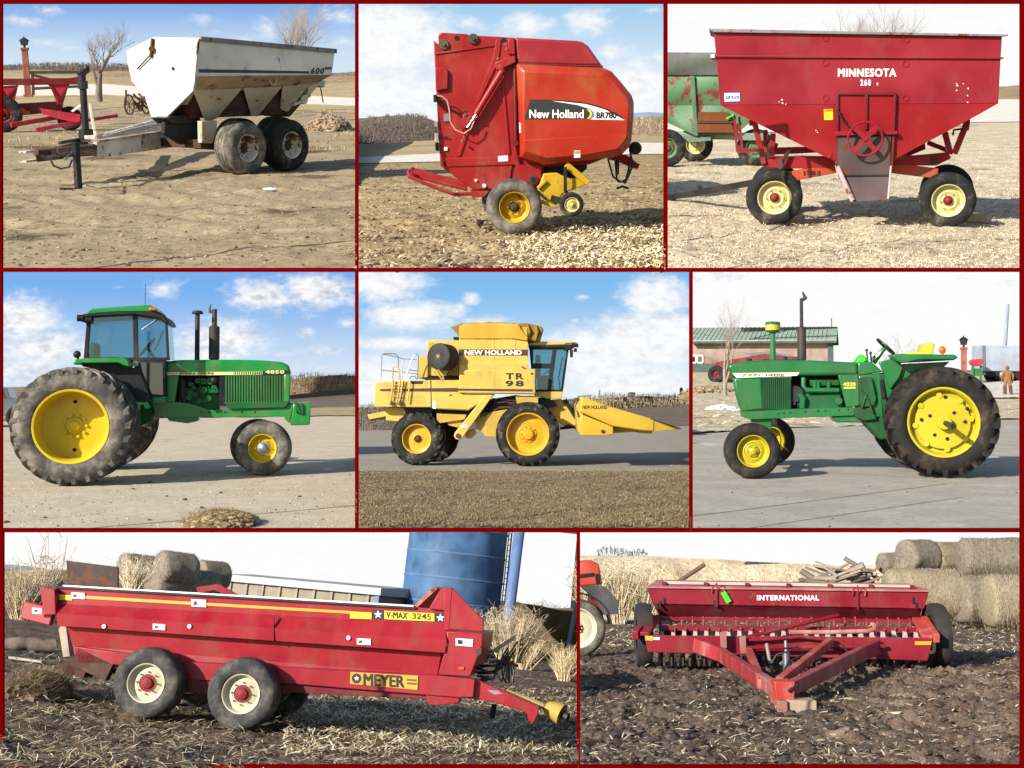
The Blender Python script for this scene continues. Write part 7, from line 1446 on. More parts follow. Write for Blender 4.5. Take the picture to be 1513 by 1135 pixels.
# front end
m = MB(); m.prism(T.xz([(1120, 206), (1152, 152), (1180, 151), (1262, 235), (1262, 266), (1165, 259), (1163, 210)], .44), .44, .56, 'y'); m.build('front_gusset', m_red_spread, T.e, bevel=.012)
m = MB(); q0, q1 = P(1075, 204, y=.6), P(1135, 148, y=.75); w_ = V((0, 1.9, 0)); m.loft([[q0, q0+w_, q0+w_+V((.05, 0, -.03)), q0+V((.05, 0, -.03))], [q1, q1+w_, q1+w_+V((.05, 0, -.03)), q1+V((.05, 0, -.03))]]); m.build('front_splash_plate', m_red_worn_lit, T.e)
a0 = T.xz([(1165, 264), (1262, 269), (1260, 300), (1246, 338), (1228, 384), (1144, 378), (1152, 345), (1168, 300)], .46); m = MB(); m.prism(a0, .46, 2.8, 'y'); m.build('front_box', m_red_spread, T.e, 20, .02)
T.slab('corner_post', [(1160, 152), (1180, 152), (1172, 262), (1160, 262)], .43, .47, m_red_spread, .006)
T.slab('sticker', [(1190, 283), (1235, 286), (1234, 305), (1190, 302)], .44, .47, m_sticker_w, 0); T.slab('sticker_mark', [(1195, 287), (1208, 288), (1208, 299), (1195, 298)], .435, .45, m_ink, 0); T.slab('tail_light', [(1198, 358), (1212, 358), (1212, 365), (1198, 365)], .43, .47, m_amber, .004)
T.slab('rust_patch', [(1240, 312), (1258, 308), (1256, 325), (1246, 330)], .43, .47, m_rusty, 0)
# tongue, driveline, jack, hoses
yt = .62; m = MB(); m.prism(T.xz([(1195, 388), (1242, 390), (1300, 414), (1408, 461), (1406, 480), (1392, 508), (1380, 498), (1376, 478), (1290, 449), (1198, 437)], yt), yt, yt+.2, 'y'); m.prism(T.xz([(1195, 388), (1242, 390), (1300, 414), (1376, 446), (1376, 478), (1290, 449), (1198, 437)], 2.2), 2.2, 2.4, 'y', inset=(0, 0)); m.build('tongue', m_red_spread, T.e, bevel=.015)
T.slab('worn_patch', [(1272, 418), (1300, 420), (1312, 428), (1290, 430)], yt-.004, yt+.01, m_steel, 0, smooth=0)
m = MB(); q0, q1, q2, q3 = P(1318, 421, y=1.2), P(1422, 462, y=1.0), P(1428, 462, y=1.0), P(1468, 482, y=.9); m.cyl(q0, q1, .055, 12); m.build('driveline_tube', paint('tan_yellow_guard', '#8f7f4a', .6, '#6b5f44', .5), T.e)
m = MB(); d = (q3-q2).normalized(); L = (q3-q2).length; m.lathe([(.06, -.02), (.1, .0), (.13, L*.25), (.135, L*.3), (.16, L*.6), (.165, L*.66), (.18, L), (.165, L), (.1, L*.4)], q2, d, 20); m.build('driveline_shield', paint('yellow_cone', '#a38a34', .55, '#7d6f4a', .45), T.e)
m = MB(); m.cyl(q3, q3+d*.12, .07, 12); m.build('driveline_yoke', m_black, T.e)
gj = T.Li @ S7.gp(1280, 538); zj = T.p(1290, 455, y=gj.y).z; m = MB(); m.cyl((gj.x, gj.y, zj*.55), (gj.x+.02, gj.y, zj), .055, 12); m.mat(1).cyl((gj.x, gj.y, 0), (gj.x, gj.y, zj*.6), .035, 10); m.build('jack_stand', [m_black, m_steel], T.e)
m = MB(); R_ = random.Random(9)
for i in range(9):
    x0, y0 = 1235+R_.random()*20, 345+R_.random()*40; x1, y1 = 1325+R_.random()*30, 285+R_.random()*60; m.tube([P(x0, y0, y=1.0+i*.08), P((x0+x1)/2, max(y0, y1)+R_.uniform(-5, 22), y=.9+i*.1), P(x1-12, y1+18, y=1+i*.08), P(x1, y1, y=1+i*.08)], .016, 6)
for i in range(4): m.tube([P(1300+i*14, 325, y=1.1), P(1296+i*15, 370+i*6, y=1.1), P(1310+i*10, 400, y=1.15), P(1322+i*4, 350, y=1.2)], .014, 6)
m.build('hydraulic_hose', m_hose, T.e)
m = MB(); m.bar(P(1278, 345, y=1.3), P(1320, 342, y=1.3), .06); m.bar(P(1320, 340, y=1.3), P(1352, 356, y=1.4), .05); m.bar(P(1240, 402, y=1.2), P(1278, 385, y=1.2), .08); m.build('hose_rack', m_red_spread, T.e); m = MB(); m.bar(P(1296, 322, y=1.2), P(1304, 310, y=1.2), .07, .05); m.build('lime_tag', m_lime, T.e)
m = MB(); m.bar(P(1286, 318, y=1.15), P(1345, 280, y=1.2), .05, .06); m.build('lever', m_wood, T.e)
# ---- round bales
m_hay = earth('weathered_hay', ['#736a60', '#877c6c', '#564d44'], 2.0, .9, .06, fine=18); m_hay2 = earth('golden_hay', ['#857a64', '#988a70', '#675c48'], 2.0, .9, .06, fine=18)
def bale(st, loc, r, ln, rot, label, seed, mat=None, group='round hay bales stacked in the yard'):
    R = random.Random(seed); e = Thing(st, 'hay_bale', label, 'hay bale', loc, rot, group); m = MB(); nu, nv = 36, 10; rings = []
    prof = [(0.02, -.5), (.5, -.505), (.86, -.5), (.97, -.46)]+[(1, -.4+.8*i/8) for i in range(9)]+[(.97, .46), (.86, .5), (.5, .505), (.02, .5)]
    for k, (f, t) in enumerate(prof): rings.append([(t*ln, r*f*cos(2*pi*j/nu)*(1+.10*fbm(j*.4+seed, t*4, .8, 3, seed)), r+r*f*sin(2*pi*j/nu)*(1+.08*fbm(j*.4, t*4+9, .8, 3, seed))*(.90 if sin(2*pi*j/nu) < -.5 else 1)) for j in range(nu)])
    m.loft(rings); m.build('bale_core', mat or m_hay, e.e, 60)
    m = MB()
    for i in range(2200):
        a = R.uniform(0, 2*pi); t = R.uniform(-.5, .5); q = V((t*ln, r*cos(a), r+r*sin(a))); nrm = V((R.uniform(-.4, .4), cos(a), sin(a))); d = (nrm*.35+V((R.uniform(-.3, .3), -sin(a), cos(a)))*R.choice((-1, 1))).normalized()*r*R.uniform(.08, .28); s_ = V((.006*r/.8, 0, 0)); m.mat(R.randrange(2)).add([q-s_, q+s_, q+d], [(0, 1, 2)])
    m.build('loose_straw', [m_weed[0], m_straw[1]], e.e, 0); return e
for x, y, rr, dep, rot, lab, sd in ((452, 152, 44, 46, 35, 'grey round bale above the spreader rim, middle of three', 1), (548, 158, 36, 48, 35, 'grey round bale above the spreader rim nearest the long shed', 2), (352, 150, 40, 47, 30, 'round bale overgrown with pale weeds beside the dark tailgate plate', 3)):
    r = rr/S7.k(dep); q = S7.at(x, y, dep); bale(S7, V((q.x, q.y, q.z)), r, r*2.1, rot, lab, sd)
bale(S7, S7.gp(420, 196) if False else V((S7.at(470, 196, 46.5).x, 46.5, S7.at(470, 196, 46.5).z)), 44/S7.k(46.5), 2.4, 35, 'lower round bale of the stack hidden mostly by the spreader rim', 4)
# ---- long shed, silo and its pipes
B = Thing(S7, 'long_shed', 'long low tan shed with pale roof edge behind the manure spreader', 'shed', V((S7.at(590, 150, 62).x, 62, 0)), 0)
q = B.p; m_shedwall = paint('tan_grey_steel', '#7d7363', .7, '#6a6050', .25)
zr0, zr1 = q(588, 116, y=0), q(992, 152, y=-6); zb0 = -.2
dirx = V((zr1.x-zr0.x, zr1.y-zr0.y, 0)); Ln = dirx.length; B2 = Mx.Translation(V((zr0.x, zr0.y, 0))) @ Mx.Rotation(atan2(dirx.y, dirx.x), 4, 'Z')
zt = zr0.z; zt2 = zr1.z; Tm = lambda v: B2 @ V(v)
m = MB(); m.loft([[Tm((0, 0, 0)), Tm((0, 4, 0)), Tm((0, 4, zt)), Tm((0, 0, zt))], [Tm((Ln, 0, 0)), Tm((Ln, 4, 0)), Tm((Ln, 4, zt2)), Tm((Ln, 0, zt2))]]); m.build('wall', m_shedwall, B.e)
m = MB(); m.loft([[Tm((-.2, -.3, zt)), Tm((-.2, 2, zt+.12)), Tm((-.2, 4.3, zt)), Tm((-.2, 4.3, zt-.3)), Tm((-.2, -.3, zt-.3))], [Tm((Ln+.3, -.3, zt2)), Tm((Ln+.3, 2, zt2+.12)), Tm((Ln+.3, 4.3, zt2)), Tm((Ln+.3, 4.3, zt2-.3)), Tm((Ln+.3, -.3, zt2-.3))]]); m.build('roof', paint('pale_steel_roof', '#9a9b9c', .5, '#8d8a84', .15), B.e)
for i in range(9):
    u = Ln*(i+.5)/9; zz = zt+(zt2-zt)*u/Ln-.3; m = MB(); m.box(-.06, .06, -.1, 0, 0, zz); m.v = [tuple(Tm((v[0]+u, v[1], v[2]))) for v in m.v]; m.build('wall_post', paint('post_tan', '#857d70', .6), B.e)
m = MB(); m.box(-.12, .12, -.14, 0, 0, zt2-.3); m.v = [tuple(Tm((v[0]+Ln, v[1], v[2]))) for v in m.v]; m.build('corner_trim', paint('slate_blue_trim', '#5d6f86', .5), B.e)
si = S7.at(1176, 205, 58); Sl = Thing(S7, 'silo', 'tall blue steel silo standing behind the front of the manure spreader', 'silo', V((si.x, si.y, 0))); rS = 127/S7.k(58); Hs = Sl.p(1200, -60, y=0).z
m_blue = paint('weathered_silo_blue', '#33506f', .6, '#64748a', .4, var=.25, dscale=.7, fade='#3b5a7d')
m = MB(); nb = 6
for i in range(nb): m.cyl((0, 0, Hs*i/nb), (0, 0, Hs*(i+1)/nb-.02), rS*(1 if i % 2 == 0 else 1.004), 48)
m.build('silo_wall', m_blue, Sl.e)
for i in range(1, nb): m = MB(); m.lathe([(rS*1.006, Hs*i/nb-.05), (rS*1.018, Hs*i/nb), (rS*1.006, Hs*i/nb+.05)], (0, 0, 0), (0, 0, 1), 48); m.build('silo_band', paint('pale_band', '#4d6785', .6), Sl.e)
m = MB(); m.tube([(rS*1.06, -.5, 0), (rS*1.06, -.5, Hs)], .04, 6); m.tube([(rS*.98, -.8, 0), (rS*.98, -.8, Hs)], .03, 6)
for i in range(26): m.tube([(rS*1.06, -.5, Hs*i/26), (rS*.98, -.8, Hs*i/26)], .02, 5)
m.build('ladder', m_steel, Sl.e)
for x, yb, dep, rr, lab, mt in ((1327, 215, 56, .24, 'slender blue grey filling pipe rising beside the blue silo', '#51688c'), (1486, 235, 60, .10, 'leaning blue grey post at the right edge beyond the dry bushes', '#6b7a90')):
    b = S7.at(x, yb, dep); t_ = S7.at(x+(34 if x < 1400 else 40), 0 if x < 1400 else 90, dep); e = Thing(S7, 'pipe', lab, 'pipe', V((b.x, b.y, 0))); m = MB(); m.tube([V((b.x-t_.x, 0, 0))*.0, V((t_.x-b.x, 0, t_.z+ (3 if x < 1400 else 0)))], rr, 12); m.build('pipe_run', paint('pipe_blue', mt, .5, dirtamt=.2), e.e)
trim([o for o in C.objects if o.parent is None and (o.name.startswith('pipe') or o is Sl.e)], 0, -1, 786.3)
# ---- weeds, log, concrete slab
def shrub(st, x, yb, yt, w, label, seed, mats, n=260, name='dry_bush', dep=None, group=None):
    R = random.Random(seed); g = st.gp(x, yb) if dep is None else st.at(x, yb, dep); k = st.k(g.y); H = (yb-yt)/k; Wd = w/2/k; m = MB()
    for i in range(n):
        a = R.uniform(0, 2*pi); r0 = Wd*.35*R.random(); p = V((r0*cos(a), r0*sin(a), 0)); d = V((cos(a)*R.uniform(.05, .9)*Wd/H, sin(a)*.5*Wd/H, 1)).normalized(); L = H*R.uniform(.35, 1.05); w_ = .011*H*R.uniform(.5, 1.2); pts = [p]
        for q in range(3): d = (d+V((R.uniform(-1, 1), R.uniform(-1, 1), R.uniform(-.4, .2)))*.28).normalized(); pts.append(pts[-1]+d*L/3)
        m.mat(R.randrange(len(mats))).tube(pts, [w_, w_*.8, w_*.5, w_*.2], 3, cap=False)
        for q in range(3):
            b = pts[R.randrange(1, 4)]; e2 = b+V((R.uniform(-1, 1), R.uniform(-1, 1), R.uniform(-.3, 1)))*H*.14; m.tube([b, e2], [w_*.5, w_*.15], 3, cap=False)
    return tag(m.build(name, mats, None, 0, mw=st.M @ Mx.Translation(g)), label, 'bush', group)
m_shadeweed = [plain('dark_weed', '#6b6258', .9), plain('grey_stem', '#8f8678', .9)]
shrub(S7, 60, 235, 95, 170, 'pale dry weeds at the left edge behind the spreader rear', 1, m_weed, 320); shrub(S7, 140, 180, 80, 130, 'leafless pale weeds between the log and the dark tailgate plate', 2, m_weed, 240); shrub(S7, 105, 230, 10, 60, 'single tall thin bare sapling at the left edge', 3, m_weed[:1]+m_weed[2:], 22, 'sapling')
shrub(S7, 345, 160, 72, 110, 'white frosted looking weeds growing over the bales', 4, m_husk+m_weed[:1], 260, dep=44)
shrub(S7, 1290, 330, 195, 190, 'dense tan brush behind the hydraulic hoses of the spreader', 5, m_weed+m_husk[2:], 420); shrub(S7, 1420, 310, 195, 150, 'dark grey green bush by the pale slab at the right', 6, m_shadeweed, 420); shrub(S7, 1475, 395, 300, 110, 'golden dry weeds at the right edge below the pale slab', 7, m_straw[:2]+m_weed[1:2], 300); shrub(S7, 1370, 365, 280, 110, 'thin straw coloured weeds between the hoses and the pale slab', 8, m_weed[1:]+m_straw[:1], 260); shrub(S7, 1245, 530, 495, 60, 'small tuft of bleached stalks below the spreader tongue', 9, m_husk, 120)
g = S7.gp(58, 318); lg = Thing(S7, 'log', 'thick weathered log lying at the left edge behind the spreader', 'log', g, 16); m = MB(); R_ = random.Random(2); m.tube([(x, .02*sin(x*9), .17+.02*cos(x*5)+x*.06) for x in [-.75+.15*i for i in range(11)]], [.17+.02*sin(i*2.1) for i in range(11)], 14); m.build('log', paint('grey_bark_log', '#7d6f5f', .9, '#4a4036', .6, bump=.5), lg.e, 60)
g = S7.gp(1420, 312); sl = Thing(S7, 'concrete_slab', 'broken pale concrete slab leaning among weeds at the right', 'slab', g, 12, tilt=Mx.Rotation(RAD(-28), 4, 'X')); m = MB(); m.box(-.62, .62, -.06, .06, -.1, 1.0); m.build('slab', paint('pale_concrete', '#9a948c', .9, '#7a7268', .3, bump=.3), sl.e, bevel=.03)
for i, (x, y, l, r, lab) in enumerate(((160, 322, 1.0, 10, 'grey board lying by the spreader beaters'), (70, 345, .9, -25, 'grey broken board on the husks at the left edge'))):
    e = Thing(S7, 'board', lab, 'board', S7.gp(x, y), r); m = MB(); m.box(-l/2, l/2, -.09, .09, .03, .08); m.build('board', m_wood, e.e)
H_ = mound(S7, 'straw_heap', 'heap of matted straw and manure behind the spreader rear', 'straw heap', -40, 185, 440, 360, [m_straw[2], m_straw[1], m_twig_l[0]], 12, 9000, 1.2, .11, None, 9000)
shrub(S7, 1330, 345, 205, 170, 'tall tan brush right behind the spreader front box', 11, m_weed+m_husk[2:], 420, dep=34); shrub(S7, 1250, 345, 215, 120, 'grey brown brush between the blue silo and the spreader front', 12, m_shadeweed+m_weed[:1], 320, dep=36)
# ------------------------------------------------------------------ plot 8: grain drill in the mud
T = Thing(S8, 'seed_drill', 'wide red grain drill with long seed box and V drawbar in rutted mud', 'drill', S8.gp(720, 478), 11)
P = T.p; k8 = S8.k(21)
# end wheels: axle along the drill
def endwheel(x, y, zc, R, w, sgn):
    m = MB(); m.lathe([(R*.62, -w*.38), (R*.8, -w*.5), (R*.95, -w*.46), (R, -w*.2), (R, w*.2), (R*.95, w*.46), (R*.8, w*.5), (R*.62, w*.38)], (0, 0, 0), (1, 0, 0), 44)
    r = MB(); r.lathe([(R*.66, -w*.3), (R*.62, -w*.25), (R*.58, -.02), (R*.2, -.03), (R*.15, -.08), (.001, -.08)], (0, 0, 0), (1, 0, 0), 30); r.lathe([(.001, .08), (R*.15, .08), (R*.2, .03), (R*.58, .02), (R*.62, w*.25), (R*.66, w*.3)], (0, 0, 0), (1, 0, 0), 30)
    o = r.build('wheel', m_rusty, T.e, 40); o.location = (x, y, zc); t = m.build('tyre', rubber('mud_caked_rubber', '#2b2827', '#4d4038', .7), o, 40)
yw = .75
for x, y, sg in ((230, 368, -1), (1219, 386, 1)):
    q = P(x, y, y=yw); R8 = 103/S8.k(22); endwheel(q.x, yw, max(R8*.98, q.z), R8, .26, sg)
# seed box
yb = .75; y2 = 1.32
A0, A1 = P(248, 197, y=yb), P(1192, 210, y=yb); B0, B1 = P(270, 250, y=yb), P(1177, 266, y=yb); C0, C1 = P(287, 292, y=yb+.22), P(1160, 302, y=yb+.22)
dw = V((0, y2-yb, 0))
bx = MB(); bx.loft([[A0, B0, B0+dw, A0+dw], [A1, B1, B1+dw, A1+dw]]); bx.build('seed_box', m_red_drill, T.e, 0, .012)
bx = MB(); bx.loft([[B0+V((.03, .03, 0)), C0, C0+V((0, .2, 0)), B0+dw*.9], [B1+V((-.03, .03, 0)), C1, C1+V((0, .2, 0)), B1+dw*.9]]); bx.build('box_bottom', paint('recess_shade_red', '#560a12', .5, '#5a3a34', .4), T.e, 0)  # shade of the recess below the box is painted in as a darker red
ld = MB(); lz = .03; ld.loft([[A0+V((-.03, -.04, 0)), A0+V((-.03, -.04, lz)), A0+dw+V((.18, .06, lz+.10)), A0+dw+V((.18, .06, .07))], [A1+V((.03, -.04, 0)), A1+V((.03, -.04, lz)), A1+dw+V((-.15, .06, lz+.10)), A1+dw+V((-.15, .06, .07))]]); ld.build('lid', paint('dusty_pink_lid', '#9a5a58', .5, '#b59a8c', .6), T.e, 0, .008)
ld = MB(); q0, q1 = P(300, 178, y=1.0), P(1130, 190, y=1.0); ld.bar(q0, q1, .3, .05); ld.build('lid_ridge', paint('bleached_lid_top', '#b59c90', .6, '#9a8478', .4), T.e, bevel=.01)
m = MB()
for i in range(7): x = 300+i*139; q = P(x, 185+i*1.9, y=.86); m.box(q.x-.03, q.x+.03, .8, .95, q.z-.02, q.z+.05)
m.build('lid_hinge', m_red_dark, T.e)
T.text('INTERNATIONAL', 613, 220, 822, 238, yb-.004, m_letter_w, bold=.03, font_space=1.15)
for x in (480, 955):
    y0 = 205 if x < 700 else 214; m = MB(); yy = yb-.03
    m.tube([P(x-20, y0+8, y=yy), P(x-16, y0-14, y=yy), P(x-4, y0-22, y=yy), P(x+2, y0-4, y=yy), P(x+12, y0-18, y=yy), P(x+24, y0-12, y=yy), P(x+22, y0+10, y=yy)], .018, 6); m.bar(P(x-3, y0-28, y=yy), P(x-3, y0+55, y=yy), .02); m.build('lid_latch', m_red_drill, T.e)
T.slab('lime_tag', [(491, 213), (506, 207), (526, 240), (511, 248)], yb-.07, yb-.062, m_lime, 0)
m = MB()
for x, y in ((300, 238), (285, 250), (1150, 256), (470, 248), (1140, 238)): q = P(x, y, y=yb-.005); m.box(q.x-.015, q.x+.015, yb-.02, yb+.01, q.z-.05, q.z+.05)
m.build('box_clip', m_black, T.e)
# frame: front beam, end plates, cross bars
m = MB(); m.loft([[P(x, y, y=yy) for x, y, yy in ((233, 355, 0), (245, 412, 0), (245, 412, .22), (233, 355, .22))], [P(x, y, y=yy) for x, y, yy in ((1208, 364, 0), (1188, 442, 0), (1188, 442, .22), (1208, 364, .22))]]); m.build('front_beam', m_red_drill, T.e, 0, .012)
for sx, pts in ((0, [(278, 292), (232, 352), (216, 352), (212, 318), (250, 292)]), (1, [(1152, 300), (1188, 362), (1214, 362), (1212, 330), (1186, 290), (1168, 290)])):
    a = P(*pts[0], y=.85); b = P(*pts[1], y=.0); m = MB(); m.bar(a+V((.0, 0, 0)), b, .16, .06); m.bar(a+V((-.12 if not sx else .12, 0, -.02)), b+V((-.14 if not sx else .14, 0, -.02)), .1, .14); m.build('end_plate', m_red_drill if not sx else m_red_worn_lit, T.e, bevel=.01)  # right plate paler than the left: light falling on it is put into its colour
m = MB(); m.bar(P(290, 330, y=.7), P(1150, 338, y=.7), .08); m.bar(P(290, 300, y=.95), P(1150, 308, y=.95), .06); m.build('cross_bar', m_red_drill, T.e)
m = MB(); q0, q1 = P(285, 345, y=1.25), P(1160, 350, y=1.25); m.bar(q0, q1, .05, .1); m.build('rear_bar', m_black, T.e)
# 24 seed openers: tube, foot and disc each
op0 = None; n8 = 24
xs = [P(292+i*37.2, 340, y=.62).x for i in range(n8)]; zt = P(700, 296, y=.9).z
t_ = MB(); t_.tube([(0, .95, zt), (0, .9, zt-.2), (0, .72, zt-.42)], .022, 6)
r_ = MB(); r_.bar((-.03, .3, P(700, 385, y=.3).z), (-.03, .95, .26), .025, .06); r_.bar((.03, .62, zt-.16), (.03, .8, .3), .02, .03)
dk = MB(); dk.lathe([(.001, -.012), (.19, -.006), (.20, 0), (.19, .006), (.001, .012)], (.0, .98, .17), (1, .12, 0), 18); dk.lathe([(.001, -.03), (.05, -.02), (.05, .02), (.001, .03)], (.0, .98, .17), (1, .12, 0), 10)
cp = MB(); cp.prism([(-.045, zt-.36), (.045, zt-.36), (.03, zt-.22), (-.02, zt-.2)], .6, .66, 'y'); cp.cyl((0, .6, zt-.3), (0, .56, zt-.3), .035, 8)
for i, x in enumerate(xs):
    if i == 0:
        op0 = [t_.build('seed_tube', m_red_drill, T.e), r_.build('opener_arm', m_red_worn_lit, T.e), dk.build('opener_disc', paint('worn_disc', '#6f6a66', .4, '#4d4038', .6, metal=.6), T.e), cp.build('seed_cup', paint('pale_cup', '#a89a92', .5, '#6b5a50', .5), T.e)]; src = op0
        for o in src: o.location.x = x
    else:
        for o in src: c_ = o.copy(); C.objects.link(c_); c_.parent = T.e; c_.location.x = x; c_.location.z += random.uniform(-.015, .015)
m = MB()
for i in range(40): x = xs[0]+(xs[-1]-xs[0])*i/39+random.uniform(-.03, .03); m.box(x-.012, x+.012, .2, .26, P(700, 425, y=.2).z-.16, P(700, 425, y=.2).z)
m.build('drag_chain', m_rusty, T.e)
# V drawbar
m_red_beam = paint('worn_drawbar_red', '#8a242a', .5, '#a08078', .45, rust=.15)
hz = P(705, 560, y=-3.0); HB = T.Li @ S8.gp(712, 612); hy = HB.y+.25; zh = T.p(700, 545, y=hy).z; hx = T.p(702, 545, y=hy).x
N_ = V((hx, hy, zh)); l0, l1 = P(405, 388, y=-.02), P(1020, 396, y=-.02)
knee_l, knee_r = T.p(500, 424, y=-.5), T.p(975, 412, y=-.5)
m = MB(); m.bar(l0, knee_l, .12, .22, h2=.21); m.bar(knee_l-V((.02, -.02, 0)), N_+V((-.05, .12, 0)), .12, .21, h2=.17); m.build('drawbar_beam', m_red_beam, T.e, bevel=.015)
m = MB(); m.bar(l1, knee_r, .12, .22, h2=.21); m.bar(knee_r+V((.02, .02, 0)), N_+V((.05, .12, 0)), .12, .21, h2=.17); m.build('drawbar_beam', m_red_beam, T.e, bevel=.015)
m = MB(); m.prism([(N_.x-.1, N_.z-.16), (N_.x+.1, N_.z-.16), (N_.x+.12, N_.z+.12), (N_.x-.12, N_.z+.12)], N_.y-.1, N_.y+.35, 'y')
for i in range(4): q = V((N_.x+.05+.03*i, N_.y-.1+.0*i, N_.z+.02+.02*i)); m.mat(1).cyl(q, q+V((0, -.03, 0)), .022, 8)
m.build('hitch_head', [m_red_worn_lit, DARK], T.e, bevel=.01)
m = MB(); m.bar(P(585, 408, y=-.2), N_+V((-.1, .9, .0)), .1, .12); m.bar(P(860, 378, y=-.1), N_+V((.12, .9, .03)), .1, .12); m.build('inner_brace', m_red_worn_lit, T.e, bevel=.008)
m = MB(); m.tube([P(520, 377, y=.1), P(700, 332, y=.35), P(888, 288, y=.6)], .032, 10); m.build('lift_rod', m_red_drill, T.e)
m = MB(); m.tube([P(722, 345, y=-.1), P(860, 345, y=-.05), P(985, 342, y=-.05), P(1008, 334, y=.0), P(1012, 322, y=.1), P(1000, 318, y=.2)], .035, 10); m.build('rock_shaft', paint('dusty_pink_pipe', '#9a5450', .5, '#b09a8c', .5), T.e)
m = MB(); m.tube([P(560, 372, y=-.1), P(640, 370, y=-.12), P(760, 360, y=-.12), P(830, 368, y=-.1), P(880, 392, y=-.1)], .03, 10); m.tube([P(580, 398, y=-.2), P(820, 395, y=-.22), P(1045, 393, y=-.1)], .034, 10); m.build('control_rod', m_red_drill, T.e)
for x in (502, 568): T.slab('upright_plate', [(x-13, 345+(x-502)*.25), (x+7, 341+(x-502)*.25), (x+10, 398+(x-502)*.25), (x-10, 402+(x-502)*.25)], -.2, -.12, paint('pinkish_plate', '#8a5a52', .6, '#a08a80', .5), .006)
m = MB(); m.tube([P(645, 384, y=-.6), P(655, 440, y=-.7), P(668, 492, y=-.8)], .028, 8); m.build('crank_lever', paint('grey_lever', '#77706c', .5, rust=.2), T.e)
m = MB(); q = P(714, 500, y=-.9); m.cyl(q, q+V((0, 0, .38)), .06, 14); m.cyl(q+V((0, 0, .38)), q+V((0, 0, .55)), .025, 10); m.tube([P(690, 455, y=-.9), P(712, 438, y=-.9), P(736, 450, y=-.9)], .03, 6); m.build('lift_cylinder', m_steel, T.e)
m = MB(); R_ = random.Random(4)
for k, pts in enumerate((((668, 452), (610, 458), (560, 490), (545, 540), (556, 570), (590, 570)), ((640, 445), (590, 470), (580, 530)), ((690, 470), (640, 500), (625, 560), (600, 590)), ((730, 440), (770, 420), (750, 395), (700, 400)), ((660, 450), (680, 420), (720, 410)), ((900, 390), (925, 420), (918, 470), (925, 520)))): m.tube([P(*p, y=-.9-k*.08) for p in pts], .015, 6)
m.tube([P(912, 450, y=-.7), P(915, 500, y=-.75), P(922, 522, y=-.75)], .03, 8); m.build('hydraulic_hose', m_hose, T.e)
q = P(928, 528, y=-.75); MB().ball(q, .035, 10).build('hose_coupling', m_sticker_y, T.e); MB().tube([P(938, 455, y=-.72), P(936, 500, y=-.74), P(928, 528, y=-.75)], .014, 6).build('hydraulic_hose', paint('tan_hose', '#8a7a4a', .5), T.e)
for pts, mt in (([(236, 357), (262, 358), (262, 374), (236, 373)], plain('olive_sticker', '#a89a34', .5)), ([(264, 362), (284, 362), (284, 371), (264, 371)], m_sticker_w), ([(1146, 376), (1202, 376), (1198, 388), (1146, 388)], plain('amber_sticker', '#c9901c', .5))): T.slab('sticker', pts, -.012, .01, mt, 0)
m = MB(); q = HB; m.box(q.x-.02, q.x+.3, q.y-.0, q.y+.4, .0, zh-.13); m.mat(1).box(q.x-.1, q.x+.0, q.y-.06, q.y+.06, .0, zh-.1); 
blk = Thing(S8, 'wood_block', 'pale square timber block propping up the drill hitch', 'block', T.L @ V((HB.x, HB.y, 0)), 11); m = MB(); m.box(.02, .36, .02, .4, -.02, max(.12, zh-.17)); m.build('block', paint('raw_timber', '#a08a74', .8, '#7a6450', .3, bump=.3), blk.e, bevel=.015); m = MB(); m.box(-.1, .015, -.02, .2, -.02, max(.12, zh-.17)); m.build('end_grain_piece', paint('reddish_timber', '#8a5f50', .8, '#6b5a4c', .4), blk.e, bevel=.01)
# ---- red tractor at the left edge
q = S8.gp(20, 432); X_ = Thing(S8, 'tractor', 'faded red tractor with a dark fender and cream wheel cut by the left edge', 'tractor', q, 14); p = X_.p
c_ = p(8, 332, y=0); Rw = c_.z; wheel(X_, c_.x, Rw, 0, Rw, Rw*.66, .4, m_rub_grey, m_cream_rim2, dish=.1, hub=.06, ribs=4, hubmat=m_redhub)
m = MB(); n = 14; R1_ = Rw*1.16; pts = [(c_.x+R1_*cos(a), Rw+R1_*sin(a)) for a in [RAD(8+100*i/n) for i in range(n+1)]]+[(c_.x+R1_*1.05*cos(a), Rw+R1_*1.05*sin(a)) for a in [RAD(108-100*i/n) for i in range(n+1)]]; m.prism(pts, .0, .5, 'y'); m.build('fender', m_black, X_.e, 40)
m = MB(); m.prism(X_.xz([(18, 188), (100, 190), (142, 236), (146, 284), (98, 286), (70, 236)], .02), .02, .4, 'y'); m.build('fender_apron', paint('charcoal_fender', '#3b3a3c', .5, '#6b645c', .4), X_.e, 40, .02)
m_redt = paint('faded_tractor_red', '#a3382c', .45, '#b08a7c', .35); m = MB(); m.prism(X_.xz([(12, 108), (50, 100), (80, 116), (92, 184), (12, 190)], .3), .3, 1.2, 'y'); m.build('hood', m_redt, X_.e, 40, .03)
m = MB(); m.prism(X_.xz([(12, 150), (62, 144), (62, 156), (12, 162)], .28), .28, .34, 'y'); m.prism(X_.xz([(66, 150), (78, 148), (82, 182), (70, 184)], .28), .28, .34, 'y'); m.build('hood_opening', DARK, X_.e)
m = MB(); m.prism(X_.xz([(60, 220), (96, 280), (88, 318), (70, 300)], .1), .1, 1.3, 'y'); m.build('chassis', m_red_dark, X_.e)
trim([X_.e], 855.5, 1)
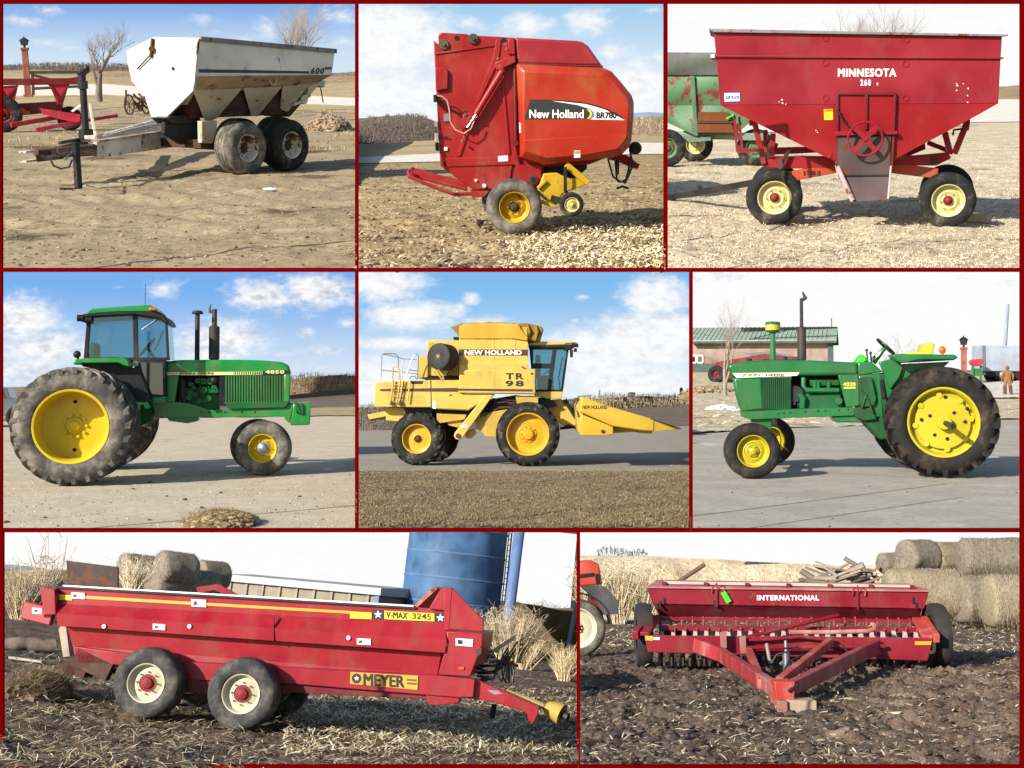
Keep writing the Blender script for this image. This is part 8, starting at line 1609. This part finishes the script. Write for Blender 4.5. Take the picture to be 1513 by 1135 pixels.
# ---- bales, wood, weeds
for x, yb_, rr, dep, ln, rot, lab, sd, mt in (
    (1178, 306, 80, 36, 1.9, 12, 'large tan round bale lying nearest behind the drill right wheel', 1, m_hay2),
    (1358, 322, 76, 36, 1.1, 24, 'shaded grey bale of the lower row, middle one', 2, m_hay), (1462, 338, 84, 34.5, 1.0, 12, 'tan round bale of the lower row at the right edge', 3, m_hay2),
    (1160, 146, 52, 37, .95, 38, 'grey bale on top of the stack, second from its left end', 4, m_hay), (1256, 150, 50, 37.5, .85, 30, 'straw topped bale resting above the large tan bale', 5, m_hay2), (1412, 172, 66, 37, 1.75, 14, 'big dark grey bale on top at the right edge', 6, m_hay), (1075, 150, 34, 37.2, .8, 30, 'small looking far bale at the left end of the stack', 7, m_hay), (1110, 190, 40, 37.3, .9, 20, 'bale at the left end of the lower row behind the seed box', 8, m_hay)):
    b = S8.at(x, yb_, dep); g = V((b.x, b.y, max(b.z, 0))); bale(S8, g, rr/S8.k(dep), ln, rot, lab, sd, mt)
W_ = Thing(S8, 'wood_pile', 'tangled pile of grey timber and logs behind the seed box', 'wood pile', S8.at(890, 180, 36.5)); R_ = random.Random(12)
for i in range(46):
    a = W_.p(790+R_.random()*190, 178-R_.random()*R_.random()*62, y=R_.uniform(-.5, .5)); an = R_.uniform(-.7, .7); l = R_.uniform(.2, .6); d = V((cos(an), R_.uniform(-.4, .4), sin(an)*.8))*l; m = MB(); (m.tube([a-d, a+d], [R_.uniform(.03, .09)]*2, 7) if i % 2 else m.bar(a-d, a+d, .16, .05)); m.build('timber', R_.choice((m_bark, m_bark_l, m_bark)), W_.e)
for x, y, l, r, rad, lab in ((195, 268, 1.6, 18, .07, 'bleached branch lying left of the drill wheel, upper of two'), (215, 282, 1.3, 8, .05, 'thin pale branch lying left of the drill wheel, lower of two')):
    e = Thing(S8, 'branch', lab, 'branch', S8.gp(x, y+20), r); m = MB(); m.tube([(-l/2, 0, .12), (0, .05, .2), (l/2, 0, .42)], [rad, rad*.9, rad*.5], 8); m.build('branch', m_bark_l, e.e, 60)
g = S8.at(400, 200, 30); e = Thing(S8, 'fence_post', 'dark leaning pole sticking up behind the seed box', 'post', V((g.x, g.y, 0))); a = e.p(352, 172, y=0); b = e.p(437, 116, y=0); m = MB(); m.tube([V((a.x-.8, 0, 0)), a, b], .05, 8); m.build('post', paint('dark_post', '#5a4038', .8), e.e)
shrub(S8, 1355, 330, 210, 100, 'bleached dry weed stalks standing in front of the lower bales', 21, m_husk+m_weed[1:2], 90, 'dry_weed'); shrub(S8, 1100, 170, 100, 60, 'thin bare twigs before the far left bale', 22, m_weed, 90, 'dry_weed', dep=36)
for i, (x, w) in enumerate(((60, 150), (150, 130), (230, 120))): shrub(S8, x, 318, 105+i*12, w, ('pale grass and weeds behind the red tractor hood', 'pale grass and weeds behind the dark fender tip', 'pale grass and weeds beside the grey crate')[i], 30+i, m_husk+m_weed[:2], 260, 'dry_weed')
for i, (x, w, yt) in enumerate(((330, 150, 130), (470, 150, 138), (620, 160, 140), (760, 130, 146))): shrub(S8, x, 308, yt, w, ('pale tangled weeds behind the left end of the seed box', 'pale tangled weeds behind the lime tag on the seed box', 'pale tangled weeds behind the lettering on the seed box', 'pale tangled weeds between the lettering and the wood pile')[i], 40+i, m_husk+m_weed[:2], 240, 'dry_weed')
g = S8.gp(225, 290); e = Thing(S8, 'crate', 'weathered grey wire crate standing behind the drill left wheel', 'crate', g); m = MB(); q0, q1 = e.p(205, 230, y=0), e.p(252, 165, y=0)
for i in range(7): u = q0.x+(q1.x-q0.x)*i/6; m.bar((u, 0, 0), (u, 0, q1.z), .02); m.bar((q0.x, 0, q1.z*i/6+.01), (q1.x, 0, q1.z*i/6+.01), .02); m.bar((u, .5, 0), (u, .5, q1.z), .02)
m.build('wire_panel', m_wood, e.e)
for x, y, l, r, lab in ((690, 660, .55, 50, 'bleached stick lying in the mud before the drill hitch'), (920, 590, .45, 25, 'forked pale stick in the mud right of the hitch'), (1100, 640, .4, -40, 'short pale cornstalk on the rutted mud right of the hitch')):
    e = Thing(S8, 'stick', lab, 'stick', S8.gp(x, y), r); m = MB(); m.tube([(-l/2, 0, .05), (0, .03, .07), (l/2, 0, .05)], [.013, .015, .008], 6); m.build('stick', m_weed[1], e.e)
# ------------------------------------------------------------------ tidy: pieces that do not touch become parts of their own; a thing of one mesh is that mesh
WHOLE = {'lettering', 'tyre', 'wheel', 'gauge_wheel', 'side_grille', 'decal_bars', 'lettering_bar', 'trunk', 'crown', 'loose_straw', 'bale_core', 'roof', 'stripe', 'wire_panel', 'engine', 'ladder', 'face', 'tangled_frame', 'lower_side'}
def split_pieces(o):
    me = o.data; n = len(me.vertices); par = list(range(n))
    def find(i):
        while par[i] != i: par[i] = par[par[i]]; i = par[i]
        return i
    for e in me.edges:
        a, b = find(e.vertices[0]), find(e.vertices[1])
        if a != b: par[a] = b
    isl = {}
    for i in range(n): isl.setdefault(find(i), []).append(i)
    if not 2 <= len(isl) <= 80: return
    bb = []
    for k, vs in isl.items():
        lo = [min(me.vertices[i].co[d] for i in vs)-.012 for d in range(3)]; hi = [max(me.vertices[i].co[d] for i in vs)+.012 for d in range(3)]; bb.append([{k}, lo, hi])
    ch = True
    while ch:
        ch = False
        for i in range(len(bb)):
            for j in range(i+1, len(bb)):
                if all(bb[i][1][d] <= bb[j][2][d] and bb[j][1][d] <= bb[i][2][d] for d in range(3)):
                    bb[i] = [bb[i][0] | bb[j][0], [min(a, b) for a, b in zip(bb[i][1], bb[j][1])], [max(a, b) for a, b in zip(bb[i][2], bb[j][2])]]
                    del bb[j]; ch = True; break
            if ch: break
    if not 2 <= len(bb) <= 40: return
    import bmesh
    for q, (keys, lo, hi) in enumerate(bb):
        keep = set(i for k in keys for i in isl[k]); bm = bmesh.new(); bm.from_mesh(me); bm.verts.ensure_lookup_table()
        bmesh.ops.delete(bm, geom=[v for v in bm.verts if v.index not in keep], context='VERTS')
        nm = me.copy(); bm.to_mesh(nm); bm.free()
        if q == 0: first = nm
        else: c = o.copy(); c.data = nm; C.objects.link(c); c.parent = o.parent
    o.data = first
for o in [o for o in C.objects if o.type == 'MESH' and o.parent is not None and not o.children and o.name.split('.')[0] not in WHOLE]:
    split_pieces(o)
trim([o for o in C.objects if o.parent is None and o.name.split('.')[0] in ('sapling', 'dry_bush', 'dry_weed')], 0, -1, 786.5)
bpy.context.view_layer.update()
for e in [o for o in C.objects if o.type == 'EMPTY' and o.parent is None]:
    ch = list(e.children)
    if len(ch) == 1 and not ch[0].children:
        o = ch[0]; mw = o.matrix_world.copy(); o.parent = None; o.matrix_world = mw; nm = e.name
        for k in ('label', 'category', 'group'):
            if k in e: o[k] = e[k]
        bpy.data.objects.remove(e); o.name = nm
# ------------------------------------------------------------------ red steel edging of the terraces
m_red = plain('dark_red_steel', '#5a0102', .9, 0, 0)
def frame(st, l, r, b, top=None):
    """four steel members round the front of a plot, standing on its front edge"""
    N = st.near*.95; u = N/F; X = lambda p: (p-CX)*u; Z = lambda p: (CY-p)*u; mb = MB(); d = 5*u
    x0, x1 = X(l), X(r)
    mb.box(x0, x1, N-d, N, Z(b), Z(st.y1))
    zt = Z(st.y0)
    mb.box(x0, X(st.x0), N-d, N, Z(st.y1), zt); mb.box(X(st.x1), x1, N-d, N, Z(st.y1), zt)
    if top is not None: mb.box(x0, x1, N-d, N, zt, Z(top))
    return struct(mb.build('display_frame', m_red, None, 0))
frame(S1, -4, 527.5, 402, -4); frame(S2, 527.5, 983, 402, -4); frame(S3, 983, 1517, 402, -4)
frame(S4, -4, 527.5, 786); frame(S5, 527.5, 1020.7, 786); frame(S6, 1020.7, 1517, 786)
frame(S7, -4, 854.5, 1139); frame(S8, 854.5, 1517, 1139)

# ------------------------------------------------------------------ camera, sun, sky light
sc = bpy.context.scene
cd = bpy.data.cameras.new('camera'); cam = bpy.data.objects.new('camera', cd); C.objects.link(cam)
cd.sensor_width = 36; cd.lens = F/PW*36; cd.shift_x = 0; cd.shift_y = -((PH/2-CY)/PW)
cd.clip_start = .5; cd.clip_end = 30000
cam.rotation_euler = (pi/2, 0, 0); sc.camera = cam
SUN_E, SUN_A = RAD(26), RAD(46)      # light travels towards +y, turned to +x by SUN_A
sd = bpy.data.lights.new('sun', 'SUN'); sd.energy = 4.8; sd.angle = RAD(.5); sd.color = (1, .95, .87)
so = bpy.data.objects.new('sun', sd); C.objects.link(so)
dv = V((sin(SUN_A)*cos(SUN_E), cos(SUN_A)*cos(SUN_E), -sin(SUN_E)))
so.rotation_euler = dv.to_track_quat('-Z', 'Y').to_euler(); so.location = -dv*60
w = bpy.data.worlds.new('World'); sc.world = w; w.use_nodes = True
nt = w.node_tree; bg = nt.nodes['Background']; sk = nt.nodes.new('ShaderNodeTexSky'); sk.sky_type = 'NISHITA'
sk.sun_disc = False; sk.sun_elevation = SUN_E; sk.sun_rotation = RAD(180)+SUN_A; sk.altitude = 200
nt.links.new(sk.outputs[0], bg.inputs[0]); bg.inputs[1].default_value = .10
sc.view_settings.view_transform = 'Standard'; sc.view_settings.look = 'None'; sc.view_settings.exposure = EXPO; sc.view_settings.gamma = 1
sc.cycles.use_denoising = True
try: sc.cycles.denoiser = 'OPENIMAGEDENOISE'
except Exception: pass
sc.cycles.max_bounces = 6; sc.cycles.transparent_max_bounces = 12; sc.cycles.sample_clamp_indirect = 4
